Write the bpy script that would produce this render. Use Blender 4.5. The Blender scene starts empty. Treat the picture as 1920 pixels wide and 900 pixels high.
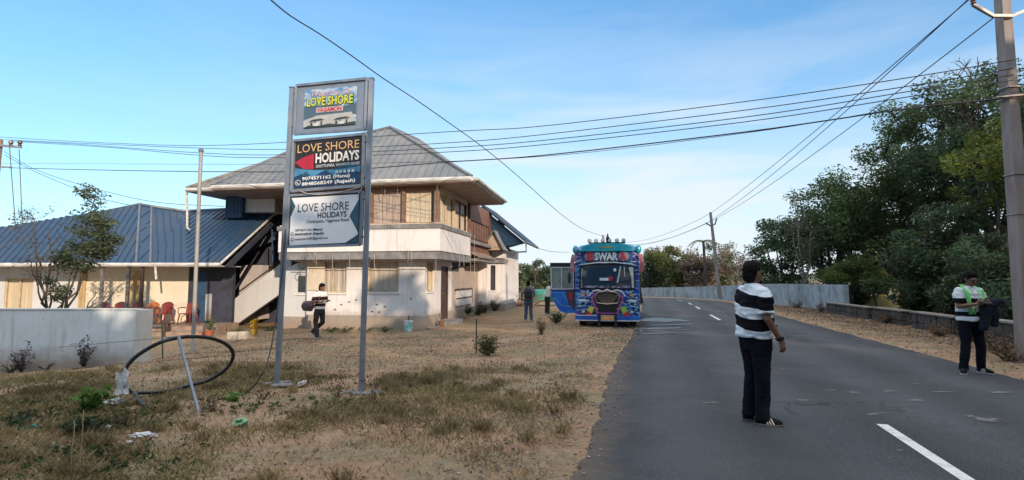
import bpy, bmesh, math, random
import numpy as np
from mathutils import Vector, Matrix, noise
R = math.radians
random.seed(7); rng = np.random.default_rng(7)
SC = bpy.context.scene
COL = SC.collection
# ------------------------------------------------------------------ camera
PITCH = math.atan(72/972); CH = 1.6
cam_d = bpy.data.cameras.new('camera'); cam = bpy.data.objects.new('camera', cam_d); COL.objects.link(cam)
cam_d.sensor_width = 36; cam_d.lens = 972/1920*36; cam_d.clip_start = .05; cam_d.clip_end = 4000
cam.location = (0, 0, CH); cam.rotation_euler = (math.pi/2 + PITCH, 0, 0)
SC.camera = cam
# ------------------------------------------------------------------ light
SUN_EL = R(17); SUN_AZ = R(152)          # azimuth clockwise from +Y: the sun is low, behind and to the right of the camera
sdir = Vector((math.sin(SUN_AZ)*math.cos(SUN_EL), math.cos(SUN_AZ)*math.cos(SUN_EL), math.sin(SUN_EL)))
sun_d = bpy.data.lights.new('sun', 'SUN'); sun = bpy.data.objects.new('sun', sun_d); COL.objects.link(sun)
sun_d.energy = 2.0; sun_d.angle = R(.6); sun_d.color = (1, .81, .61)
sun.rotation_euler = (-sdir).to_track_quat('-Z', 'Y').to_euler(); sun.location = (20, -30, 30)
W = bpy.data.worlds.new('World'); SC.world = W; W.use_nodes = True
nt = W.node_tree; nt.nodes.clear()
def N(nt, t, **k):
    n = nt.nodes.new(t)
    for a, b in k.items(): setattr(n, a, b)
    return n
out = N(nt, 'ShaderNodeOutputWorld'); bg = N(nt, 'ShaderNodeBackground'); sky = N(nt, 'ShaderNodeTexSky', sky_type='NISHITA')
sky.sun_disc = False; sky.sun_elevation = SUN_EL; sky.sun_rotation = SUN_AZ; sky.altitude = 900; sky.air_density = 1.0; sky.dust_density = .6; sky.ozone_density = 2.0
tc = N(nt, 'ShaderNodeTexCoord'); sep = N(nt, 'ShaderNodeSeparateXYZ')
nt.links.new(tc.outputs['Generated'], sep.inputs[0])
# thin high cloud: noise over the sky direction, stretched flat, thicker low over the road
mp = N(nt, 'ShaderNodeMapping'); mp.inputs['Scale'].default_value = (1.3, 1.3, 7); mp.inputs['Rotation'].default_value = (.12, .05, 0)
nt.links.new(tc.outputs['Generated'], mp.inputs[0])
cn = N(nt, 'ShaderNodeTexNoise'); cn.inputs['Scale'].default_value = 1.7; cn.inputs['Detail'].default_value = 7; cn.inputs['Roughness'].default_value = .55; cn.inputs['Distortion'].default_value = .5
nt.links.new(mp.outputs[0], cn.inputs[0])
cr = N(nt, 'ShaderNodeMapRange'); cr.inputs[1].default_value = .42; cr.inputs[2].default_value = .75
nt.links.new(cn.outputs[0], cr.inputs[0])
lo = N(nt, 'ShaderNodeMapRange'); lo.inputs[1].default_value = .62; lo.inputs[2].default_value = .03; lo.interpolation_type = 'SMOOTHSTEP'
nt.links.new(sep.outputs[2], lo.inputs[0])
rt = N(nt, 'ShaderNodeMapRange'); rt.inputs[1].default_value = -.75; rt.inputs[2].default_value = .25; rt.inputs[3].default_value = .12; rt.interpolation_type = 'SMOOTHSTEP'
nt.links.new(sep.outputs[0], rt.inputs[0])
def mth(nt, op, a, b):
    m = N(nt, 'ShaderNodeMath', operation=op)
    for i, v in enumerate((a, b)):
        if isinstance(v, (int, float)): m.inputs[i].default_value = v
        else: nt.links.new(v, m.inputs[i])
    return m.outputs[0]
cl = mth(nt, 'MULTIPLY', mth(nt, 'MULTIPLY', cr.outputs[0], lo.outputs[0]), rt.outputs[0])
lo2 = N(nt, 'ShaderNodeMapRange'); lo2.inputs[1].default_value = .42; lo2.inputs[2].default_value = .0; lo2.interpolation_type = 'SMOOTHSTEP'
nt.links.new(sep.outputs[2], lo2.inputs[0])
veil = mth(nt, 'MULTIPLY', mth(nt, 'MULTIPLY', lo2.outputs[0], rt.outputs[0]), .85)
cl = mth(nt, 'MINIMUM', mth(nt, 'ADD', mth(nt, 'MULTIPLY', cl, 1.0), veil), .92)
tint = N(nt, 'ShaderNodeMix', data_type='RGBA', blend_type='MULTIPLY'); tint.inputs[0].default_value = 1
SKY_TINT = tint.inputs[7]; SKY_TINT.default_value = (.62, .84, 1.0, 1)
nt.links.new(sky.outputs[0], tint.inputs[6])
def vm(op, a, b):
    m = N(nt, 'ShaderNodeVectorMath', operation=op)
    for i, v in enumerate((a, b)):
        if isinstance(v, tuple): m.inputs[i].default_value = v
        else: nt.links.new(v, m.inputs[i])
    return m.outputs[0]
soft = vm('DIVIDE', vm('MULTIPLY', tint.outputs[2], (10.6, 12.0, 12.4)), vm('ADD', tint.outputs[2], (8, 8, 8)))
mixc = N(nt, 'ShaderNodeMix', data_type='RGBA'); mixc.inputs[7].default_value = (3.45, 3.75, 4.0, 1)
nt.links.new(cl, mixc.inputs[0]); nt.links.new(soft, mixc.inputs[6]); 
# bright sheet added high overhead, out of view, to raise the ambient light
oh = N(nt, 'ShaderNodeMapRange'); oh.inputs[1].default_value = .52; oh.inputs[2].default_value = .80; oh.interpolation_type = 'SMOOTHSTEP'
nt.links.new(sep.outputs[2], oh.inputs[0])
mixo = N(nt, 'ShaderNodeMix', data_type='RGBA'); mixo.inputs[7].default_value = (7.4, 7.3, 7.3, 1)
nt.links.new(oh.outputs[0], mixo.inputs[0]); nt.links.new(mixc.outputs[2], mixo.inputs[6]); nt.links.new(mixo.outputs[2], bg.inputs[0])
bg.inputs[1].default_value = .11
nt.links.new(bg.outputs[0], out.inputs[0])
SC.view_settings.view_transform = 'Standard'; SC.view_settings.look = 'None'; SC.view_settings.gamma = 1
SC.view_settings.exposure = 1.18
# ------------------------------------------------------------------ photo ray helpers (give real positions on real planes)
_c, _s = math.cos(PITCH), math.sin(PITCH)
def ray(px, py):
    dx = (px-960)/972; dy = (450-py)/972
    return Vector((dx, _c - _s*dy, _s + _c*dy))
def P(px, py, Y):
    r = ray(px, py); t = Y/r.y; return Vector((r.x*t, Y, CH + r.z*t))
def PZ(px, py, z):
    r = ray(px, py); t = (z-CH)/r.z; return Vector((r.x*t, r.y*t, z))
def sst(x, a, b):
    t = min(1, max(0, (x-a)/(b-a))); return t*t*(3-2*t)
# road edges (plan)
LE = [(-8.5, -32), (-5.4, -19), (-2.8, -9), (.46, 4.12), (.68, 4.9), (1.1, 6.5), (1.62, 8.7), (2.35, 11.3), (3.5, 15.1), (4.85, 19.9), (6.6, 26.5), (8.1, 32.4), (9.1, 36.6), (9.3, 38.6), (8.4, 40.3), (6, 41.4), (1, 42.6), (-8, 44), (-30, 45), (-80, 44)]
RE = [(-2.5, -33), (.4, -20), (3.0, -10.5), (6.1, 1.5), (6.5, 3.1), (7.2, 5.5), (8.0, 8.2), (8.35, 9.5), (9.2, 13), (10.1, 16.8), (11.5, 22.6), (13.2, 29), (14.4, 34.4), (14.6, 38.6), (13.4, 41.8), (10.6, 44.3), (3, 46.2), (-8, 48), (-30, 49.5), (-80, 49)]
def xat(E, y):
    for (x0, y0), (x1, y1) in zip(E, E[1:]):
        if y0 <= y <= y1 and y1 > y0: return x0 + (x1-x0)*(y-y0)/(y1-y0)
    return E[0][0] if y < E[0][1] else 9.5
def gh(x, y):
    le = xat(LE, min(y, 38)); d = le - x
    z = 0.0
    z -= .28*sst(d, .8, 7)*sst(y, 9, 15)*(1-sst(y, 22, 30)*.6)
    z -= .30*sst(-x, 5.5, 12)*sst(y, 6.5, 10.5)*(1-.55*sst(y, 13, 18))
    re = xat(RE, min(y, 38)); e = x - re
    z -= .25*sst(e, 5, 14)
    return z
def G(px, py, h=0.0):
    z = 0
    for _ in range(12):
        p = PZ(px, py, z + h); z = gh(p.x, p.y)
    p.z = z
    return p
# ------------------------------------------------------------------ materials
MAT = {}
def M(name, col, rough=.8, col2=None, scale=4, metal=0, bump=0, bscale=30, var=.18, spec=.5, detail=5, stretch=(1, 1, 1), lohi=(.38, .62), trans=None):
    if name in MAT: return MAT[name]
    m = bpy.data.materials.new(name); m.use_nodes = True; nt = m.node_tree; b = nt.nodes['Principled BSDF']
    if col2 is None: col2 = tuple(c*(1-var) for c in col)
    t = N(nt, 'ShaderNodeTexCoord'); mp = N(nt, 'ShaderNodeMapping'); mp.inputs['Scale'].default_value = stretch
    nt.links.new(t.outputs['Object'], mp.inputs[0])
    n = N(nt, 'ShaderNodeTexNoise'); n.inputs['Scale'].default_value = scale; n.inputs['Detail'].default_value = detail; n.inputs['Roughness'].default_value = .6
    nt.links.new(mp.outputs[0], n.inputs[0])
    mr = N(nt, 'ShaderNodeMapRange'); mr.inputs[1].default_value, mr.inputs[2].default_value = lohi
    nt.links.new(n.outputs[0], mr.inputs[0])
    mx = N(nt, 'ShaderNodeMix', data_type='RGBA'); mx.inputs[6].default_value = (*col, 1); mx.inputs[7].default_value = (*col2, 1)
    nt.links.new(mr.outputs[0], mx.inputs[0]); nt.links.new(mx.outputs[2], b.inputs['Base Color'])
    b.inputs['Roughness'].default_value = rough; b.inputs['Metallic'].default_value = metal; b.inputs['Specular IOR Level'].default_value = spec
    if bump:
        n2 = N(nt, 'ShaderNodeTexNoise'); n2.inputs['Scale'].default_value = bscale; n2.inputs['Detail'].default_value = 4
        nt.links.new(mp.outputs[0], n2.inputs[0])
        bp = N(nt, 'ShaderNodeBump'); bp.inputs['Strength'].default_value = 1; bp.inputs['Distance'].default_value = bump
        nt.links.new(n2.outputs[0], bp.inputs['Height']); nt.links.new(bp.outputs[0], b.inputs['Normal'])
    MAT[name] = m
    return m
def dull(name, col, rough=.9, **k):
    m = M(name, col, rough, **k); m.node_tree.nodes['Principled BSDF'].inputs['Specular IOR Level'].default_value = .12; return m
def wallmat(name, col, dirt, amt=.5, splash=None):
    """painted plaster with large blotches, fine grain, rain streaks and splash dirt near the ground"""
    if name in MAT: return MAT[name]
    m = M(name, col, .9, scale=1.2, bump=.004, bscale=60, var=.10); nt = m.node_tree; b = nt.nodes['Principled BSDF']
    base = b.inputs['Base Color'].links[0].from_socket
    t = N(nt, 'ShaderNodeTexCoord'); mp = N(nt, 'ShaderNodeMapping'); mp.inputs['Scale'].default_value = (2.5, 2.5, .35)
    nt.links.new(t.outputs['Object'], mp.inputs[0])
    n = N(nt, 'ShaderNodeTexNoise'); n.inputs['Scale'].default_value = 2.2; n.inputs['Detail'].default_value = 8; n.inputs['Roughness'].default_value = .7
    nt.links.new(mp.outputs[0], n.inputs[0])
    mr = N(nt, 'ShaderNodeMapRange'); mr.inputs[1].default_value = .52; mr.inputs[2].default_value = .78; mr.inputs[4].default_value = amt
    nt.links.new(n.outputs[0], mr.inputs[0])
    mx = N(nt, 'ShaderNodeMix', data_type='RGBA'); mx.inputs[7].default_value = (*dirt, 1)
    nt.links.new(mr.outputs[0], mx.inputs[0]); nt.links.new(base, mx.inputs[6]); nt.links.new(mx.outputs[2], b.inputs['Base Color'])
    if splash:   # mud splashed up from the soil, ragged upper edge, plus small chipped spots
        s = N(nt, 'ShaderNodeSeparateXYZ'); nt.links.new(t.outputs['Object'], s.inputs[0])
        n2 = N(nt, 'ShaderNodeTexNoise'); n2.inputs['Scale'].default_value = 5; n2.inputs['Detail'].default_value = 8; n2.inputs['Roughness'].default_value = .7; nt.links.new(t.outputs['Object'], n2.inputs[0])
        zz = mth(nt, 'SUBTRACT', s.outputs[2], mth(nt, 'MULTIPLY', n2.outputs[0], .55))
        m2 = N(nt, 'ShaderNodeMapRange'); m2.inputs[1].default_value = splash[0]; m2.inputs[2].default_value = splash[1]; m2.inputs[3].default_value = .8; m2.inputs[4].default_value = 0; nt.links.new(zz, m2.inputs[0])
        n4 = N(nt, 'ShaderNodeTexNoise'); n4.inputs['Scale'].default_value = 11; n4.inputs['Detail'].default_value = 3; nt.links.new(t.outputs['Object'], n4.inputs[0])
        m4 = N(nt, 'ShaderNodeMapRange'); m4.inputs[1].default_value = .70; m4.inputs[2].default_value = .74; m4.inputs[4].default_value = .55; nt.links.new(n4.outputs[0], m4.inputs[0])
        mm = N(nt, 'ShaderNodeMix', data_type='RGBA'); mm.inputs[7].default_value = (.30, .22, .16, 1); nt.links.new(mth(nt, 'MAXIMUM', m2.outputs[0], m4.outputs[0]), mm.inputs[0]); nt.links.new(mx.outputs[2], mm.inputs[6]); nt.links.new(mm.outputs[2], b.inputs['Base Color'])
    return m
def leafmat(name, c1, c2, c3, trans=.35):
    if name in MAT: return MAT[name]
    m = bpy.data.materials.new(name); m.use_nodes = True; nt = m.node_tree; nt.nodes.clear()
    o = N(nt, 'ShaderNodeOutputMaterial'); g = N(nt, 'ShaderNodeNewGeometry'); cr = N(nt, 'ShaderNodeValToRGB')
    e = cr.color_ramp.elements; e[0].color = (*c1, 1); e[1].color = (*c3, 1); k = e.new(.55); k.color = (*c2, 1)
    nt.links.new(g.outputs['Random Per Island'], cr.inputs[0])
    t = N(nt, 'ShaderNodeTexCoord'); n = N(nt, 'ShaderNodeTexNoise'); n.inputs['Scale'].default_value = .55
    nt.links.new(t.outputs['Object'], n.inputs[0])
    mr = N(nt, 'ShaderNodeMapRange'); mr.inputs[1].default_value = .35; mr.inputs[2].default_value = .65; mr.inputs[3].default_value = .65; mr.inputs[4].default_value = 1.35
    nt.links.new(n.outputs[0], mr.inputs[0])
    mu = N(nt, 'ShaderNodeMix', data_type='RGBA', blend_type='MULTIPLY'); mu.inputs[0].default_value = 1
    nt.links.new(cr.outputs[0], mu.inputs[6]); nt.links.new(mr.outputs[0], mu.inputs[7])
    p = N(nt, 'ShaderNodeBsdfPrincipled'); p.inputs['Roughness'].default_value = .55; p.inputs['Specular IOR Level'].default_value = .3
    tr = N(nt, 'ShaderNodeBsdfTranslucent'); mx = N(nt, 'ShaderNodeMixShader'); mx.inputs[0].default_value = trans
    nt.links.new(mu.outputs[2], p.inputs['Base Color']); nt.links.new(mu.outputs[2], tr.inputs[0])
    nt.links.new(p.outputs[0], mx.inputs[1]); nt.links.new(tr.outputs[0], mx.inputs[2]); nt.links.new(mx.outputs[0], o.inputs[0])
    MAT[name] = m
    return m
def glassmat(name, col=(.03, .04, .05), rough=.06, alpha=1):
    m = M(name, col, rough, var=.1, spec=.8); m.node_tree.nodes['Principled BSDF'].inputs['Alpha'].default_value = alpha
    return m
# ------------------------------------------------------------------ mesh helpers
def tag(o, label=None, cat=None, group=None, kind=None):
    if label: o['label'] = label
    if cat: o['category'] = cat
    if group: o['group'] = group
    if kind: o['kind'] = kind
    return o
def thing(name, label, cat, loc=(0, 0, 0), group=None):
    o = bpy.data.objects.new(name, None); COL.objects.link(o); o.location = loc; o.empty_display_size = .3
    return tag(o, label, cat, group)
def rootloc(p):
    v = Vector((0, 0, 0))
    while p is not None: v += Vector(p.location); p = p.parent
    return v
class MB:
    def __init__(s): s.v = []; s.f = []; s.mi = []; s.cur = 0
    def add(s, vs, fs):
        n = len(s.v); s.v += [tuple(v) for v in vs]; s.f += [tuple(i+n for i in f) for f in fs]; s.mi += [s.cur]*len(fs); return s
    def box(s, a, b, fr=None):
        """axis box between corners a and b; fr: optional function mapping local to world"""
        x0, x1 = sorted((a[0], b[0])); y0, y1 = sorted((a[1], b[1])); z0, z1 = sorted((a[2], b[2]))
        vs = [(x0, y0, z0), (x1, y0, z0), (x1, y1, z0), (x0, y1, z0), (x0, y0, z1), (x1, y0, z1), (x1, y1, z1), (x0, y1, z1)]
        if fr: vs = [fr(*v) for v in vs]
        return s.add(vs, [(0, 3, 2, 1), (4, 5, 6, 7), (0, 1, 5, 4), (1, 2, 6, 5), (2, 3, 7, 6), (3, 0, 4, 7)])
    def cbox(s, a, b, c=.01, fr=None):
        """box with chamfered edges"""
        bm = bmesh.new(); bmesh.ops.create_cube(bm, size=1)
        for v in bm.verts: v.co = Vector([(a[i]+b[i])/2 + v.co[i]*abs(b[i]-a[i]) for i in range(3)])
        bmesh.ops.bevel(bm, geom=bm.edges[:], offset=c, segments=2, affect='EDGES', profile=.6)
        vs = [v.co.copy() for v in bm.verts]; bm.verts.index_update()
        fs = [[v.index for v in f.verts] for f in bm.faces]; bm.free()
        if fr: vs = [fr(*v) for v in vs]
        return s.add(vs, fs)
    def tube(s, pts, r, n=8, cap=True, sx=1.0):
        pts = [Vector(p) for p in pts]; rs = r if isinstance(r, (list, tuple)) else [r]*len(pts)
        vs = []; fs = []; up = None
        for i, p in enumerate(pts):
            d = (pts[min(i+1, len(pts)-1)] - pts[max(i-1, 0)])
            if d.length < 1e-9: d = Vector((0, 0, 1))
            d.normalize()
            if up is None:
                up = Vector((0, 0, 1)) if abs(d.z) < .9 else Vector((1, 0, 0))
            a = d.cross(up)
            if a.length < 1e-6: a = d.cross(Vector((0, 1, 0)))
            a.normalize(); b = a.cross(d).normalized(); up = b
            for k in range(n):
                t = 2*math.pi*(k+.5)/n
                vs.append(p + a*(math.cos(t)*rs[i]*sx) + b*(math.sin(t)*rs[i]))
        for i in range(len(pts)-1):
            for k in range(n):
                fs.append((i*n+k, i*n+(k+1) % n, (i+1)*n+(k+1) % n, (i+1)*n+k))
        if cap: fs.append(tuple(range(n))[::-1]); fs.append(tuple((len(pts)-1)*n+k for k in range(n)))
        return s.add(vs, fs)
    def loft(s, rings, cap=True):
        n = len(rings[0]); vs = [v for r in rings for v in r]; fs = []
        for i in range(len(rings)-1):
            for k in range(n): fs.append((i*n+k, i*n+(k+1) % n, (i+1)*n+(k+1) % n, (i+1)*n+k))
        if cap: fs.append(tuple(range(n))[::-1]); fs.append(tuple((len(rings)-1)*n+k for k in range(n)))
        return s.add(vs, fs)
    def ell(s, c, r, n=14, m=9, rot=None):
        vs = []; fs = []; c = Vector(c)
        for i in range(m+1):
            ph = math.pi*i/m
            for k in range(n):
                th = 2*math.pi*k/n; v = Vector((math.sin(ph)*math.cos(th)*r[0], math.sin(ph)*math.sin(th)*r[1], math.cos(ph)*r[2]))
                if rot: v = rot @ v
                vs.append(c+v)
        for i in range(m):
            for k in range(n): fs.append((i*n+k, (i+1)*n+k, (i+1)*n+(k+1) % n, i*n+(k+1) % n))
        return s.add(vs, fs)
    def lathe(s, c, prof, n=20):
        c = Vector(c); rings = [[c + Vector((math.cos(2*math.pi*k/n)*r, math.sin(2*math.pi*k/n)*r, z)) for k in range(n)] for r, z in prof]
        return s.loft(rings, True)
    def poly(s, pts, th):
        """planar polygon extruded by vector th"""
        pts = [Vector(p) for p in pts]; n = len(pts); th = Vector(th)
        vs = pts + [p+th for p in pts]
        fs = [tuple(range(n)), tuple(range(2*n-1, n-1, -1))] + [(i, i+n, (i+1) % n+n, (i+1) % n) for i in range(n)]
        return s.add(vs, fs)
    def build(s, name, mat, parent=None, loc=None, smooth=False, merge=False):
        L = rootloc(parent) if parent is not None else Vector(loc or (0, 0, 0))
        me = bpy.data.meshes.new(name); me.from_pydata([(v[0]-L.x, v[1]-L.y, v[2]-L.z) for v in s.v], [], s.f)
        mats = mat if isinstance(mat, (list, tuple)) else [mat]
        for m in mats: me.materials.append(m)
        if len(mats) > 1: me.polygons.foreach_set('material_index', s.mi)
        bm = bmesh.new(); bm.from_mesh(me)
        if merge: bmesh.ops.remove_doubles(bm, verts=bm.verts[:], dist=1e-4)
        bmesh.ops.recalc_face_normals(bm, faces=bm.faces[:]); bm.to_mesh(me); bm.free()
        if smooth: me.polygons.foreach_set('use_smooth', [True]*len(me.polygons))
        me.update()
        o = bpy.data.objects.new(name, me); COL.objects.link(o)
        if parent is not None: o.parent = parent
        else: o.location = L
        return o
def copy_tree(o, parent=None):
    c = o.copy(); COL.objects.link(c)
    if parent is not None: c.parent = parent; c.matrix_parent_inverse = o.matrix_parent_inverse.copy()
    for ch in [x for x in o.children]: copy_tree(ch, c)
    return c
def np_mesh(name, V, F, mat, parent=None, loc=(0, 0, 0)):
    """V (n,3) world, F (m,k)"""
    L = np.array(rootloc(parent) if parent is not None else loc)
    me = bpy.data.meshes.new(name); V = np.asarray(V, dtype=np.float32) - L.astype(np.float32); F = np.asarray(F, dtype=np.int32); k = F.shape[1]
    me.vertices.add(len(V)); me.vertices.foreach_set('co', V.ravel())
    me.loops.add(F.size); me.loops.foreach_set('vertex_index', F.ravel())
    me.polygons.add(len(F)); me.polygons.foreach_set('loop_start', np.arange(0, F.size, k, dtype=np.int32))
    me.materials.append(mat); me.update(calc_edges=True); me.validate()
    o = bpy.data.objects.new(name, me); COL.objects.link(o)
    if parent is not None: o.parent = parent
    else: o.location = loc
    return o
def leaves(centers, n, size, flat=.7, aspect=.5):
    """centers: list (x,y,z,r). returns verts, faces of n diamond leaves (4 verts, folded)"""
    C = np.array(centers); w = C[:, 3]**2; idx = rng.choice(len(C), n, p=w/w.sum())
    d = rng.normal(size=(n, 3)); d /= np.linalg.norm(d, axis=1)[:, None]
    rr = rng.random(n)**(1/2.2)
    pos = C[idx, :3] + d*rr[:, None]*C[idx, 3][:, None]*np.array([1, 1, flat])
    a = rng.normal(size=(n, 3)); a[:, 2] *= .6; a /= np.linalg.norm(a, axis=1)[:, None]
    b = np.cross(a, rng.normal(size=(n, 3))); b /= np.linalg.norm(b, axis=1)[:, None]
    nn = np.cross(a, b)
    sz = size*(.55+.9*rng.random(n))[:, None]
    v0 = pos - a*sz*.5; v2 = pos + a*sz*.5; v1 = pos + b*sz*aspect*.5 + nn*sz*.08; v3 = pos - b*sz*aspect*.5 + nn*sz*.08
    V = np.stack([v0, v1, v2, v3], 1).reshape(-1, 3); F = np.arange(n*4).reshape(-1, 4)
    return V, F
def curve_pts(a, b, sag, n=6, jit=.0):
    a = Vector(a); b = Vector(b); out_ = []
    for i in range(n+1):
        t = i/n; p = a.lerp(b, t); p.z += sag*4*t*(1-t)
        if 0 < i < n and jit: p += Vector((random.uniform(-jit, jit), random.uniform(-jit, jit), random.uniform(-jit, jit)))
        out_.append(p)
    return out_
BARK = M('bark', (.11, .085, .065), .95, (.05, .04, .032), scale=6, stretch=(3, 3, .6), bump=.02, bscale=14)
BARKP = M('pale_bark', (.30, .27, .23), .95, (.16, .14, .12), scale=7, stretch=(3, 3, .6), bump=.015, bscale=14)
def tree(name, label, loc, crown, mat, nleaf, leaf, trunk_r=.22, bark=None, clumps=46, cat='tree', group=None, clump_r=.85, fork=.35, bare=0, flat=.7, sink=.1):
    """crown: list of ellipsoids (dx,dy,z,rx,ry,rz) relative to loc. leaf clumps hang on curved limbs; gaps stay open between clumps"""
    loc = Vector(loc); t = thing(name, label, cat, loc, group)
    vol = np.array([c[3]*c[4]*c[5] for c in crown]); vol = vol/vol.sum()
    tips = []
    for _ in range(clumps):
        c = crown[rng.choice(len(crown), p=vol)]
        d = rng.normal(size=3); d /= np.linalg.norm(d); q = .35+.6*rng.random()**.6
        tips.append((loc.x+c[0]+d[0]*q*c[3], loc.y+c[1]+d[1]*q*c[4], loc.z+c[2]+d[2]*q*c[5], clump_r*(.6+.8*rng.random())))
    V, F = leaves(tips, nleaf, leaf, flat)
    if nleaf: np_mesh('crown', V, F, mat, t)
    b = MB(); top = max(c[2]+c[5]*.3 for c in crown); zf = min(c[2]-c[5] for c in crown)
    fz = max(.4, zf*.5+fork)
    lean = Vector((random.uniform(-.3, .3), random.uniform(-.3, .3), 0))
    base = loc + Vector((0, 0, -sink)); fk = loc + Vector((lean.x*.4, lean.y*.4, fz))
    b.tube([base, loc+Vector((0, 0, .25)), loc.lerp(fk, .6)+Vector((.04, .03, 0)), fk], [trunk_r*1.45, trunk_r*1.08, trunk_r*.95, trunk_r*.85], 9)
    nl = 5; limbs = []
    for k in range(nl):
        c = crown[k % len(crown)]; a = 2*math.pi*k/nl + random.uniform(-.4, .4)
        e = loc + Vector((c[0]+math.cos(a)*c[3]*.45, c[1]+math.sin(a)*c[4]*.45, c[2]+random.uniform(-.1, .45)*c[5]))
        pts = curve_pts(fk, e, -.18*(e-fk).length*random.uniform(.2, 1), 6, .07)
        rr = [trunk_r*(.62-.42*i/6) for i in range(7)]; b.tube(pts, rr, 7); limbs.append(pts)
    for i, tp in enumerate(tips):
        e = Vector(tp[:3]); best = min(((pp-e).length, j, q) for j, l in enumerate(limbs) for q, pp in enumerate(l) if q >= 2)
        s0 = limbs[best[1]][best[2]]
        pts = curve_pts(s0, e, random.uniform(-.12, .12)*best[0], 4, .05*best[0])
        b.tube(pts, [trunk_r*.2, trunk_r*.16, trunk_r*.12, trunk_r*.08, trunk_r*.04], 5, cap=False)
        for _ in range(2+bare):
            q = random.choice(pts[2:]); d = Vector((random.gauss(0, 1), random.gauss(0, 1), random.gauss(.4, .8))).normalized()
            b.tube(curve_pts(q, q + d*tp[3]*random.uniform(.6, 1.2), .05, 3, .06), [trunk_r*.07, trunk_r*.055, trunk_r*.04, trunk_r*.02], 4, cap=False)
    b.build('trunk', bark or BARK, t, smooth=True)
    return t
def shrub(name, label, loc, w, h, mat, nleaf, leaf, cat='shrub', group=None, stems=9, bark=None, stem_r=.008):
    loc = Vector(loc); t = thing(name, label, cat, loc, group); b = MB(); tips = []
    for i in range(stems):
        a = random.uniform(0, 6.28); q = random.uniform(.15, 1); e = loc + Vector((math.cos(a)*w*.5*q, math.sin(a)*w*.5*q, h*random.uniform(.5, 1)*(1.05-.35*q)))
        pts = curve_pts(loc - Vector((0, 0, .03)), e, 0, 4, .03*h); b.tube(pts, [stem_r*(1-.18*k) for k in range(5)], 5)
        for p_ in pts[1:]: tips.append((p_.x, p_.y, p_.z, max(.5*leaf, .16*min(w, h)*random.uniform(.7, 1.4))))
    V, F = leaves(tips, nleaf, leaf, .8)
    V[:, 2] = np.maximum(V[:, 2], loc.z+.004)
    np_mesh('foliage', V, F, mat, t); b.build('stem', bark or BARK, t, smooth=True)
    return t
def text_verts(txt, bold=0.0, shear=0.0, space=1.0, extr=0.0):
    cu = bpy.data.curves.new('lettering', 'FONT'); cu.body = txt; cu.offset = bold; cu.shear = shear; cu.space_character = space; cu.resolution_u = 2; cu.extrude = extr
    ob = bpy.data.objects.new('lettering', cu); COL.objects.link(ob)
    dg = bpy.context.evaluated_depsgraph_get(); me = bpy.data.meshes.new_from_object(ob.evaluated_get(dg))
    vs = [v.co.copy() for v in me.vertices]; fs = [tuple(p.vertices) for p in me.polygons]
    bpy.data.objects.remove(ob); bpy.data.curves.remove(cu); bpy.data.meshes.remove(me)
    return vs, fs
def put_text(mb, txt, box, mapf, bold=0., shear=0., space=1.0):
    """fit text in box (s0,s1,t0,t1) then map (s,t)->3D"""
    vs, fs = text_verts(txt, bold, shear, space)
    x0 = min(v.x for v in vs); x1 = max(v.x for v in vs); y0 = min(v.y for v in vs); y1 = max(v.y for v in vs)
    s0, s1, t0, t1 = box
    mb.add([mapf(s0+(v.x-x0)/(x1-x0)*(s1-s0), t0+(v.y-y0)/(y1-y0)*(t1-t0)) for v in vs], fs)
def evaluated(ob):
    dg = bpy.context.evaluated_depsgraph_get(); dg.update(); return bpy.data.meshes.new_from_object(ob.evaluated_get(dg))
def blob(mb, name, mat, parent, voxel=.012, smooth=4, disp=0., dscale=9., fr=None):
    """fuse overlapping solids into ONE continuous skin, then smooth it"""
    me = bpy.data.meshes.new('raw'); me.from_pydata([tuple(v) for v in mb.v], [], mb.f)
    bm = bmesh.new(); bm.from_mesh(me); bmesh.ops.recalc_face_normals(bm, faces=bm.faces[:]); bm.to_mesh(me); bm.free()
    ob = bpy.data.objects.new('raw', me); COL.objects.link(ob)
    r = ob.modifiers.new('r', 'REMESH'); r.mode = 'VOXEL'; r.voxel_size = voxel; r.use_smooth_shade = True
    if smooth: s_ = ob.modifiers.new('s', 'SMOOTH'); s_.iterations = smooth; s_.factor = .5
    m2 = evaluated(ob); bpy.data.objects.remove(ob); bpy.data.meshes.remove(me)
    if disp:
        nn = [v.normal.copy() for v in m2.vertices]
        for v, n_ in zip(m2.vertices, nn):
            q = v.co*dscale; v.co += n_*disp*(noise.noise(q) + .5*noise.noise(Vector((q.x*2, q.y*2, q.z*4+7))))
    if fr is not None: m2.transform(fr)
    L = rootloc(parent) if parent is not None else Vector()
    if parent is not None and fr is not None: m2.transform(Matrix.Translation(-L))
    m2.materials.clear(); m2.materials.append(mat)
    m2.polygons.foreach_set('use_smooth', [True]*len(m2.polygons)); m2.name = name
    o = bpy.data.objects.new(name, m2); COL.objects.link(o)
    if parent is not None: o.parent = parent
    return o
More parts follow.
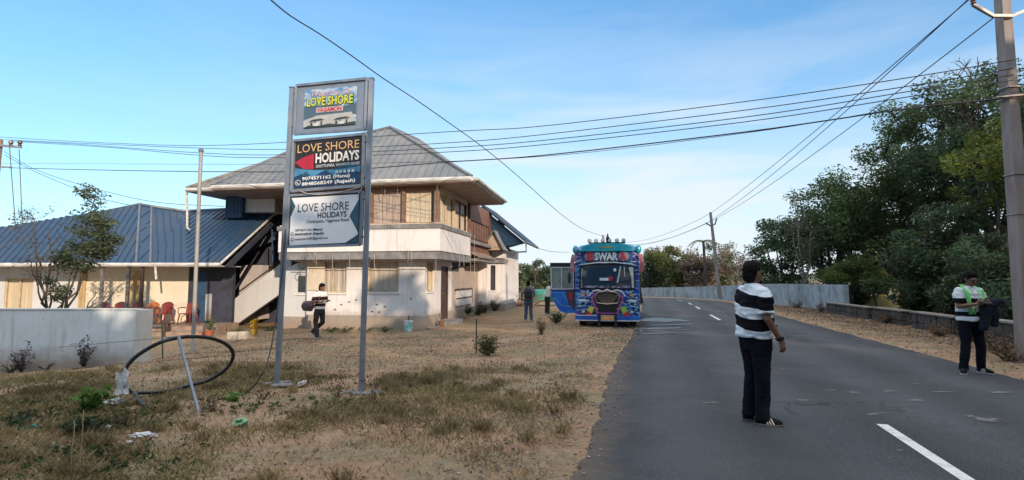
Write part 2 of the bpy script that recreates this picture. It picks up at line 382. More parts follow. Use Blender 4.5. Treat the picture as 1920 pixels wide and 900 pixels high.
# ================================================================== ground, road
def ground_mat():
    m = bpy.data.materials.new('dry_ground'); m.use_nodes = True; nt = m.node_tree; b = nt.nodes['Principled BSDF']; b.inputs['Roughness'].default_value = .97; b.inputs['Specular IOR Level'].default_value = .15
    t = N(nt, 'ShaderNodeTexCoord')
    def nz(sc, det=6, ro=.6, st=(1, 1, 1)):
        mp = N(nt, 'ShaderNodeMapping'); mp.inputs['Scale'].default_value = st; nt.links.new(t.outputs['Object'], mp.inputs[0])
        n = N(nt, 'ShaderNodeTexNoise'); n.inputs['Scale'].default_value = sc; n.inputs['Detail'].default_value = det; n.inputs['Roughness'].default_value = ro
        nt.links.new(mp.outputs[0], n.inputs[0]); return n.outputs[0]
    def mr(x, a, b_, c=0, d=1):
        k = N(nt, 'ShaderNodeMapRange'); nt.links.new(x, k.inputs[0])
        for i, v in enumerate((a, b_, c, d)): k.inputs[i+1].default_value = v
        return k.outputs[0]
    def mix(f, a, b_):
        k = N(nt, 'ShaderNodeMix', data_type='RGBA'); nt.links.new(f, k.inputs[0])
        for i, v in ((6, a), (7, b_)):
            if isinstance(v, tuple): k.inputs[i].default_value = (*v, 1)
            else: nt.links.new(v, k.inputs[i])
        return k.outputs[2]
    soil = mix(mr(nz(.45), .4, .6), (.31, .185, .11), (.37, .24, .15))
    soil = mix(mr(nz(2.3, 8, .7), .47, .66), soil, (.43, .31, .21))
    olive = mix(mr(nz(6, 8, .7), .4, .6), (.22, .17, .10), (.31, .245, .15))
    c = mix(mr(nz(.5, 7, .65, (1, 1.6, 1)), .46, .56), soil, olive)
    c = mix(mr(nz(9, 8, .8), .54, .70, 0, .4), c, (.14, .095, .065))
    c = mix(mr(nz(38, 3, .7), .56, .68, 0, .65), c, (.48, .40, .29))
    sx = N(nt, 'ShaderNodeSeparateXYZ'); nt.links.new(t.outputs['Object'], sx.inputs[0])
    vx = mth(nt, 'SUBTRACT', sx.outputs[0], mth(nt, 'MULTIPLY', sx.outputs[1], .25)); vg = mr(vx, 6.3, 7.6, 0, .8)   # darker brown blended in over the far verge
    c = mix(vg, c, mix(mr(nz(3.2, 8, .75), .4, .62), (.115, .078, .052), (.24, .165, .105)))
    nt.links.new(c, b.inputs['Base Color'])
    bp = N(nt, 'ShaderNodeBump'); bp.inputs['Distance'].default_value = .05; bp.inputs['Strength'].default_value = .9
    a = mth(nt, 'ADD', nz(5, 8, .8), mth(nt, 'MULTIPLY', nz(32, 4, .7), .5)); nt.links.new(a, bp.inputs['Height']); nt.links.new(bp.outputs[0], b.inputs['Normal'])
    return m
def dist_to_road(x, y):
    """negative inside the carriageway (straight part)"""
    if y > 38: return 1
    a = xat(LE, y); b = xat(RE, y); return max(a-x, x-b)
xs = sorted(set([round(-12+.16*i, 3) for i in range(int(28/.16))] + [-900, -500, -250, -150, -100, -70, -50, -40, -34, -29, -25, -22, -20, -18.5, -17, -16, -15, -14.2, -13.4, -12.7, 17, 18, 19.5, 21, 23, 25, 28, 32, 37, 44, 55, 70, 100, 160, 300, 500, 900]))
ys = sorted(set([round(2.5+.16*i, 3) for i in range(int(20/.16))] + [-900, -300, -120, -60, -40, -30, -20, -14, -10, -7, -5, -3, -1, 0, 1, 2, 22.8, 23.3, 24, 25, 26, 27, 28, 29, 30, 32, 34, 36, 38, 40, 42, 44, 46, 48, 50, 54, 60, 70, 85, 110, 150, 220, 350, 600, 1200]))
gv = []; gf = []
for y in ys:
    for x in xs:
        z = gh(x, y); d = dist_to_road(x, y)
        nz_ = noise.noise(Vector((x*.9, y*.9, 0)))*.035 + noise.noise(Vector((x*3, y*3, 5)))*.016 + noise.noise(Vector((x*.25, y*.25, 9)))*.05
        k = sst(d, .05, 1.2)
        if -40 < x < 60 and -10 < y < 38: z += nz_*k - .03*(1-k)
        else: z += -.03
        gv.append((x, y, z-.012))
nx = len(xs)
for j in range(len(ys)-1):
    for i in range(nx-1): gf.append((j*nx+i, j*nx+i+1, (j+1)*nx+i+1, (j+1)*nx+i))
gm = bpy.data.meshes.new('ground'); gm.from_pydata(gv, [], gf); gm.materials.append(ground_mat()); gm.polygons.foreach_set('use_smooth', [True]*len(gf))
ground = bpy.data.objects.new('ground', gm); COL.objects.link(ground); tag(ground, kind='structure')

def resample(E, n):
    E = [Vector((x, y, 0)) for x, y in E]; L = [0]
    for a, b in zip(E, E[1:]): L.append(L[-1]+(b-a).length)
    o = []
    for i in range(n):
        s = L[-1]*i/(n-1); k = max(j for j in range(len(L)) if L[j] <= s+1e-9); k = min(k, len(E)-2)
        t = (s-L[k])/(L[k+1]-L[k]); o.append(E[k].lerp(E[k+1], t))
    return o
def smooth_line(pts, it=12):
    for _ in range(it): pts = [pts[0]] + [(a+b*2+c)/4 for a, b, c in zip(pts, pts[1:], pts[2:])] + [pts[-1]]
    return pts
NR = 420
# pair the edges by their own key vertices so that cross sections stay square to the road
def paired(E, per=60):
    o = []
    for a, b in zip(E, E[1:]):
        for i in range(per): o.append(Vector((a[0]+(b[0]-a[0])*i/per, a[1]+(b[1]-a[1])*i/per, 0)))
    o.append(Vector((*E[-1], 0))); return o
LP = smooth_line(paired(LE), 300); RP = smooth_line(paired(RE), 300)
rb = MB(); rv = []; rf = []; NC = 8
for i, (a, b) in enumerate(zip(LP, RP)):
    d = (b-a).normalized()
    ja = noise.noise(Vector((a.x*1.6, a.y*1.6, 3)))*.09 + noise.noise(Vector((a.x*7, a.y*7, 1)))*.05; jb = noise.noise(Vector((b.x*1.6, b.y*1.6, 8)))*.09 + noise.noise(Vector((b.x*7, b.y*7, 4)))*.05
    a2 = a - d*ja; b2 = b + d*jb
    rv.append((a2.x-d.x*.02, a2.y-d.y*.02, -.06))
    for k in range(NC+1):
        p = a2.lerp(b2, k/NC); q = k/NC; rv.append((p.x, p.y, .004 + .035*4*q*(1-q)))
    rv.append((b2.x+d.x*.02, b2.y+d.y*.02, -.06))
w_ = NC+3
for i in range(len(LP)-1):
    for k in range(w_-1): rf.append((i*w_+k, i*w_+k+1, (i+1)*w_+k+1, (i+1)*w_+k))
def road_z(p, i=None):
    best = min(range(len(LP)), key=lambda j: ((LP[j]+RP[j])/2-Vector((p[0], p[1], 0))).length)
    a, b = LP[best], RP[best]; q = (Vector((p[0], p[1], 0))-a).dot(b-a)/(b-a).length_squared; q = min(1, max(0, q))
    return .004 + .035*4*q*(1-q)
am = M('asphalt', (.033, .037, .043), .85, (.054, .058, .065), scale=.7, bump=.012, bscale=150, spec=.45, detail=9, lohi=(.35, .65))
nt = am.node_tree; b_ = nt.nodes['Principled BSDF']; base = b_.inputs['Base Color'].links[0].from_socket
t_ = N(nt, 'ShaderNodeTexCoord'); n_ = N(nt, 'ShaderNodeTexNoise'); n_.inputs['Scale'].default_value = 90; n_.inputs['Detail'].default_value = 3; nt.links.new(t_.outputs['Object'], n_.inputs[0])
mr_ = N(nt, 'ShaderNodeMapRange'); mr_.inputs[1].default_value = .52; mr_.inputs[2].default_value = .70; mr_.inputs[4].default_value = .55; nt.links.new(n_.outputs[0], mr_.inputs[0])
mx_ = N(nt, 'ShaderNodeMix', data_type='RGBA'); mx_.inputs[7].default_value = (.16, .165, .17, 1); nt.links.new(mr_.outputs[0], mx_.inputs[0]); nt.links.new(base, mx_.inputs[6])
n3 = N(nt, 'ShaderNodeTexNoise'); n3.inputs['Scale'].default_value = 3.2; n3.inputs['Detail'].default_value = 9; n3.inputs['Roughness'].default_value = .75; nt.links.new(t_.outputs['Object'], n3.inputs[0])
mr3 = N(nt, 'ShaderNodeMapRange'); mr3.inputs[1].default_value = .64; mr3.inputs[2].default_value = .72; mr3.inputs[4].default_value = .35; nt.links.new(n3.outputs[0], mr3.inputs[0])
mx3 = N(nt, 'ShaderNodeMix', data_type='RGBA'); mx3.inputs[7].default_value = (.15, .15, .145, 1); nt.links.new(mr3.outputs[0], mx3.inputs[0]); nt.links.new(mx_.outputs[2], mx3.inputs[6]); nt.links.new(mx3.outputs[2], b_.inputs['Base Color'])
# thin wandering cracks: edges of a distorted cell pattern, kept only in patches
vo = N(nt, 'ShaderNodeTexVoronoi', feature='DISTANCE_TO_EDGE'); vo.inputs['Scale'].default_value = .55
vd = N(nt, 'ShaderNodeTexNoise'); vd.inputs['Scale'].default_value = 2.0; vd.inputs['Detail'].default_value = 6; nt.links.new(t_.outputs['Object'], vd.inputs[0])
va = N(nt, 'ShaderNodeVectorMath', operation='MULTIPLY_ADD'); va.inputs[1].default_value = (.9, .9, .9); nt.links.new(vd.outputs[1], va.inputs[0]); nt.links.new(t_.outputs['Object'], va.inputs[2]); nt.links.new(va.outputs[0], vo.inputs[0])
ck = N(nt, 'ShaderNodeMapRange'); ck.inputs[1].default_value = .004; ck.inputs[2].default_value = .012; ck.inputs[3].default_value = .75; ck.inputs[4].default_value = 0; nt.links.new(vo.outputs[0], ck.inputs[0])
pn = N(nt, 'ShaderNodeTexNoise'); pn.inputs['Scale'].default_value = .35; nt.links.new(t_.outputs['Object'], pn.inputs[0])
pm = N(nt, 'ShaderNodeMapRange'); pm.inputs[1].default_value = .48; pm.inputs[2].default_value = .58; nt.links.new(pn.outputs[0], pm.inputs[0])
mxc = N(nt, 'ShaderNodeMix', data_type='RGBA'); mxc.inputs[7].default_value = (.015, .015, .016, 1); nt.links.new(mth(nt, 'MULTIPLY', ck.outputs[0], pm.outputs[0]), mxc.inputs[0]); nt.links.new(mx3.outputs[2], mxc.inputs[6]); 
sxr = N(nt, 'ShaderNodeSeparateXYZ'); nt.links.new(t_.outputs['Object'], sxr.inputs[0])
vxr = mth(nt, 'SUBTRACT', sxr.outputs[0], mth(nt, 'MULTIPLY', sxr.outputs[1], .25))
wob = mth(nt, 'ADD', vxr, mth(nt, 'MULTIPLY', pn.outputs[0], .9))
trk = N(nt, 'ShaderNodeMath', operation='PINGPONG'); trk.inputs[1].default_value = .75; nt.links.new(wob, trk.inputs[0])
tm = N(nt, 'ShaderNodeMapRange'); tm.inputs[1].default_value = .1; tm.inputs[2].default_value = .65; tm.inputs[3].default_value = .84; tm.inputs[4].default_value = 1.22; nt.links.new(trk.outputs[0], tm.inputs[0])
tmx = N(nt, 'ShaderNodeMix', data_type='RGBA', blend_type='MULTIPLY'); tmx.inputs[0].default_value = 1; nt.links.new(mxc.outputs[2], tmx.inputs[6]); nt.links.new(tm.outputs[0], tmx.inputs[7])
dn_ = N(nt, 'ShaderNodeTexNoise'); dn_.inputs['Scale'].default_value = 2.4; dn_.inputs['Detail'].default_value = 9; dn_.inputs['Roughness'].default_value = .75; nt.links.new(t_.outputs['Object'], dn_.inputs[0])
ds = N(nt, 'ShaderNodeMapRange'); ds.inputs[1].default_value = .22; ds.inputs[2].default_value = -.32; ds.inputs[3].default_value = 0; ds.inputs[4].default_value = .75
nt.links.new(mth(nt, 'ADD', vxr, mth(nt, 'MULTIPLY', dn_.outputs[0], .75)), ds.inputs[0])
dmx = N(nt, 'ShaderNodeMix', data_type='RGBA'); dmx.inputs[7].default_value = (.20, .145, .105, 1); nt.links.new(ds.outputs[0], dmx.inputs[0]); nt.links.new(tmx.outputs[2], dmx.inputs[6]); nt.links.new(dmx.outputs[2], b_.inputs['Base Color'])
rm = bpy.data.meshes.new('road'); rm.from_pydata(rv, [], rf); rm.materials.append(am); rm.polygons.foreach_set('use_smooth', [True]*len(rf))
road = bpy.data.objects.new('road', rm); COL.objects.link(road); tag(road, kind='structure')
# centre dashes
mk = MB(); cen = [(a+b)/2 for a, b in zip(LP, RP)]
def cpos(y):
    c = min((c for c in cen if c.x > -6), key=lambda c: abs(c.y-y)); return c
DASH = [(-12, -9), (-4.4, -1.7), (2.9, 5.68), (11.7, 14.3), (19.6, 22.4), (26.8, 28.9), (31.3, 33.2), (36, 37.6)]
for y0, y1 in DASH:
    n = 6; L_, R_ = [], []
    for i in range(n+1):
        y = y0+(y1-y0)*i/n; c = cpos(y); c2 = cpos(y+.8)
        x = c.x + (c2.x-c.x)/(max(.01, c2.y-c.y))*(y-c.y); d = Vector((1, -.25, 0)).normalized()*.055
        off = -.10 if y < 7 else 0
        for l_, sg in ((L_, -1), (R_, 1)): q = Vector((x+off, y, 0))+d*sg; q.z = road_z(q)+.005; l_.append(q)
    for i in range(n): mk.add([L_[i], R_[i], R_[i+1], L_[i+1]], [(0, 1, 2, 3)])
wp = M('road_paint', (.62, .62, .60), .7, (.30, .30, .30), scale=9, detail=8, lohi=(.5, .75))
tag(mk.build('lane_markings', wp), kind='structure')
def splat(c, rx, ry, seed, h, ang=0, n=40, jag=.45):
    vs = [(c[0], c[1], h(c))]
    for k in range(n):
        t = 2*math.pi*k/n; q = 1 + jag*noise.noise(Vector((math.cos(t)*1.6+seed, math.sin(t)*1.6, seed))) + jag*.6*noise.noise(Vector((math.cos(t)*5+seed, math.sin(t)*5, seed)))
        x = math.cos(t)*rx*q; y = math.sin(t)*ry*q
        p = (c[0]+x*math.cos(ang)-y*math.sin(ang), c[1]+x*math.sin(ang)+y*math.cos(ang)); vs.append((*p, h(p)))
    return vs, [(0, 1+k, 1+(k+1) % n) for k in range(n)]
pd = MB()
for i, (px, py, rx, ry) in enumerate([(1245, 600, .95, .8), (1262, 609, .95, .16), (1238, 616, .8, .2), (1282, 596, .5, .12), (1228, 626, .6, .12), (1275, 620, .4, .07)]):
    p = PZ(px, py, .02); vs, fs = splat(p, rx, ry, i*3.1, lambda q: road_z(q)+.006+i*.002, .2); pd.add(vs, fs)
tag(pd.build('puddle', M('wet_asphalt', (.028, .031, .036), .34, (.045, .048, .052), scale=4, spec=.5)), kind='structure')
cs = MB()
for i, (px, py, rx, ry) in enumerate([(1845, 788, .17, .07), (1822, 782, .10, .05), (1642, 778, .13, .03), (1602, 737, .12, .04), (1560, 733, .08, .03), (1505, 752, .12, .05), (1500, 630, .5, .05), (1462, 627, .2, .05), (1715, 752, .16, .05), (1665, 735, .1, .04), (1770, 735, .16, .04), (1875, 735, .18, .05), (1690, 847, .05, .014), (1470, 692, .08, .03), (1335, 755, .1, .03), (1800, 707, .12, .03), (1720, 720, .1, .02)]):
    p = PZ(px, py, .03); vs, fs = splat(p, rx*.8, ry, i*1.7+2, lambda q: road_z(q)+.005, .2, jag=1.1); cs.add(vs, fs)
tag(cs.build('worn_patches', M('cement_stain', (.165, .163, .155), .9, (.085, .087, .088), scale=16, detail=8)), kind='structure')
# far hills
hb = MB(); prev = None
for k, (rad, hh, sd) in enumerate([(420, 5, 3), (700, 14, 9)]):
    n = 90; vs = []
    for i in range(n+1):
        a = R(-80 + 160*i/n); x = math.sin(a)*rad; y = math.cos(a)*rad
        h = hh*(.5+.6*noise.noise(Vector((x*.006, y*.006, sd)))); vs += [(x, y, -3), (x*1.04, y*1.04, h), (x*1.3, y*1.3, -3)]
    hb.add(vs, [(i*3+j, i*3+3+j, i*3+4+j, i*3+1+j) for i in range(n) for j in (0, 1)])
tag(hb.build('hills', M('far_hill', (.075, .095, .055), 1, (.10, .11, .07), scale=.05), smooth=True), kind='structure')
# ================================================================== guest house
A_ = R(10); OX, OY = -3.25, 19.4; UX, UY = math.cos(A_), -math.sin(A_); VX, VY = math.sin(A_), math.cos(A_)
def H(u, v, z): return Vector((OX+UX*u+VX*v, OY+UY*u+VY*v, z))
def FU(px, py, v):
    r = ray(px, py); ox, oy = OX+VX*v, OY+VY*v; t = (ox*VX+oy*VY)/(r.x*VX+r.y*VY); x, y = r.x*t-OX, r.y*t-OY
    return x*UX+y*UY, CH+r.z*t
def FV(px, py, u):
    r = ray(px, py); ox, oy = OX+UX*u, OY+UY*u; t = (ox*UX+oy*UY)/(r.x*UX+r.y*UY); x, y = r.x*t-OX, r.y*t-OY
    return x*VX+y*VY, CH+r.z*t
WH = wallmat('white_plaster', (.76, .72, .70), (.40, .34, .29), .8, splash=(.1, .45))
WHG = wallmat('grey_white_plaster', (.60, .60, .60), (.35, .33, .30), .5)
PL = wallmat('plinth_plaster', (.36, .31, .26), (.18, .14, .11), .8, splash=(-.3, .25))
GREYC = M('grey_concrete', (.26, .25, .25), .9, (.16, .155, .15), scale=3, bump=.004, bscale=40)
CREAM = M('cream_wood', (.62, .50, .34), .7, (.5, .39, .25), scale=5)
DARKW = M('dark_wood', (.085, .045, .035), .6, (.05, .028, .022), scale=4, stretch=(6, 6, 1))
REDW = M('red_wood', (.30, .085, .045), .6, (.20, .055, .03), scale=4, stretch=(6, 6, 1))
CURT = M('cream_curtain', (.84, .72, .54), .9, (.72, .58, .40), scale=2, stretch=(3, 3, .3), bump=.004, bscale=25)
CURT2 = M('beige_curtain', (.76, .67, .56), .9, (.60, .51, .42), scale=2, stretch=(3, 3, .3))
BLUE = M('blue_paint', (.03, .075, .15), .7, (.02, .055, .11), scale=5)
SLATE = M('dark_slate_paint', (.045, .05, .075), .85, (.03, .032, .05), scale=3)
GUT = M('gutter_white', (.62, .60, .57), .6, (.42, .38, .34), scale=3, stretch=(1, 1, 3), detail=7)
ROOF = M('grey_roof_sheet', (.125, .14, .16), .6, (.19, .195, .20), scale=1.1, metal=.1, detail=8)
ROOFB = M('blue_roof_sheet', (.018, .055, .115), .65, (.045, .065, .09), scale=.6, metal=.1, detail=8, lohi=(.45, .75))
RIDGE = M('ridge_cap', (.10, .125, .15), .5, (.16, .17, .18), scale=3, metal=.2)
GLS = glassmat('window_glass', (.05, .06, .075), .08, .10)
GLD = glassmat('dark_glass', (.03, .04, .05), .08)
VOID = M('dark_interior', (.02, .02, .025), .9)
def wall(mb, f, a0, a1, z0, z1, holes, th):
    """wall in the (a,z) plane; f(a, depth, z)->world; holes = (a0,a1,z0,z1); depth 0..th"""
    A = sorted({a0, a1, *[h for q in holes for h in q[:2] if a0 < h < a1]}); Z = sorted({z0, z1, *[h for q in holes for h in q[2:] if z0 < h < z1]})
    for i in range(len(A)-1):
        run = None
        for j in range(len(Z)-1):
            ca, cz = (A[i]+A[i+1])/2, (Z[j]+Z[j+1])/2
            hole = any(q[0] < ca < q[1] and q[2] < cz < q[3] for q in holes)
            if not hole: run = [Z[j] if run is None else run[0], Z[j+1]]
            if run and (hole or j == len(Z)-2): mb.box((A[i], 0, run[0]), (A[i+1], th, run[1]), f); run = None
def curtain(mb, f, a0, a1, z0, z1, d, amp=.03, wl=.11, n=None, ph=0):
    n = n or max(12, int((a1-a0)/.02)); vs = []
    for i in range(n+1):
        a = a0+(a1-a0)*i/n; o = amp*1.6*noise.noise(Vector((a*6.5, ph, 2)))+amp*.9*noise.noise(Vector((a*15, ph, 7)))
        vs += [f(a, d+o, z0), f(a, d+o*.6, z1)]
    mb.add(vs, [(2*i, 2*i+2, 2*i+3, 2*i+1) for i in range(n)])
def window(par, f, a0, a1, z0, z1, mull=1, cur=CURT, fm=None, trans=0, glass=None, gap=None, fw=.05):
    m = MB()
    for q in ((a0, a1, z0, z0+fw), (a0, a1, z1-fw, z1), (a0, a0+fw, z0+fw, z1-fw), (a1-fw, a1, z0+fw, z1-fw)): m.box((q[0], .03, q[2]), (q[1], .10, q[3]), f)
    for k in range(mull): a = a0+(a1-a0)*(k+1)/(mull+1); m.box((a-.022, .035, z0+fw), (a+.022, .095, z1-fw), f)
    if trans: m.box((a0+fw, .04, trans-.02), (a1-fw, .09, trans+.02), f)
    w = m.build('window', fm or CREAM, par)
    g = MB(); g.box((a0+fw, .06, z0+fw), (a1-fw, .066, z1-fw), f); g.build('pane', glass or GLS, w)
    s_ = MB(); s_.box((a0-.05, -.05, z0-.06), (a1+.05, .03, z0), f); s_.build('sill', WH, w)
    if cur:
        c = MB(); b0, b1 = a0+.03, a1-.03
        if gap: curtain(c, f, b0, gap[0], z0+.02, z1-.02, .12); curtain(c, f, gap[1], b1, z0+.02, z1-.02, .12, ph=2)
        else: curtain(c, f, b0, b1, z0+.02, z1-.02, .12)
        c.build('curtain', cur, w)
    v = MB(); v.box((a0-.02, .26, z0-.02), (a1+.02, .29, z1+.02), f); v.build('room_behind', VOID, w)
    return w
house = thing('guest_house', 'two storey white guest house with grey hipped metal roof beside the roadside sign', 'house', H(0, 0, -.3))
fr = lambda a, d, z: H(a, d, z)                       # front wall, depth goes back (+v)
sd = lambda a, d, z: H(-d, a, z)                      # right side wall at u=0, a = v
# ground floor front wall
W1 = (FU(612, 0, 0)[0], FU(662, 0, 0)[0], 1.05, 2.32); W2 = (FU(700, 0, 0)[0], FU(756, 0, 0)[0], 1.08, 2.31)
m = MB(); wall(m, fr, -4.8, 0, .2, 2.36, [W1, W2], .25)
SW = (FV(806, 0, 0)[0], FV(819, 0, 0)[0], 1.1, 2.25); DR = (1.95, 2.95, -.1, 2.1)
wall(m, sd, .25, 3.3, .2, 2.36, [SW, DR], .25)
m.box((-.02, 3.3, .0), (-.25, 3.55, 2.36), lambda u, v, z: H(u, v, z))
m.build('wall', WH, house)
m = MB(); m.box((-4.8, -.03, -.55), (.03, .25, .2), H); m.box((-.22, .25, -.55), (.03, 1.93, .2), H); m.box((-.22, 2.97, -.55), (.03, 8.4, .2), H); m.box((-.22, 1.93, -.55), (.03, 2.97, -.1), H)
m.build('plinth', PL, house)
window(house, fr, *W1, mull=1, cur=CURT2); window(house, fr, *W2, mull=0, cur=CURT2); window(house, sd, *SW, mull=1)
d = MB(); d.box((2.02, .05, -.1), (2.88, .09, 2.05), sd); dd = d.build('door', DARKW, house)
d = MB(); d.box((1.95, .0, -.1), (2.02, .12, 2.1), sd); d.box((2.88, .0, -.1), (2.95, .12, 2.1), sd); d.box((2.02, .0, 2.05), (2.88, .12, 2.1), sd); d.build('frame', DARKW, dd)
d = MB(); d.tube([H(.0, 2.1, .98), H(.05, 2.1, .98), H(.05, 2.2, .98)], .012); d.build('handle', M('steel', (.5, .5, .5), .35, metal=.9), dd)
# step under the door
m = MB(); m.box((.03, 1.7, -.4), (.6, 3.2, -.12), H); m.build('door_step', GREYC, house)
# receding side wall (lean-to) with sloping top
m = MB()
for v0, v1 in ((3.56, 8.4),):
    zt0, zt1 = 1.95, 2.42
    m.add([H(0, v0, .2), H(0, v1, .2), H(0, v1, zt1), H(0, v0, zt0), H(-.25, v0, .2), H(-.25, v1, .2), H(-.25, v1, zt1), H(-.25, v0, zt0)], [(0, 1, 2, 3), (7, 6, 5, 4), (0, 4, 5, 1), (3, 2, 6, 7), (0, 3, 7, 4), (1, 5, 6, 2)])
m.build('side_wall', M('tan_plaster', (.50, .40, .33), .9, (.42, .33, .27), scale=2, bump=.004), house)
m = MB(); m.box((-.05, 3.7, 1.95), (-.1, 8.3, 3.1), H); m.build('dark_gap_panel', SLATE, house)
m = MB(); m.box((-.1, 8.4, .2), (.4, 8.75, 2.45), H); m.build('pier', WH, house)
m = MB(); m.box((-.1, 8.4, -.4), (.45, 8.75, .2), H); m.build('pier_base', PL, house)
# notice board on the side wall
bx = MB(); bx.box((4.0, -.06, .35), (6.8, -.02, 1.05), sd); nb = bx.build('notice_board', M('board_white', (.62, .61, .60), .7, (.45, .44, .43), scale=4), house)
bx = MB(); bx.box((3.93, -.08, 1.05), (6.87, -.01, 1.13), sd); bx.box((6.8, -.08, .35), (6.87, -.01, 1.05), sd); bx.box((4.0, -.075, .66), (6.8, -.06, .72), sd); bx.build('board_frame', DARKW, nb)
# far front-facing wall
f9 = lambda a, d, z: H(a, 9.3+d, z)
FW = (.46, .74, .95, 2.32)
m = MB(); wall(m, f9, -.5, 1.25, .2, 3.3, [FW], .25); m.box((1.0, 9.55, .2), (1.25, 14, 3.3), H); m.build('wall', WH, house)
m = MB(); m.box((-.5, 9.27, -.4), (1.29, 9.5, .2), H); m.box((1.0, 9.5, -.4), (1.29, 14, .2), H); m.build('plinth', PL, house)
window(house, f9, *FW, mull=0, cur=None, fm=DARKW, glass=GLD)
m = MB(); m.box((-.4, 9.12, 2.44), (1.45, 9.295, 2.62), H); m.build('lintel', GREYC, house)
# first-floor slab, parapet, ledge
m = MB(); m.box((-5.55, -.72, 2.30), (.79, 3.6, 2.585), H); m.build('floor_slab', GREYC, house)
PT = 3.40; PB = 2.59
m = MB(); m.box((-5.55, -.78, PB), (.83, -.62, PT), H); m.box((.67, -.62, PB), (.83, 3.5, PT), H); m.box((-5.55, -.62, PB), (-5.40, 3.4, PT), H); m.build('parapet', WH, house)
m = MB(); m.box((-5.60, -.83, PT+.003), (.88, -.6, PT+.16), H); m.box((.62, -.6, PT+.003), (.88, 3.55, PT+.16), H); m.build('ledge', GREYC, house)
m = MB(); m.box((-5.5, -.80, PT+.163), (.86, -.64, PT+.20), H); m.build('sill_rail', CREAM, house)
# upper glazed rooms
uf = lambda a, d, z: H(a, -.70+d, z); us = lambda a, d, z: H(.74-d, a, z)
UZ0, UZ1 = PT+.205, 4.78
m = MB()
edges = [-5.4, -4.3, -3.1, -1.9, -.62, .62]
for e in edges+[.70]: m.box((e-.05, -.02, UZ0), (e+.05, .10, UZ1), uf)
m.box((-5.45, -.01, UZ1), (.75, .10, UZ1+.07), uf); m.build('window_posts', M('brown_post', (.27, .17, .11), .7, (.2, .12, .08), scale=4, stretch=(6, 6, 1)), house)
for i, (a, b) in enumerate(zip(edges, edges[1:])):
    window(house, uf, a+.05, b-.05, UZ0, UZ1, mull=0, cur=CURT if i != 3 else M('rosy_curtain', (.68, .54, .44), .9, (.52, .38, .30), scale=3, stretch=(5, 5, .4)), fm=M('brown_post', (.27, .17, .11), .7), fw=.03)
m = MB(); m.box((-5.45, -.03, UZ1+.07), (.76, .12, 5.12), uf); m.box((-5.45, .14, UZ0), (-5.3, 4, 5.1), uf); m.build('wood_band', M('brown_board', (.23, .12, .08), .7, (.16, .08, .055), scale=3, stretch=(5, 5, 1)), house)
VS0, VS1, VS2 = FV(826, 0, .74)[0], FV(856, 0, .74)[0], FV(879, 0, .74)[0]
m = MB(); m.box((VS0+.05, 0, UZ0), (VS0+.12, .1, UZ1), us); m.box((VS1-.04, -.01, UZ0), (VS1+.04, .1, UZ1), us); m.box((VS2-.08, 0, UZ0), (VS2, .1, UZ1), us); m.box((VS0, 0, UZ1), (VS2, .1, 5.1), us); m.build('side_posts', CREAM, house)
window(house, us, VS0+.13, VS1-.05, UZ0, UZ1, mull=1, cur=CURT, fm=CREAM, fw=.04)
window(house, us, VS1+.05, VS2-.09, UZ0, UZ1, mull=1, cur=CURT, fm=DARKW, trans=4.3, fw=.04)
m = MB(); m.box((-5.3, 3.9, 2.6), (.7, 4.05, 5.1), H); m.box((.45, VS2, 2.6), (.6, 9, 5.15), H); m.build('rear_wall', MAT['brown_board'], house)
# red upper balcony wall with lattice window further back
m = MB(); m.box((-.4, 8.9, 3.1), (.35, 9.05, 5.5), H); m.box((.35, 8.9, 3.1), (1.3, 9.05, 4.75), H); m.build('red_wall', REDW, house)
m = MB(); m.box((.3, 8.8, 3.5), (1.0, 8.86, 4.35), H); rw = m.build('window', DARKW, house)
m = MB()
for k in range(4): m.box((.37+k*.17, 8.78, 3.55), (.47+k*.17, 8.798, 4.3), H)
m.build('pane', GLD, rw)
m = MB()
for k in range(8): m.tube([H(.62, 4.3+k*.55, 3.4), H(.62, 4.3+k*.55, 4.3)], .012, 6)
m.tube([H(.62, 4.3, 4.3), H(.62, 8.2, 4.3)], .02, 6); m.tube([H(.62, 4.3, 3.45), H(.62, 8.2, 3.45)], .015, 6); m.build('balcony_railing', DARKW, house)
m = MB(); m.box((-.2, 3.6, 3.18), (.8, 8.8, 3.32), H); m.build('rear_balcony_slab', GREYC, house)
# ---- roofs
def ribs(mb, poly, dirv, sp=.3, h=.035, w=.05, th=.05):
    for i in range(1, len(poly)-1): ribs1(mb, [poly[0], poly[i], poly[i+1]], dirv, sp, h, w, th)
def ribs1(mb, poly, dirv, sp, h, w, th):
    """sheet-metal slope: slab + raised seams parallel to dirv, clipped to the polygon"""
    poly = [Vector(p) for p in poly]; n = Vector((0, 0, 0))
    for i in range(len(poly)):
        a, b = poly[i], poly[(i+1) % len(poly)]; n += a.cross(b)
    n.normalize()
    if n.z < 0: n = -n
    d = Vector(dirv); d -= n*d.dot(n); d.normalize(); e = n.cross(d)
    mb.poly(poly, -n*th)
    c = [(p.dot(e), p.dot(d)) for p in poly]; off = poly[0].dot(n); lo_, hi_ = min(q[0] for q in c), max(q[0] for q in c)
    k = math.ceil((lo_+.04)/sp)
    while k*sp < hi_-.04:
        a = k*sp; ts = []
        for (a0, b0), (a1, b1) in zip(c, c[1:]+c[:1]):
            if (a0-a)*(a1-a) < 0: ts.append(b0+(b1-b0)*(a-a0)/(a1-a0))
        if len(ts) >= 2:
            t0, t1 = min(ts), max(ts)
            if t1-t0 > .1:
                base = e*a + n*off; p0 = base+d*t0; p1 = base+d*t1; q = e*w/2; up = n*h
                mb.add([p0-q, p0+q, p0+q*.5+up, p0-q*.5+up, p1-q, p1+q, p1+q*.5+up, p1-q*.5+up], [(0, 1, 2, 3), (7, 6, 5, 4), (0, 4, 5, 1), (1, 5, 6, 2), (2, 6, 7, 3), (3, 7, 4, 0)])
        k += 1
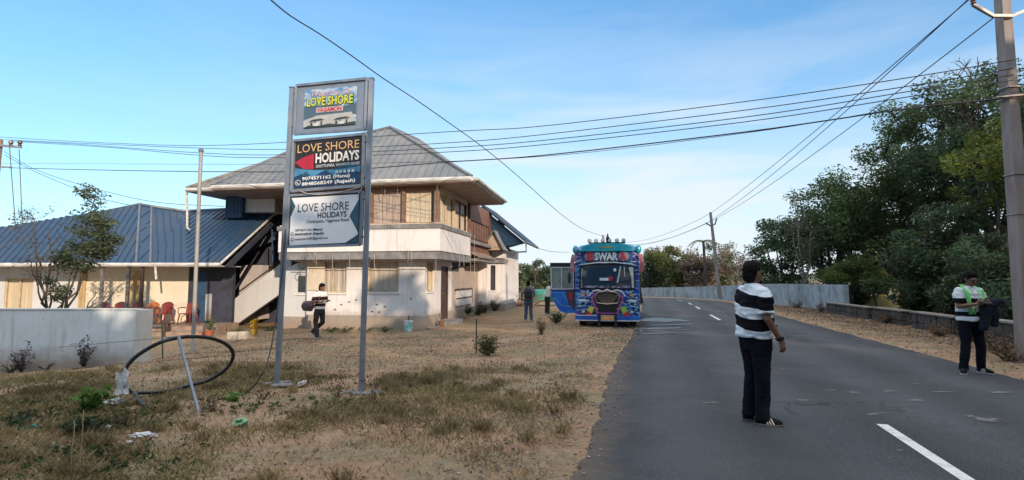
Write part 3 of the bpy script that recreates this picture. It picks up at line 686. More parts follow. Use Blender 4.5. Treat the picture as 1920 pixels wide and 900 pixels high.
def cap(mb, a, b, w=.11): mb.tube([Vector(a)+Vector((0, 0, .035)), Vector(b)+Vector((0, 0, .035))], w*.5, 6)
EZ = 5.12
eFR, eBR, eFL, eBL = H(2.08, -1.2, EZ), H(2.08, 4.6, EZ), H(-8.15, -1.2, EZ), H(-8.15, 4.6, EZ)
q = FU(732, 240, 1.9); RP1 = H(q[0], 1.9, q[1]); q = FU(785, 264, 3.6); RP2 = H(q[0], 3.6, q[1])
q = FU(536, 288, 2.4); RQ = H(q[0], 2.4, q[1])
m = MB(); dn = Vector((-VX, -VY, -.6))
ribs(m, [eFL, eFR, RP1, RQ], dn); ribs(m, [eFR, eBR, RP2, RP1], Vector((UX, UY, -.6)))
ribs(m, [eBR, eBL, RQ, RP2], -dn); ribs(m, [eBL, eFL, RQ], Vector((-UX, -UY, -.6)))
for a, b in ((eFR, RP1), (eBR, RP2), (RP1, RP2), (RP1, RQ), (eFL, RQ)): cap(m, a, b, .14)
main_roof = m.build('roof', ROOF, house)
m = MB()
for a, b in ((eFL, eFR), (eFR, eBR)): m.tube([a+Vector((0, 0, -.05)), b+Vector((0, 0, -.05))], .085, 8)
o2 = Vector((UX, UY, 0))*.14+Vector((0, 0, -.02)); m.tube([eFR+o2+Vector((VX, VY, 0))*.2, eBR+o2], .06, 8)
m.build('gutter', GUT, main_roof)
m = MB(); m.poly([eFL+Vector((0, 0, -.16)), eFR+Vector((0, 0, -.16)), eBR+Vector((0, 0, -.16)), eBL+Vector((0, 0, -.16))], (0, 0, .04)); m.build('soffit', M('soffit_board', (.30, .23, .19), .8, (.22, .16, .13), scale=3), main_roof)
# lower left roof behind the main one
lL, lR = H(-10, -.4, 5.22), H(-5.5, -.4, 5.22); lB = H(-10, 5, 5.22); lT = RQ + Vector((0, 0, -.12)); lT2 = H(-5.5, 4.6, 5.6)
m = MB(); ribs(m, [lL, lR, lT], dn); ribs(m, [lB, lL, lT], Vector((-UX, -UY, -.6)))
cap(m, lL, lT, .12); r2 = m.build('roof', M('weathered_roof_sheet', (.24, .22, .20), .65, (.16, .155, .15), scale=1.5, metal=.1), house)
m = MB(); m.tube([lL+Vector((0, 0, -.05)), lR+Vector((0, 0, -.05))], .075, 8)
m.tube([lL+Vector((.05, .03, -.05)), P(350, 365, lL.y+.1), P(351, 400, lL.y+.1), P(351, 427, lL.y+.1), P(355, 430, lL.y)], .045, 8); m.build('gutter', GUT, r2)
m = MB(); m.poly([lL+Vector((0, 0, -.14)), lR+Vector((0, 0, -.14)), H(-5.5, 4.9, 5.08), lB+Vector((0, 0, -.14))], (0, 0, .03)); m.build('soffit', MAT['soffit_board'], r2)
# rear wing roof seen past the right side
gA = H(-.1, 8.3, 5.75); gB = H(2.55, 8.3, 3.55); gC = H(2.55, 13.5, 3.55); gD = H(-.1, 13.5, 5.75)
m = MB(); ribs(m, [gA, gB, gC, gD], gB-gA); cap(m, gA, gB, .14); r3 = m.build('roof', ROOFB, house)
m = MB(); m.tube([gB+Vector((0, -.1, -.05)), gC+Vector((0, 0, -.05))], .07, 8); m.tube([gB+Vector((.02, -.05, -.08)), gB+Vector((.05, 0, -.55)), H(1.3, 8.6, 2.95)], .045, 8); m.build('gutter', RIDGE, r3)
m = MB(); m.poly([gA+Vector((0, .15, -.12)), gB+Vector((0, .15, -.10)), H(1.25, 9.1, 3.2), H(-.1, 9.1, 3.2)], (VX*.1, VY*.1, 0)); m.build('gable_panel', BLUE, r3)
# small gabled porch roof
pa = H(.93, 7.9, 4.12); pl = H(.3, 7.9, 3.3); pr = H(1.45, 7.9, 3.08); dv = Vector((VX, VY, 0))*2.2
m = MB(); ribs(m, [pa, pr, pr+dv, pa+dv], pr-pa, sp=.2); ribs(m, [pa, pl, pl+dv, pa+dv], pl-pa, sp=.2); r4 = m.build('porch_roof', ROOF, house)
m = MB(); m.poly([pa+Vector((0, 0, -.1))+dv*.05, pr+Vector((-.1, 0, 0))+dv*.05, H(.3, 8.0, 3.08), pl+Vector((.03, 0, -.05))+dv*.05], (VX*.08, VY*.08, 0)); m.build('gable_board', M('tan_board', (.42, .32, .24), .8, (.34, .25, .18), scale=3), r4)
m = MB()
for a, b in ((pa, pr), (pa, pl)): m.tube([a+Vector((0, -.04, 0)), b+Vector((0, -.04, 0))], .045, 6)
m.build('fascia', RIDGE, r4)
# lean-to tiled roof above the receding wall
l0, l1, l2, l3 = H(-.1, 4.2, 3.15), H(-.1, 8.0, 3.15), H(.95, 8.0, 2.62), H(.95, 4.6, 2.62)
m = MB(); ribs(m, [l0, l1, l2, l3], l2-l1, sp=.2, h=.05, w=.1); m.tube([l3+Vector((0, 0, -.04)), l2+Vector((0, 0, -.04))], .055, 8); m.build('lean_to_roof', M('brown_tiles', (.25, .19, .15), .8, (.17, .13, .10), scale=5), house)
m = MB(); m.box((-.05, 4.6, 2.40), (.9, 8.35, 2.52), H); m.build('lean_to_beam', GREYC, house)
# ---- stair side (left of the sign)
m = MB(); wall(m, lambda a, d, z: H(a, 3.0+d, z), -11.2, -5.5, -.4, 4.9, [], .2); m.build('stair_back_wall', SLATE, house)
u0, z0 = FU(422, 402, .9); u1, z1 = FU(455, 360, .9)
m = MB(); m.box((u0, .9, z0-.15), (u1, 2.4, z1+.12), H); m.build('shutter', BLUE, house)
m = MB()
for k in range(5): a = u0+(u1-u0)*(k+.5)/5; m.box((a-.02, .885, z0), (a+.02, .898, z1), H)
m.build('shutter_battens', MAT['blue_paint'], house)
u0, z0 = FU(456, 394, 1.1); u1, z1 = FU(512, 357, 1.1)
m = MB(); m.box((u0, 1.1, z0-.1), (u1+.1, 2.3, z1+.12), H); m.build('upper_wall', WHG, house)
ua, za = FU(448, 560, 2.3); ub, zb = FU(492, 497, 2.3)
m = MB(); m.box((ua, 2.3, -.2), (ub, 2.9, zb), H); m.build('pale_panel', M('pale_plaster', (.50, .46, .44), .9, (.42, .38, .36), scale=2), house)
def fup(px, py, v): a = FU(px, py, v); return H(a[0], v, a[1])
m = MB(); m.poly([fup(417, 578, 1.0), fup(524, 496, 1.0), fup(545, 482, 1.0), fup(546, 540, 1.0), fup(522, 553, 1.0), fup(445, 607, 1.0), fup(419, 606, 1.0)], (VX*.12, VY*.12, 0)); m.build('stair_parapet', WHG, house)
m = MB(); us_, zs = FU(428, 606, 1.15)
for k in range(13): a = us_+.22*k; m.box((a, 1.14, -.4+.185*k), (a+.26, 2.25, -.3+.185*(k+1)), H)
m.build('steps', GREYC, house)
m = MB(); m.tube([fup(448, 547, 1.3), fup(493, 514, 1.3), fup(525, 492, 1.3)], .03, 8); m.tube([fup(448, 547, 1.3), fup(448, 585, 1.3)], .02, 6); m.build('handrail', DARKW, house)
m = MB(); m.poly([fup(434, 432, 2.5), fup(524, 392, 2.5), fup(524, 446, 2.5), fup(436, 484, 2.5)], (VX*.05, VY*.05, 0)); m.build('stair_ceiling', M('dusty_blue_board', (.13, .15, .20), .85, (.09, .10, .14), scale=3), house)
m = MB(); m.poly([fup(400, 489, 1.9), fup(433, 462, 1.9), fup(434, 491, 1.9)], (VX*.05, VY*.05, 0)); m.build('maroon_panel', M('maroon_panel', (.16, .04, .045), .8), house)
# beams under the stair roof
m = MB(); m.tube([fup(463, 425, 1.6), fup(540, 372, 1.6)], .035, 6); m.tube([fup(460, 430, 2.2), fup(530, 440, 2.2)], .03, 6); m.tube([fup(510, 430, 1.2), fup(511, 490, 1.2)], .03, 6); m.build('roof_struts', BLUE, house)
# arched wall piece with window left of the lit wall
m = MB(); wall(m, lambda a, d, z: H(a, .3+d, z), -6.0, -4.8, .1, 1.9, [(-5.45, -5.02, 1.0, 1.75)], .2)
pts = [H(-6.0+1.2*t, .3, 1.9+.42*math.sin(t*math.pi*.55)/math.sin(math.pi*.5)) for t in [i/8 for i in range(9)]]
m.poly([H(-6.0, .3, 1.9)]+pts[1:]+[H(-4.8, .3, 1.9)], (VX*.2, VY*.2, 0)); m.build('arched_wall', WHG, house)
m = MB(); m.box((-6.0, .27, -.5), (-4.8, .5, .1), H); m.build('plinth', PL, house)
window(house, lambda a, d, z: H(a, .3+d, z), -5.45, -5.02, 1.0, 1.75, mull=0, cur=None, fm=WHG, glass=GLD)
m = MB(); m.box((-4.78, -.05, 1.15), (-4.05, -.004, 2.25), H); m.build('open_shutter', M('cream_board', (.72, .62, .50), .8, (.62, .52, .40), scale=2), house)
# conduit, hanging cords, coil
m = MB(); m.tube([H(-4.9, -.72, 2.24), H(.8, -.72, 2.22)], .018, 6); m.build('conduit', DARKW, house)
CORD = M('pale_cord', (.55, .5, .46), .8)
for i, (px, y0, y1) in enumerate([(589, 470, 492), (592, 473, 496), (623, 470, 540), (655, 475, 515), (702, 478, 505), (765, 462, 500), (772, 470, 570), (745, 345, 470), (722, 350, 430), (862, 440, 498), (870, 445, 500), (882, 430, 520), (890, 440, 520), (817, 485, 540)]):
    a = fup(px, y0, -.88); b = fup(px+random.uniform(-1, 2), y1, -.88)
    if px > 830: a = P(px, y0, 20); b = P(px, y1, 20)
    m = MB(); m.tube(curve_pts(a, b, 0, 5, .012), .006, 4); m.build('hanging_cord', CORD, house)
m = MB(); cc = fup(567, 497, -.8); m.tube([cc+Vector((math.cos(t)*.12, 0, math.sin(t)*.14)) for t in np.linspace(0, 6.28, 20)], .014, 6); m.tube([cc+Vector((0, 0, -.14)), cc+Vector((.1, 0, .3))], .01, 5); m.build('cable_coil', M('black_plastic', (.02, .02, .022), .5), house)
m = MB(); m.tube([fup(693, 482, -.85), fup(693, 502, -.85)], .03, 6); m.tube([fup(718, 345, -1.0), fup(716, 362, -1.0), fup(722, 368, -1.0)], .012, 5); m.build('hook', DARKW, house)
m = MB()
for px, py in ((628, 580), (640, 571), (655, 566), (707, 571), (698, 584), (711, 585), (668, 562), (770, 560), (722, 575), (846, 500)):
    c = fup(px, py, -.01); m.add(*splat((0, 0), .05, .03, px, lambda q: 0)); k = len(m.v)-41
    for j in range(k, len(m.v)): x, y, _ = m.v[j]; m.v[j] = tuple(c + Vector((x*UX, x*UY, y)) + Vector((-VX, -VY, 0))*.006)
m.build('plaster_chips', M('chip_brown', (.22, .15, .11), .95), house)

# ================================================================== left wing
wing = thing('single_storey_wing', 'low white building with blue metal hipped roof and veranda, left of the two storey house', 'house', (-14, 20, -.3))
wy = 20.5; wf = lambda a, d, z: Vector((a, wy+d, z))
WW = (P(48, 0, wy).x, P(99, 0, wy).x, .40, 1.62); PW = (P(196, 0, wy).x, P(222, 0, wy).x, .4, 1.5)
CRW = wallmat('cream_plaster', (.74, .66, .52), (.5, .42, .32), .3)
WB = wallmat('cool_white_plaster', (.62, .63, .64), (.40, .37, .34), .5)
m = MB(); wall(m, wf, -27, -17.1, -.6, 2.6, [WW], .2); m.build('wall', WB, wing)
D1 = (P(352, 0, wy).x, P(368, 0, wy).x, -.1, 1.85); D2 = (P(390, 0, wy).x, P(411, 0, wy).x, -.1, 1.85)
m = MB(); wall(m, wf, -17.098, -12.75, -.6, 2.6, [], .2); m.build('veranda_wall', CRW, wing)
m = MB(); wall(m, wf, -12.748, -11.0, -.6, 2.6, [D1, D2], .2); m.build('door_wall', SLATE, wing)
window(wing, wf, *WW, mull=1, cur=CURT, fm=CREAM)
for a_, b_ in ((270, 292), (183, 195)): c = MB(); curtain(c, wf, P(a_, 0, wy).x, P(b_, 0, wy).x, -.1, 1.9, -.06, .02); c.build('curtain', M('gold_curtain', (.52, .38, .20), .9, (.4, .28, .14), scale=3, stretch=(6, 6, .5)), wing)
for dd_ in (D1, D2):
    d = MB(); d.box((dd_[0], .06, -.1), (dd_[1], .1, dd_[3]), wf); d.build('door', BLUE if dd_ is D2 else DARKW, wing)
m = MB(); m.box((-11.9, 20.25, -.05), (-11.8, 20.49, 1.0)); m.build('white_post', WH, wing)
m = MB(); m.box((-19.5, 18.75, -.6), (-10.7, 20.49, -.12)); m.build('veranda_floor', M('veranda_stone', (.34, .24, .18), .9, (.22, .16, .12), scale=6, detail=8, bump=.01), wing)
m = MB(); m.box((-12.6, 18.2, -.6), (-10.9, 18.74, -.26)); m.build('veranda_step', MAT['veranda_stone'], wing)
POSTM = M('post_grey', (.16, .15, .15), .7, (.1, .095, .09), scale=5)
for px in (222, 269, 294):
    m = MB(); x = P(px, 0, 19.1).x; m.cbox((x-.05, 19.05, -.12), (x+.05, 19.15, 2.1), .01); m.build('veranda_post', POSTM if px != 294 else DARKW, wing)
m = MB(); m.tube([P(291, 498, 18.95), P(293, 524, 18.95)], .04, 6); m.build('down_pipe', GUT, wing)
m = MB(); m.tube([P(240, 521, 19.6), P(258, 504, 19.6)], .025, 6); m.build('bracket_lamp', GUT, wing)
# roof facets
ez = 2.14; e0 = Vector((-27, 19, ez)); eL = P(255, 494, 19); eR = P(282, 494, 19); eV = P(352, 494, 19); eE = P(415, 490, 19)
for q in (eL, eR, eV, eE): q.z = ez
pkL = P(262, 384, 22.3); pkR = P(284, 388, 22.3); vT = P(347, 397, 23); rT = P(528, 388, 23); far = P(-40, 478, 22.6)
m = MB()
ribs(m, [e0, eL, pkL, Vector((-27, 22.6, 2.55))], Vector((.35, -1, -.8)), sp=.25)
ribs(m, [eL, eR, pkR, pkL], Vector((0, -1, -.8)), sp=.6)
ribs(m, [eR, eV, vT, pkR], Vector((.75, -1, -.9)), sp=.25)
ribs(m, [eV, eE, rT, vT], rT-eE, sp=.25)
m.build('roof', ROOFB, wing)
m = MB(); bk = Vector((0, 3.2, -2.3))
m.add([Vector((-27, 22.6, 2.55)), pkL, pkR, vT, rT, rT+bk, vT+bk, pkR+bk, pkL+bk, Vector((-27, 25, 1.6))], [(0, 1, 8, 9), (1, 2, 7, 8), (2, 3, 6, 7), (3, 4, 5, 6)]); m.build('rear_roof', ROOFB, wing)
m = MB(); cap(m, Vector((-27, 22.6, 2.55)), pkL); cap(m, pkL, pkR); cap(m, pkR, vT); cap(m, vT, rT); cap(m, pkL, eL, .08); cap(m, pkR, eR, .08); m.build('ridge_cap', RIDGE, wing)
m = MB(); m.tube([Vector((-27, 18.95, ez-.05)), Vector((eE.x, 18.95, ez-.04))], .075, 8); m.tube([Vector((eE.x, 18.95, ez)), rT+Vector((.05, -.02, 0))], .045, 6); m.build('gutter', GUT, wing)
m = MB(); m.box((-27, 19.05, ez-.1), (eE.x-.02, 20.45, ez-.07)); m.build('soffit', WB, wing)
m = MB(); m.poly([eE+Vector((.05, .1, -.1)), rT+Vector((.05, 0, -.1)), Vector((rT.x+.05, 23, 4.42)), Vector((eE.x+.1, 19.35, 2.0))], (.08, 0, 0)); m.build('gable_board', M('slate_board', (.03, .035, .055), .8), wing)
m = MB(); m.box((-27, 20.7, -.6), (-26.8, 25, 2)); m.box((-26.8, 24.8, -.6), (-11, 25, 1.8)); m.build('rear_wall', WB, wing)
# ================================================================== roadside sign
STEEL = M('galvanised_steel', (.20, .24, .30), .45, (.30, .33, .37), scale=5, metal=.35, stretch=(1, 1, .5), detail=8)
RUST = M('rust_spots', (.20, .10, .07), .8)
pLb, pRb = G(519, 722), G(677, 738)
pLt = P(548, 166, pLb.y-.0); pRt = P(697, 149, pRb.y)
sign = thing('roadside_sign', 'tall two post steel sign with three stacked hotel boards on the dry grass', 'sign', (pLb+pRb)/2)
for b, t in ((pLb, pLt), (pRb, pRt)):
    m = MB(); m.tube([b-Vector((0, 0, .15)), t], .046, 4); po = m.build('post', STEEL, sign)
    m = MB(); m.tube([t-Vector((0, 0, .0)), t+Vector((0, 0, .02))], .053, 4); m.build('post_cap', RIDGE, po)
sn = (pRb-pLb).cross(pLt-pLb).normalized()
if sn.y > 0: sn = -sn
def SP(px, py, d=0):
    r = ray(px, py); o = Vector((0, 0, CH)); t = (pLb-o).dot(sn)/r.dot(sn); return o + r*t + sn*d
def bil(c, d=0):
    A, B, C_, D = [SP(*q) for q in c]        # TL TR BR BL
    return lambda s, t, e=0: (A*(1-s)*t + B*s*t + C_*s*(1-t) + D*(1-s)*(1-t)) + sn*(d+e)
def board(name, outer, inner, label, fwm, backm):
    fo = bil(outer); fi = bil(inner, .012)
    m = MB(); m.poly([fo(0, 0), fo(1, 0), fo(1, 1), fo(0, 1)], -sn*.05); o = m.build(name, backm, sign); o['label'] = label
    m = MB(); c = [fo(0, 0, .01), fo(1, 0, .01), fo(1, 1, .01), fo(0, 1, .01)]
    for a, b in zip(c, c[1:]+c[:1]): m.tube([a, b], .026, 4)
    m.build('board_frame', STEEL, o)
    m = MB()
    for s_, sg in ((0, -1), (1, 1)):
        for t_ in (.15, .85): a = fo(s_, t_); b_ = a + (fo(1, t_)-fo(0, t_)).normalized()*sg*.06; m.tube([a, b_], .014, 6)
    m.build('bracket', RIDGE, o)
    return o, fi
def rect(mb, f, s0, s1, t0, t1, e, n=1): mb.add([f(s0, t0, e), f(s1, t0, e), f(s1, t1, e), f(s0, t1, e)], [(0, 1, 2, 3)])
def shape(mb, f, pts, e): mb.add([f(s, t, e) for s, t in pts], [tuple(range(len(pts)))])
def flat(name, col, rough=.45): return M(name, col, rough, var=.12, scale=6)
def finish(mb, name, mat, par): return mb.build(name, mat, par)
# board 1
o1, f1 = board('top_board', [(557, 161), (689, 148), (685, 243), (553, 252)], [(573, 170), (671, 161), (668, 233), (570, 241)], 'top board with a picture panel welcoming guests', STEEL, flat('board_grey_blue', (.24, .29, .37)))
m = MB(); rect(m, f1, 0, 1, 0, 1, 0); pic = m.build('picture_panel', M('picture_sky', (.10, .28, .55), .4, (.48, .58, .68), scale=5, stretch=(1, 1, 3), lohi=(.42, .55)), o1)
m = MB(); shape(m, f1, [(0, .58), (.12, .60), (.3, .55), (.55, .60), (.75, .50), (1, .55), (1, .26), (.6, .33), (.3, .30), (0, .22)], .003); m.build('painted_hills', flat('picture_slate', (.09, .15, .20)), pic)
m = MB(); shape(m, f1, [(0, .18), (.25, .30), (.92, .33), (1, .02), (0, .02)], .005); m.build('painted_ground', flat('picture_pale', (.50, .50, .48)), pic)
m = MB()
for s0 in (.12, .60):
    shape(m, f1, [(s0-.03, .14), (s0+.05, .20), (s0+.22, .22), (s0+.30, .17)], .007); rect(m, f1, s0+.02, s0+.06, .04, .13, .007); rect(m, f1, s0+.10, s0+.12, .04, .15, .007); rect(m, f1, s0+.22, s0+.25, .04, .15, .007)
shape(m, f1, [(0, .0), (.1, .06), (.3, .03), (.5, .07), (.7, .03), (1, .08), (1, 0)], .009); m.build('painted_houses', flat('picture_dark', (.05, .07, .07)), pic)
m = MB()
for s0 in (.23, .72): rect(m, f1, s0-.02, s0+.07, .035, .10, .010)
m.build('painted_walls', flat('picture_white', (.72, .72, .70)), pic)
m = MB(); put_text(m, 'Welcome To', (.15, .90, .80, .95), lambda s, t: f1(s, t, .010), .015, .35); m.build('lettering', flat('pale_red_letter', (.62, .42, .46)), pic)
m = MB(); put_text(m, 'LOVE SHORE', (.045, .955, .535, .80), lambda s, t: f1(s, t, .009), .075); m.build('lettering', flat('letter_green_edge', (.05, .16, .05)), pic)
m = MB(); put_text(m, 'LOVE SHORE', (.06, .94, .55, .785), lambda s, t: f1(s, t, .013), .02); m.build('lettering', flat('letter_yellow', (.72, .68, .08)), pic)
m = MB(); rect(m, f1, .25, .76, .375, .505, .008); m.build('lettering_ground', flat('letter_pink_ground', (.62, .55, .56)), pic)
m = MB(); put_text(m, 'VAGAMON', (.27, .74, .385, .495), lambda s, t: f1(s, t, .012), .03, .15); m.build('lettering', flat('letter_red', (.55, .03, .05)), pic)
# board 2
o2_, f2 = board('middle_board', [(551.5, 264.5), (683, 252), (680.5, 348), (548, 359)], [(556, 268), (678.5, 256.5), (675.5, 343.5), (552.5, 353)], 'dark middle board with a red arrow and phone numbers', STEEL, flat('board_grey', (.2, .2, .21)))
m = MB(); rect(m, f2, 0, 1, 0, 1, 0); p2 = m.build('picture_panel', flat('poster_black', (.028, .022, .022)), o2_)
m = MB(); shape(m, f2, [(0, .44), (.12, .40), (.30, .36), (.55, .34), (.8, .36), (1, .38), (1, 0), (0, 0)], .003); m.build('painted_sky', M('poster_sky', (.10, .32, .52), .4, (.04, .16, .32), scale=3), p2)
m = MB(); shape(m, f2, [(0, .24), (.12, .30), (.28, .20), (.42, .30), (.5, .34), (.62, .20), (.8, .33), (1, .24), (1, 0), (0, 0)], .005); m.build('painted_hills', flat('poster_navy', (.012, .045, .12)), p2)
m = MB(); shape(m, f2, [(.0, .56), (.14, .66), (.30, .72), (.305, .38), (.14, .40)], .006); m.build('red_arrow', flat('poster_red', (.50, .02, .045)), p2)
m = MB(); shape(m, f2, [(.60, .33), (.66, .37), (.9, .42), (.95, .37)], .007); shape(m, f2, [(.1, .25), (.18, .34), (.26, .25)], .007); m.build('painted_roofs', flat('poster_roof', (.02, .10, .16)), p2)
m = MB()
for k in range(5): rect(m, f2, .64+k*.06, .68+k*.06, .25, .31, .008)
m.build('painted_walls', flat('poster_pale', (.5, .62, .70)), p2)
m = MB(); put_text(m, 'LOVE SHORE', (.04, .98, .76, .94), lambda s, t: f2(s, t, .010), .0); m.build('lettering', M('letter_gold', (.75, .62, .20), .45, (.66, .36, .22), scale=7), p2)
m = MB(); put_text(m, 'HOLIDAYS', (.33, .985, .50, .72), lambda s, t: f2(s, t, .010), .035); m.build('lettering', flat('letter_white', (.82, .80, .78)), p2)
m = MB(); put_text(m, 'CHOTTUPARA, VAGAMON ROAD', (.34, .995, .39, .465), lambda s, t: f2(s, t, .011), .02); m.build('lettering', flat('letter_light', (.62, .70, .76)), p2)
m = MB(); put_text(m, '9074571162 (Manu)', (.13, .86, .125, .225), lambda s, t: f2(s, t, .011), .03); m.build('lettering', MAT['letter_white'], p2); m = MB(); put_text(m, '8848568249 (Rajesh)', (.13, .94, .01, .11), lambda s, t: f2(s, t, .011), .03); m.build('lettering', MAT['letter_white'], p2)
def phone(mb, f, cs, ct, r, e, asp):
    n = 20; vs = []
    for k in range(n): t = 2*math.pi*k/n; vs += [f(cs+math.cos(t)*r, ct+math.sin(t)*r*asp, e), f(cs+math.cos(t)*r*.82, ct+math.sin(t)*r*asp*.82, e)]
    mb.add(vs, [(2*k, (2*k+2) % (2*n), (2*k+3) % (2*n), 2*k+1) for k in range(n)])
    shape(mb, f, [(cs-r*.5, ct+r*.3*asp), (cs-r*.25, ct+r*.5*asp), (cs-r*.1, ct+r*.2*asp), (cs-r*.2, ct), (cs+r*.1, ct-r*.35*asp), (cs+r*.3, ct-r*.25*asp), (cs+r*.5, ct-r*.45*asp), (cs+r*.1, ct-r*.6*asp), (cs-r*.4, ct-r*.2*asp)], e)
m = MB(); phone(m, f2, .065, .11, .045, .011, 1.35); m.build('phone_symbol', MAT['letter_white'], p2)
# board 3
o3, f3 = board('bottom_board', [(543.7, 367), (680, 358.7), (676, 459), (539.4, 463.4)], [(548, 371.7), (674.4, 364.4), (672, 454), (543.7, 460.5)], 'white bottom board with dark lettering', STEEL, flat('board_slate', (.05, .08, .11)))
m = MB(); rect(m, f3, 0, 1, 0, 1, 0); p3 = m.build('banner', M('banner_navy', (.025, .07, .12), .45, (.05, .12, .20), scale=2), o3)
m = MB(); shape(m, f3, [(.0, 1.0), (.07, .82), (.0, .60), (0, 0), (.83, 0), (1.0, .16), (1.0, .20), (.875, .55), (1.0, .90), (1, 1)], .004); m.build('banner_white', M('banner_white', (.86, .87, .90), .5, (.80, .82, .86), scale=3), p3)
DK = flat('letter_dark', (.035, .045, .06))
m = MB(); put_text(m, 'LOVE SHORE', (.11, .865, .69, .86), lambda s, t: f3(s, t, .008), .0); m.build('lettering', DK, p3); m = MB(); put_text(m, 'HOLIDAYS', (.415, .835, .54, .665), lambda s, t: f3(s, t, .008), .02); m.build('lettering', DK, p3); m = MB()
put_text(m, 'Chottupara, Vagamon Road', (.25, .87, .43, .515), lambda s, t: f3(s, t, .008), .01); m.build('lettering', DK, p3); m = MB(); put_text(m, '9074571162 (Manu)', (.085, .49, .27, .335), lambda s, t: f3(s, t, .008), .03); m.build('lettering', DK, p3); m = MB(); put_text(m, '8848568249 (Rajesh)', (.085, .515, .185, .25), lambda s, t: f3(s, t, .008), .03)
m.build('lettering', DK, p3); m = MB(); put_text(m, 'mekenoor9287@gmail.com', (.085, .58, .085, .155), lambda s, t: f3(s, t, .008), .01); m.build('lettering', DK, p3)
m = MB(); phone(m, f3, .045, .235, .028, .008, 1.35)
for q in ((.025, .065, .09, .10), (.025, .065, .145, .155), (.025, .031, .10, .145), (.059, .065, .10, .145)): rect(m, f3, *q, .008)
m.build('contact_symbols', DK, p3)
# serifs on the big letters would be sub-pixel; crossing ties on the frame instead
m = MB(); m.tube([SP(562, 357, .04), SP(580, 364, .05), SP(600, 366, .05), SP(640, 362, .05), SP(678, 352, .05)], .008, 5); m.tube([SP(683, 352, .05), SP(676, 366, .05), SP(674, 372, .05)], .007, 5); m.build('tie_wire', M('pale_wire', (.45, .40, .40), .7), sign)
for i, (p, r_) in enumerate(((pLb, .2), (pRb, .22))):
    m = MB()
    for k in range(9):
        a = random.uniform(0, 6.28); d = random.uniform(.02, r_); m.ell((p.x+math.cos(a)*d, p.y+math.sin(a)*d*.8, p.z+.005), (random.uniform(.05, .10), random.uniform(.04, .08), random.uniform(.02, .045)), 8, 5)
    m.build('concrete_footing', M('pale_concrete', (.26, .25, .25), .95, (.15, .145, .14), scale=15, bump=.01), sign)
BLK = M('black_hose', (.022, .022, .024), .42)
def cable(name, label, pts, r, cat='cable', mat=None, group=None, n=6, jit=0):
    m = MB(); m.tube(pts, r, n); o = m.build(name, mat or BLK, None, loc=tuple(pts[0]), smooth=True); return tag(o, label, cat, group)
g1 = G(455, 745); cable('dangling_cable', 'thin black cable hanging from the left post of the sign to the grass', [SP(540, 430, .05), SP(533, 520, .05), P(517, 600, 7.5), P(508, 655, 7.3), P(498, 690, 7.15), P(480, 720, 6.95), g1+Vector((0, 0, .02))], .009)
# ================================================================== hoop of hose with prop
st_b = G(377, 773); st_t = P(335, 632, 6.75)
m = MB(); m.tube([st_b-Vector((0, 0, .1)), st_t], .020, 4); o = m.build('metal_prop', STEEL, None, loc=tuple(st_b)); tag(o, 'slanting grey square metal stake holding up the black hose loop', 'stake')
hp = [G(246, 741)+Vector((0, 0, .03)), P(238, 728, 6.8), P(230, 706, 6.85), P(236, 690, 6.9), P(252, 671, 6.95), P(275, 655, 7), P(303, 641, 7), P(335, 633, 6.82), P(365, 631, 7.1), P(395, 634, 7.3), P(420, 643, 7.5), P(434, 655, 7.6), P(437, 668, 7.75), P(431, 683, 7.8), P(418, 697, 7.8), P(400, 708, 7.8), P(380, 717, 7.75), G(352, 727)+Vector((0, 0, .03)), G(325, 735)+Vector((0, 0, .03)), G(290, 740)+Vector((0, 0, .03)), G(255, 743)+Vector((0, 0, .04)), P(262, 752, 6.7), G(272, 765)+Vector((0, 0, .02))]
def sm(pts, k=3):
    o = []
    for i in range(len(pts)-1):
        p0, p1, p2_, p3_ = pts[max(i-1, 0)], pts[i], pts[i+1], pts[min(i+2, len(pts)-1)]
        for j in range(k):
            t = j/k; o.append(.5*((2*p1) + (p2_-p0)*t + (2*p0-5*p1+4*p2_-p3_)*t*t + (-p0+3*p1-3*p2_+p3_)*t**3))
    return o+[pts[-1]]
cable('hose_loop', 'big loop of thick black hose propped upright on the grass', sm(hp), .026, 'hose', n=10)
WHT = M('white_plastic', (.62, .62, .62), .5, (.42, .42, .42), scale=10)
def crumple(name, label, c, r, mat, cat, seed, n=3, flatz=.6):
    bm = bmesh.new(); bmesh.ops.create_icosphere(bm, subdivisions=n, radius=1)
    for v in bm.verts:
        k = 1+.9*noise.noise(v.co*1.6+Vector((seed, 0, 0)))+.35*noise.noise(v.co*4+Vector((0, seed, 0))); v.co = Vector((v.co.x*r[0], v.co.y*r[1], v.co.z*r[2]))*k
        v.co.z = max(v.co.z, -r[2]*.35)
    me = bpy.data.meshes.new(name); bm.to_mesh(me); bm.free(); me.materials.append(mat); o = bpy.data.objects.new(name, me); COL.objects.link(o); o.location = c
    return tag(o, label, cat)
crumple('plastic_bag', 'torn white plastic bag tied where the black hose loop meets the grass', P(228, 728, 6.75), (.085, .06, .19), WHT, 'bag', 3)
crumple('torn_wrapper', 'torn white wrapper lying just left of the foot of the white bag', G(215, 757)+Vector((0, 0, .03)), (.09, .05, .04), WHT, 'litter', 5)
crumple('torn_wrapper', 'long crumpled white wrapper in the dry grass in front of the hose', G(268, 820)+Vector((0, 0, .02)), (.12, .04, .025), WHT, 'litter', 8)
crumple('torn_wrapper', 'small crumpled white scrap lowest in front of the hose', G(242, 832)+Vector((0, 0, .01)), (.055, .03, .02), WHT, 'litter', 9)
crumple('litter_packet', 'turquoise packet in the weeds at the left edge', G(58, 806)+Vector((0, 0, .02)), (.085, .05, .03), M('turquoise', (.03, .28, .30), .5), 'litter', 11)
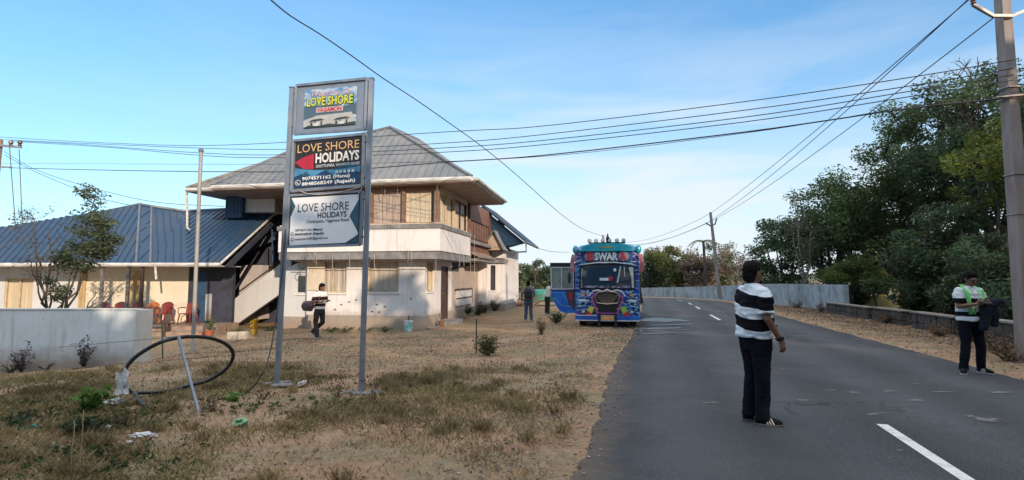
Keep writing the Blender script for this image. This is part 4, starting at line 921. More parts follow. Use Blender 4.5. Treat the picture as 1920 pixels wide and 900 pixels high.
crumple('litter_packet', 'flat white and blue wrapper at the bottom left edge', G(10, 856)+Vector((0, 0, .01)), (.075, .03, .012), M('blue_white_wrap', (.6, .62, .66), .5, (.06, .12, .4), scale=14, lohi=(.45, .55)), 'litter', 12)
crumple('green_rag', 'pale green scrap of cloth on the grass between hose and sign', G(452, 798)+Vector((0, 0, .03)), (.08, .06, .05), M('pale_green', (.22, .42, .24), .8), 'rag', 14)
crumple('white_scrap', 'small square white scrap below the green leafy plant', G(198, 806)+Vector((0, 0, .02)), (.035, .03, .03), WHT, 'litter', 15)
crumple('pale_stone', 'round pale stone on the grass between the two sign posts', G(566, 723)+Vector((0, 0, .02)), (.055, .05, .045), M('stone_pale', (.5, .46, .40), .9, bump=.005), 'stone', 18)
# ================================================================== low wall on the left
LWm = wallmat('blue_white_wall', (.70, .74, .76), (.36, .33, .30), .9, splash=(-.05, .35))
lw = thing('boundary_wall', 'low pale blue plastered wall in front of the left building', 'wall', (-10, 11, -.4))
m = MB(); m.box((-26, 11, -.9), (P(289, 0, 11).x, 11.16, .935)); m.build('wall_body', LWm, lw)
m = MB(); m.box((P(289, 0, 11).x+.001, 10.95, -.7), (P(304, 0, 11).x, 11.22, .945)); m.build('end_pier', wallmat('warm_wall', (.64, .60, .54), (.36, .3, .25), .6), lw)
m = MB(); m.box((-26, 10.985, .938), (P(288, 0, 11).x, 11.175, .965)); m.build('coping', wallmat('coping_white', (.62, .62, .62), (.3, .28, .26), .8), lw)
o = MB().tube([G(305, 672), P(304, 603, G(305, 672).y)], .018, 6).build('green_stake', M('green_paint', (.05, .12, .07), .6), None, loc=tuple(G(305, 672))); tag(o, 'thin dark green stake standing at the end of the low wall', 'stake')
cable('string_line', 'thin string running from the hose loop to the low wall', [P(340, 630, 6.85), P(300, 634, 8), P(200, 643, 9.5), P(110, 651, 10.9)], .006, 'string', mat=M('grey_string', (.2, .22, .22), .8))
# metal pole
pb = G(361, 664); pt = P(377, 284, pb.y)
pole = thing('metal_pole', 'plain thin grey metal pole with a round cap between the low wall and the sign', 'pole', pb)
m = MB(); m.tube([pb-Vector((0, 0, .2)), pb.lerp(pt, .1)], .046, 10); m.build('pole_foot', M('pole_foot_paint', (.46, .43, .38), .7), pole)
m = MB(); m.tube([pb.lerp(pt, .1), pt], [.05, .044], 10); m.build('shaft', M('pole_paint', (.27, .26, .25), .6, (.36, .33, .29), scale=3, stretch=(1, 1, .6), metal=.2), pole)
m = MB(); m.lathe(pt-Vector((0, 0, .02)), [(.05, 0), (.062, .01), (.062, .07), (.05, .09), (.01, .1)], 12); m.build('cap', RIDGE, pole)
# ================================================================== utility poles and wires
CONC = M('pole_concrete', (.23, .175, .155), .9, (.30, .26, .24), scale=2, bump=.006, bscale=30, stretch=(2, 2, .4), detail=8)
ub = Vector((9.82, 10.0, gh(9.82, 10)-.1)); ut = P(1871, -110, 10)
up_ = thing('utility_pole', 'tall square concrete electricity pole at the right edge in front of the trees', 'pole', ub)
m = MB(); a, b = ub, ut; rr = [(a+Vector((x*.125, y*.125, 0))) for x, y in ((-1, -1), (1, -1), (1, 1), (-1, 1))]; r2_ = [(b+Vector((x*.082, y*.082, 0))) for x, y in ((-1, -1), (1, -1), (1, 1), (-1, 1))]
m.loft([rr, r2_]); m.build('shaft', CONC, up_)
m = MB(); m.tube([P(1824, 8, 9.85), P(1834, 14, 9.85), P(1862, 30, 9.85), P(1898, 30, 9.85), P(1925, 18, 9.85), P(1945, 2, 9.85)], .04, 4); ca = m.build('crossarm', M('zinc_arm', (.36, .34, .33), .5, (.26, .22, .2), metal=.5), up_)
m = MB()
for px, py in ((1825, -6), (1944, -10)): m.lathe(P(px, py+14, 9.85), [(.03, 0), (.05, .02), (.03, .05), (.05, .08), (.03, .11), (.035, .15), (.01, .17)], 10)
m.build('insulator', M('porcelain', (.16, .07, .05), .3), up_)
m = MB()
for py, w in ((166, .02), (328, .012), (402, .012), (186, .02)):
    m = MB(); c = ub.lerp(ut, (P(1898, py, 10).z-ub.z)/(ut.z-ub.z)); q = .118; m.tube([c+Vector((x*q, y*q, 0)) for x, y in ((-1, -1), (1, -1), (1, 1), (-1, 1), (-1, -1))], w, 5)
    m.build('clamp_band', M('zinc_arm', (.4, .4, .4)), up_)
m = MB(); m.tube([P(1868, 182, 9.9), P(1935, 176, 9.8)], .025, 5); m.build('lower_arm', MAT['zinc_arm'], up_)
# far pole, leaning
fb = P(1350, 560, 37.4); ft = P(1332, 398, 37.4)
fp = thing('leaning_utility_pole', 'distant leaning electricity pole beside the far end of the roadside wall', 'pole', fb)
m = MB(); m.tube([fb, ft], [.15, .09], 8); m.build('shaft', CONC, fp)
m = MB(); m.tube([P(1352, 558, 36.9)-Vector((0, 0, .1)), P(1337, 455, 37.3)], .08, 6); m.build('brace', CONC, fp)
m = MB(); m.tube([P(1323, 418, 37.3), P(1332, 423, 37.3), P(1341, 420, 37.3), P(1344, 409, 37.3)], .06, 5); m.build('crossarm', MAT['zinc_arm'], fp)
# left pole
lp0 = Vector((-25.2, 25.4, -.5)); lpt = P(1, 261, 25.4)
lp = thing('utility_pole', 'electricity pole with a short crossarm and two insulators cut by the left edge', 'pole', lp0)
m = MB(); m.tube([Vector((lpt.x-.35, 25.4, -.5)), Vector((lpt.x-.02, 25.4, lpt.z))], [.2, .13], 8); m.build('shaft', M('rusty_pole', (.30, .19, .17), .8, (.22, .14, .12), scale=3), lp)
m = MB(); m.tube([P(-20, 271, 25.2), P(40, 276, 25.2)], .07, 4); m.build('crossarm', MAT['zinc_arm'], lp); m = MB(); m.tube([P(-12, 312, 25.2), P(22, 314, 25.2)], .05, 4); m.build('crossarm', MAT['zinc_arm'], lp)
for px in (20, 37):
    m = MB(); m.lathe(P(px, 274, 25.2), [(.04, 0), (.09, .04), (.06, .1), (.10, .16), (.09, .24), (.02, .3)], 10); m.build('insulator', MAT['porcelain'], lp)
for p0_, p1_ in (((18, 276), (31, 452)), ((36, 280), (43, 450))):
    m = MB(); m.tube([P(*p0_, 25.2), P(*p1_, 25.2)], .022, 5); m.build('down_lead', M('lead_grey', (.16, .17, .18), .6), lp)
# overhead lines between left and right pole
WIRE = M('wire_black', (.03, .03, .035), .5)
WA, WBp = Vector((-25.0, 25.3)), Vector((9.75, 9.85))
def on_line(px, py, A=WA, B=WBp):
    r = ray(px, py); d = B-A; t_ = (A.x*d.y-A.y*d.x)/(r.x*d.y-r.y*d.x); return Vector((0, 0, CH)) + r*t_
def wire(label, pts, r=.011, A=WA, B=WBp, group='overhead lines crossing the picture', name='power_line'):
    q = [on_line(px, py, A, B) for px, py in pts]; return cable(name, label, sm(q, 8), r, 'power line', mat=WIRE, group=group, n=5)
wire('topmost of the overhead lines that cross the whole sky', [(-14, 256), (0, 257), (200, 268), (420, 272), (840, 247), (1020, 236), (1400, 190), (1700, 146), (1900, 112)])
wire('second overhead line from the top, crossing the sky', [(10, 262), (140, 268), (420, 279), (620, 278), (837, 268), (1020, 252), (1400, 206), (1700, 162), (1900, 128)])
wire('third overhead line from the top, crossing the sky', [(20, 264), (140, 270), (420, 289), (620, 287), (837, 277), (1020, 263), (1400, 219), (1700, 172), (1900, 140)])
wire('fourth overhead line from the top, just under its twin', [(37, 266), (200, 276), (420, 294), (620, 293), (837, 285), (1020, 271), (1400, 228), (1700, 182), (1900, 150)])
wire('thick lowest overhead line crossing in front of the house roof', [(-14, 312), (0, 314), (200, 319), (420, 322), (620, 320), (837, 304), (1020, 291), (1400, 247), (1700, 204), (1900, 183)], .016)
wire('thin slack line just above the thickest lowest overhead line', [(0, 306), (420, 308), (700, 306), (1020, 293), (1400, 249), (1700, 201), (1900, 176)], .007)
# lines dropping from left pole to the house
cable('service_wire', 'wire sagging from the left edge pole down to the big house, upper one', sm([P(8, 284, 25.2), P(60, 315, 24.5), P(130, 340, 23.5), P(210, 362, 22.8), P(300, 380, 22.3), P(420, 387, 21.9)], 5), .012, 'wire', mat=WIRE)
cable('service_wire', 'wire sagging from the left edge pole to the blue roof ridge, lower one', sm([P(8, 290, 25.2), P(60, 319, 24.8), P(120, 345, 24), P(180, 370, 23.5), P(255, 387, 22.4)], 5), .012, 'wire', mat=WIRE)
cable('service_wire', 'short wire at the left edge ending behind the bare tree', sm([P(-20, 424, 25), P(40, 430, 24.5), P(90, 432, 24)], 4), .012, 'wire', mat=WIRE)
# lines from right pole to far pole and on
tA = P(1825, -8, 9.85); tC = P(1862, 34, 9.85); tD = P(1945, -10, 9.85)
def span(label, a, b, sag, r=.012, name='road_line', grp='lines running along the road'):
    cable(name, label, [a.lerp(b, t)-Vector((0, 0, sag*4*t*(1-t))) for t in [(i/28)**1.0 for i in range(29)]], r, 'power line', mat=WIRE, group=grp, n=5)
span('road line from the near pole left insulator to the top of the leaning pole', tA, P(1332, 400, 37.3), .18)
span('road line running just beside the first one to the left arm of the leaning pole', P(1829, -14, 9.85), P(1323, 419, 37.3), .35)
span('lowest road line, from the near pole bracket to the right arm of the leaning pole', tC, P(1344, 409, 37.3), .25)
nb_ = P(1172, 455, 75)
for i, (a, dy) in enumerate((((1332, 400), 0), ((1323, 419), 4), ((1344, 410), 7))):
    span(('top', 'middle', 'bottom')[i]+' line running from the leaning pole to behind the bus roof', P(*a, 37.3), P(1175, 454+dy, 62), .5, .014)
# big sagging service drop
sd_ = [P(*q) for q in ((508, 0, 8), (545, 30, 8.6), (600, 64, 9.4), (660, 105, 10.3), (720, 148, 11.4), (780, 187, 12.6), (850, 236, 14.4), (900, 272, 16), (950, 312, 18), (1000, 356, 20.5), (1030, 383, 22.5), (1060, 408, 25.5), (1090, 428, 30), (1115, 438, 35), (1130, 442, 40))]
dq = (sd_[0]-sd_[1])*1.0; sd_ = [sd_[0]+dq*k+Vector((0, 0, .012*k*k)) for k in (20, 15, 11, 8, 5, 3, 1.5)] + sd_
cable('sagging_cable', 'thick dark cable sagging from the top of the picture down to behind the bus', sm(sd_, 3), .013, 'cable', mat=WIRE)
cable('service_wire', 'thin wire from the eave of the rear wing to behind the bus', sm([H(2.5, 8.5, 3.45), P(1030, 471, 30), P(1068, 473, 40)], 6), .012, 'wire', mat=WIRE)
bp0 = Vector((P(1131, 442, 40).x, 40, -.2))
o = MB().tube([bp0, P(1131, 441, 40)], [.13, .09], 8).build('utility_pole', CONC, None, loc=tuple(bp0)); tag(o, 'distant thin pole hidden behind the bus, only its top showing over the roof lamps', 'pole')
# ================================================================== walls on the right
FWm = M('weathered_blue_wall', (.34, .38, .41), .9, (.19, .22, .24), scale=1.8, stretch=(1.2, 1.2, .8), bump=.008, bscale=20, detail=9, lohi=(.44, .66))
nt = FWm.node_tree; b_ = nt.nodes['Principled BSDF']; base = b_.inputs['Base Color'].links[0].from_socket
t_ = N(nt, 'ShaderNodeTexCoord'); mpp = N(nt, 'ShaderNodeMapping'); mpp.inputs['Scale'].default_value = (1, 1, .25); nt.links.new(t_.outputs['Object'], mpp.inputs[0])
n_ = N(nt, 'ShaderNodeTexNoise'); n_.inputs['Scale'].default_value = 3.5; n_.inputs['Detail'].default_value = 8; nt.links.new(mpp.outputs[0], n_.inputs[0])
mr_ = N(nt, 'ShaderNodeMapRange'); mr_.inputs[1].default_value = .54; mr_.inputs[2].default_value = .74; mr_.inputs[4].default_value = .7; nt.links.new(n_.outputs[0], mr_.inputs[0])
mx_ = N(nt, 'ShaderNodeMix', data_type='RGBA'); mx_.inputs[7].default_value = (.13, .13, .12, 1); nt.links.new(mr_.outputs[0], mx_.inputs[0]); nt.links.new(base, mx_.inputs[6]); nt.links.new(mx_.outputs[2], b_.inputs['Base Color'])
wl = [(P(1586, 534, 24.6), 24.6), (P(1530, 533, 27.6), 27.6), (P(1460, 532, 32), 32), (P(1400, 534, 36), 36), (P(1350, 536, 40.2), 40.2), (P(1290, 538, 44), 44), (P(1240, 539, 46.4), 46.4), (P(1200, 540, 48), 48), (P(1120, 541, 50), 50), (P(1040, 541, 52), 52)]
m = MB(); vs = []
for i, (p, Y) in enumerate(wl):
    a, b = wl[max(i-1, 0)][0], wl[min(i+1, len(wl)-1)][0]; d = Vector((b.x-a.x, b.y-a.y, 0)).normalized(); nrm = Vector((d.y, -d.x, 0))*.12
    vs += [Vector((p.x, p.y, -.4))-nrm, Vector((p.x, p.y, p.z))-nrm, Vector((p.x, p.y, p.z))+nrm, Vector((p.x, p.y, -.4))+nrm]
fs = [(i*4+j, i*4+4+j, i*4+4+(j+1) % 4, i*4+(j+1) % 4) for i in range(len(wl)-1) for j in range(4)]+[(0, 1, 2, 3), tuple(len(vs)-4+j for j in range(4))]
m.add(vs, fs); o = m.build('roadside_wall', FWm, None, loc=(16, 30, 0)); tag(o, 'long blue grey streaked plaster wall following the outside of the road bend', 'wall')
STN = M('dark_stone', (.085, .07, .06), .95, (.04, .035, .03), scale=6, bump=.03, bscale=8, detail=8)
CAPS = M('cap_slab', (.23, .20, .17), .9, (.14, .12, .10), scale=6, bump=.008)
segs = [((15.2, 25.0), (14.2, 20.6), .42), ((14.1, 20.2), (13.55, 17.9), .45), ((13.4, 17.3), (12.75, 14.9), .46), ((12.6, 14.6), (11.7, 11.4), .52), ((11.5, 11.0), (10.6, 7.6), .5)]
words = ['farthest, at the blue grey wall', 'second from the far end', 'third from the far end', 'behind the man with the towel', 'nearest, behind the concrete pole']
for (a, b, hgt), wd in zip(segs, words):
    a = Vector((*a, 0)); b = Vector((*b, 0)); d = (b-a).normalized(); n_ = Vector((-d.y, d.x, 0)); z0 = min(gh(a.x, a.y), gh(b.x, b.y)); L_ = (b-a).length
    t = thing('stone_wall', 'low dark stone wall section with pale cap slab, '+wd, 'wall', (a.x, a.y, z0), 'low dark stone wall sections on the right verge')
    m = MB(); k = 0.0
    while k < L_-.05:
        w = min(random.uniform(.3, .55), L_-k); 
        for r_ in range(2):
            z = z0-.15+r_*(hgt+.15)/2; jd = random.uniform(-.02, .02); m.cbox((k+.01, -.16+jd, z), (k+w-.01, .16+jd, z+(hgt+.15)/2-.01), .03, lambda x, y, zz: a+d*x+n_*y+Vector((0, 0, zz)))
        k += w
    m.build('stonework', STN, t)
    m = MB(); m.cbox((-.03, -.2, z0+hgt), (L_+.03, .2, z0+hgt+.055), .012, lambda x, y, zz: a+d*x+n_*y+Vector((0, 0, zz))); m.build('cap', CAPS, t)
c = P(1652, 578, 27); 
m = MB(); rings = []
for i in range(9):
    ph = math.pi/2*i/8; rings.append([Vector((c.x+math.cos(t)*.95*math.cos(ph)*(1+.06*math.cos(6*t)), c.y+math.sin(t)*.9*math.cos(ph), gh(c.x, c.y)-.2+1.0*math.sin(ph))) for t in [2*math.pi*k/36 for k in range(36)]])
m.loft(rings); o = m.build('yellow_tent', M('yellow_cloth', (.50, .40, .13), .7, (.46, .40, .24), scale=1.5, lohi=(.45, .6)), None, loc=tuple(c), smooth=True); tag(o, 'yellow and cream domed tent behind the low stone wall under the trees', 'tent')
# ================================================================== veranda things
TERR = M('terracotta', (.38, .11, .05), .8, (.28, .08, .04), scale=8)
def make_chair(mat):
    t = thing('plastic_chair', '', 'chair', (0, 0, 0))
    m = MB(); m.loft([[Vector((x*.22, y*.21-.02, z)) for x, y in ((-1, -1), (1, -1), (1.02, 0), (.95, 1), (-.95, 1), (-1.02, 0))] for z in (.40, .43)]); m.build('seat', mat, t)
    m = MB()
    n = 9; f_, bk_ = [], []
    for i in range(n):
        x = -.22+.44*i/(n-1); top = .84-.10*(abs(x)/.22)**2.2; y = .20-.05*(x/.22)**2
        f_ += [Vector((x, y, .43)), Vector((x*1.04, y+.07, top))]
    bk_ = [v+Vector((0, .018, 0)) for v in f_]
    m.add(f_+bk_, [(2*i, 2*i+2, 2*i+3, 2*i+1) for i in range(n-1)]+[(2*n+2*i, 2*n+2*i+1, 2*n+2*i+3, 2*n+2*i+2) for i in range(n-1)]+[(2*i+1, 2*i+3, 2*n+2*i+3, 2*n+2*i+1) for i in range(n-1)]+[(0, 1, 2*n+1, 2*n), (2*n-2, 4*n-2, 4*n-1, 2*n-1)])
    m.build('backrest', mat, t)
    for sx in (-1, 1):
        m = MB(); m.tube([(sx*.24, .18, .62), (sx*.26, 0, .64), (sx*.25, -.20, .62), (sx*.24, -.22, .43)], .02, 6); m.build('armrest', mat, t)
        for sy in (-1, 1): m = MB(); m.tube([(sx*.20, sy*.19, .41), (sx*.24, sy*.24, 0)], [.028, .02], 6); m.build('leg', mat, t)
    return t
MAR = M('maroon_plastic', (.22, .035, .025), .4, (.17, .028, .02)); ORP = M('orange_plastic', (.50, .17, .05), .4, (.42, .13, .04))
ch = {'m': make_chair(MAR), 'o': make_chair(ORP)}; used = set()
for px, mk_, lab in ((219, 'm', 'maroon plastic chair leftmost on the veranda, just its top above the low wall'), (249, 'm', 'maroon plastic chair second from the left behind the low wall'), (281, 'm', 'maroon plastic chair behind the right end of the low wall'), (313, 'o', 'orange brown plastic chair in the sun just right of the low wall'), (338, 'm', 'maroon plastic chair right of the orange brown one on the veranda'), (383, 'm', 'maroon plastic chair in the shade by the blue door')):
    c_ = ch[mk_] if mk_ not in used else copy_tree(ch[mk_]); used.add(mk_)
    x = P(px, 0, 19.55).x; c_.location = (x, 19.55 if px < 300 else 19.45, -.12 + (.0)); c_.rotation_euler = (0, 0, random.uniform(-.12, .12)); tag(c_, lab, 'chair', 'plastic chairs on the veranda')
t = thing('low_bench', 'low dark wooden bench in front of the veranda chairs', 'bench', (P(322, 0, 18.3).x, 18.3, gh(-12, 18.3)))
x0, x1 = P(299, 0, 18.3).x, P(348, 0, 18.3).x; zg = gh(-12, 18.3)
m = MB(); m.cbox((x0, 18.15, zg+.42), (x1, 18.45, zg+.46), .008); m.build('seat', DARKW, t)
for x in (x0+.1, x1-.1):
    for y in (18.2, 18.4): m = MB(); m.box((x-.03, y-.03, zg), (x+.03, y+.03, zg+.42)); m.build('leg', DARKW, t)
LG = leafmat('leaf_garden', (.05, .09, .025), (.085, .14, .035), (.16, .17, .06))
DRYL = leafmat('leaf_dry', (.10, .06, .035), (.16, .10, .055), (.24, .17, .09))
PURP = leafmat('leaf_purple', (.07, .05, .055), (.12, .075, .07), (.16, .14, .11))
def potted(name, label, c, r, h, mat, ph, lm=LG, nl=120, ls=.07):
    t = thing(name, label, 'plant pot', c); m = MB(); m.lathe(c, [(r*.7, 0), (r, h*.85), (r*1.12, h*.86), (r*1.12, h), (r*.95, h), (r*.9, h*.9), (.01, h*.9)], 16); m.build('pot', mat, t)
    tips = []; m = MB()
    for k in range(6):
        a = random.uniform(0, 6.28); e = Vector(c)+Vector((math.cos(a)*ph*.3, math.sin(a)*ph*.3, h+ph*random.uniform(.5, 1))); q = curve_pts(Vector(c)+Vector((0, 0, h*.88)), e, .02, 3, .02); m.tube(q, .006, 4)
        tips += [(p.x, p.y, p.z, ls*1.2) for p in q[1:]]
    V, F = leaves(tips, nl, ls); np_mesh('foliage', V, F, lm, t); m.build('stem', BARK, t); return t
zz = gh(-11, 18)
potted('terracotta_pot', 'terracotta pot with a leafy plant at the foot of the white stair', Vector((P(418, 0, 17.9).x, 17.9, zz)), .13, .24, TERR, .45)
t = Vector((P(500, 0, 18).x, 18, gh(-8, 18)))
yp = thing('yellow_flower_pot', 'pot crammed with bright yellow flowers under the stair', 'plant pot', t)
m = MB(); m.lathe(t, [(.09, 0), (.13, .16), (.14, .17), (.12, .18), (.01, .17)], 14); m.build('pot', M('ochre_pot', (.42, .27, .04), .6), yp)
V, F = leaves([(t.x, t.y, t.z+.27, .15), (t.x-.03, t.y, t.z+.44, .13), (t.x+.05, t.y, t.z+.50, .10)], 500, .05); np_mesh('flowers', V, F, leafmat('petal_yellow', (.55, .34, .03), (.65, .42, .04), (.5, .28, .03)), yp)
for i, (a, b, lab) in enumerate(((451, 468, 'left one of two whitewashed block planters in front of the stair'), (470, 484, 'right one of two whitewashed block planters in front of the stair'))):
    x0, x1 = P(a, 0, 17.3).x, P(b, 0, 17.3).x; zg = gh(x0, 17.3); m = MB(); m.cbox((x0, 17.3, zg-.05), (x1, 17.5, zg+.20), .01); o = m.build('block_planter', M('whitewash_block', (.50, .46, .38), .9, (.36, .30, .24), scale=9, bump=.008), None, loc=(x0, 17.3, zg)); tag(o, lab, 'planter', 'whitewashed block planters')
for i, (px, lab) in enumerate(((388, 'orange brick left of the terracotta pot, farther from it'), (397, 'orange brick in the middle of the row left of the terracotta pot'), (405, 'orange brick touching the terracotta pot'))):
    x = P(px, 0, 17.9).x; m = MB(); zg = gh(x, 17.9); m.cbox((x-.08, 17.85, zg-.02), (x+.08, 17.97, zg+.12), .012); o = m.build('brick', M('orange_brick', (.50, .24, .10), .9, (.38, .16, .07), scale=9), None, loc=(x, 17.9, zg)); tag(o, lab, 'brick', 'orange bricks by the pot')
potted('brown_flower_pot', 'small brown flower pot beside the side door of the house', H(.35, .95, gh(-2.7, 20.2)), .12, .24, M('brown_pot', (.17, .085, .055), .8), .3, DRYL, 40, .05)
# bucket
bc = Vector((P(775, 0, 18.6).x, 18.6, gh(-3.4, 18.6)))
t = thing('paint_bucket', 'turquoise and white paint bucket standing against the house plinth', 'bucket', bc)
m = MB(); m.lathe(bc, [(.13, 0), (.155, .36), (.165, .365), (.165, .385), (.15, .385), (.14, .1), (.01, .1)], 22); m.build('bucket_body', M('turquoise_plastic', (.16, .50, .50), .4, (.62, .70, .70), scale=7, lohi=(.48, .56)), t, smooth=False)
m = MB(); m.lathe(bc, [(.166, .33), (.171, .335), (.171, .375), (.166, .38)], 22); m.build('rim', WHT, t)
m = MB(); m.tube([bc+Vector((0, .02, .12)), bc+Vector((-.01, .02, .55))], .015, 6); m.tube([bc+Vector((-.04, .02, .52)), bc+Vector((.03, .02, .52))], .02, 6); m.build('stirring_stick', DARKW, t)
# garden kerb / hose along the side of the house
kp = [G(800, 617), G(820, 615), G(850, 602), G(880, 590), G(905, 580), G(925, 573)]
o = MB().tube([p+Vector((0, 0, .03)) for p in sm(kp, 3)], .045, 6).build('garden_edging', M('edging', (.30, .27, .23), .9, (.18, .15, .12), scale=6), None, loc=tuple(kp[0])); tag(o, 'narrow pale edging along the flower bed by the side wall of the house', 'edging')
# far junk: tarp & pile
tb = G(1012, 568); tc_ = Vector((P(1012, 0, 33).x, 33, gh(1.7, 33)))
t = MB(); n = 14; rings = []
for i in range(8):
    q = i/7; rings.append([tc_+Vector((math.cos(a)*(1.25-.25*q)*(1 if q < .9 else .6), math.sin(a)*.7, .25+.72*q+.06*math.sin(3*a+q*4))) for a in [2*math.pi*k/n for k in range(n)]])
t.loft(rings); o = t.build('green_tarpaulin_heap', M('teal_tarp', (.02, .22, .17), .5, (.015, .14, .12), scale=3), None, loc=tuple(tc_), smooth=True); tag(o, 'heap covered by a teal green tarpaulin beyond the people left of the bus', 'heap')
m = MB()
for k in range(46):
    c = Vector((P(random.uniform(955, 1005), 0, 33).x, 33+random.uniform(-1.2, 1.2), gh(0, 33)+random.uniform(0, .45))); a = random.uniform(-1.2, 1.2); d = Vector((math.cos(a), random.uniform(-.4, .4), abs(math.sin(a))*.5)).normalized()*random.uniform(.3, .8); m.tube([c-d, c+d], random.uniform(.02, .05), 5)
o = m.build('wood_pile', M('old_wood', (.30, .22, .16), .9, (.14, .09, .06), scale=3), None, loc=tuple(tc_-Vector((2, 0, 0)))); tag(o, 'untidy pile of poles and branches behind the standing man near the bus', 'wood pile')
# ================================================================== bus
bus_loc = Vector((P(1131, 0, 17.2).x, 17.2, gh(3, 17.2))); BZ = bus_loc.z
bus = thing('tour_bus', 'brightly painted blue tourist bus facing the camera beside the road with its driver door open', 'bus', (0, 0, 0))
def livery():
    m = bpy.data.materials.new('painted_livery'); m.use_nodes = True; nt = m.node_tree; b = nt.nodes['Principled BSDF']; b.inputs['Roughness'].default_value = .3; b.inputs['Coat Weight'].default_value = .4
    t = N(nt, 'ShaderNodeTexCoord'); n = N(nt, 'ShaderNodeTexNoise'); n.inputs['Scale'].default_value = 2.2; n.inputs['Detail'].default_value = 2; nt.links.new(t.outputs['Object'], n.inputs[0])
    add = N(nt, 'ShaderNodeVectorMath', operation='MULTIPLY_ADD'); add.inputs[1].default_value = (1.1, 1.1, 1.1); nt.links.new(n.outputs[1], add.inputs[0]); nt.links.new(t.outputs['Object'], add.inputs[2])
    def cr(src, stops, inter='CONSTANT'):
        c = N(nt, 'ShaderNodeValToRGB'); c.color_ramp.interpolation = inter; e = c.color_ramp.elements
        e[0].position, e[0].color = stops[0][0], (*stops[0][1], 1); e[1].position, e[1].color = stops[1][0], (*stops[1][1], 1)
        for p_, q in stops[2:]: k = e.new(p_); k.color = (*q, 1)
        nt.links.new(src, c.inputs[0]); return c.outputs[0]
    v = N(nt, 'ShaderNodeTexVoronoi'); v.inputs['Scale'].default_value = 4.2; nt.links.new(add.outputs[0], v.inputs[0])
    c1 = cr(v.outputs['Color'], [(0, (.008, .035, .24)), (.42, (.01, .07, .42)), (.66, (.01, .02, .12)), (.78, (.02, .25, .50)), (.90, (.14, .05, .26)), (.96, (.012, .05, .30))])
    w = N(nt, 'ShaderNodeTexWave', wave_type='RINGS'); w.inputs['Scale'].default_value = 2.1; w.inputs['Distortion'].default_value = 7; w.inputs['Detail'].default_value = 1.5; w.inputs['Detail Scale'].default_value = 1.6; nt.links.new(t.outputs['Object'], w.inputs[0])
    f = cr(w.outputs[1], [(0, (0, 0, 0)), (.86, (1, 1, 1))])
    mx = N(nt, 'ShaderNodeMix', data_type='RGBA'); mx.inputs[7].default_value = (.26, .42, .62, 1); nt.links.new(f, mx.inputs[0]); nt.links.new(c1, mx.inputs[6]); nt.links.new(mx.outputs[2], b.inputs['Base Color']); return m
LIV = livery()
BL = M('bus_blue', (.015, .07, .40), .3, (.03, .16, .5), scale=2); CY = M('bus_cyan', (.02, .34, .42), .35, (.015, .24, .36), scale=4); PK = M('bus_purple', (.30, .05, .28), .35, (.42, .12, .30), scale=6)
BK = M('bus_black', (.015, .015, .018), .4); CHR = M('chrome', (.6, .6, .62), .2, metal=.95); GOLD = M('grille_gold', (.40, .33, .26), .35, metal=.6); WHP = M('bus_white', (.66, .70, .74), .35); REDP = M('bus_red', (.5, .03, .05), .35); YEL = M('bus_yellow', (.6, .5, .05), .35, (.25, .4, .06), scale=9, lohi=(.45, .55)); ORG = M('plate_orange', (.62, .30, .12), .5)
TYRE = M('tyre', (.02, .02, .02), .9, bump=.004, bscale=40); BGL = glassmat('bus_glass', (.025, .05, .085), .04)
def rr(hw, z0, z1, rc, y, n=5, bulge=0):
    """rounded rectangle ring in the x-z plane"""
    o = []
    for cx, cz, a0 in ((hw-rc, z1-rc, 0), (-hw+rc, z1-rc, 90), (-hw+rc, z0+rc*.5, 180), (hw-rc, z0+rc*.5, 270)):
        for k in range(n+1):
            a = R(a0+90*k/n); rz = rc if a0 < 180 else rc*.5; x = cx+math.cos(a)*rc; o.append(Vector((x, y + bulge*(abs(x)/hw)**3, cz+math.sin(a)*rz)))
    return o
m = MB(); m.loft([rr(.96, .30, 2.56, .16, .0, bulge=.08), rr(1.03, .26, 2.62, .18, .10, bulge=.08), rr(1.07, .25, 2.68, .18, .30), rr(1.07, .25, 2.70, .18, 7.3), rr(1.0, .3, 2.6, .2, 7.5)]); body = m.build('body', LIV, bus, smooth=False)
def fx(z): return -.012
def plate(name, pts, mat, y=-.02, th=.03, par=None):
    m = MB(); m.poly([Vector((x, y + (.05*(abs(x)/1.0)**3), z)) for x, z in pts], (0, th, 0)); return m.build(name, mat, par or body)
# roof front visor & lamps
m = MB(); m.loft([[Vector((x*sx, -.10, z)) for x, z in ((-.86, 2.50), (.86, 2.50), (.80, 2.66), (.45, 2.76), (-.45, 2.76), (-.80, 2.66))] for sx in (1,)]+[[Vector((x, .45, z)) for x, z in ((-.95, 2.50), (.95, 2.50), (.9, 2.72), (.5, 2.80), (-.5, 2.80), (-.9, 2.72))]]); vis = m.build('roof_visor', CY, bus)
m = MB(); m.box((-.22, -.115, 2.60), (.20, -.09, 2.66)); m.build('visor_emblem', M('emblem_olive', (.22, .20, .12), .5), vis)
m = MB(); m.tube([(-.6, .12, 2.79), (.62, .12, 2.79)], .022, 6); m.build('lamp_bar', BK, bus)
for x in (-.56, -.34, -.12, .10, .34, .56):
    m = MB(); m.tube([(x, .16, 2.86), (x, .05, 2.86)], [.05, .068], 12); rl = m.build('roof_lamp', BK, bus)
    m = MB(); m.ell((x, .05, 2.86), (.055, .02, .055), 10, 6); m.build('lens', M('lamp_lens', (.5, .55, .55), .15), rl)
m = MB(); m.tube([(.04, .2, 2.8), (.04, .2, 2.95), (.04, .2, 3.02), (.04, .2, 3.12)], [.05, .07, .035, .008], 8); m.build('roof_finial', BK, bus)
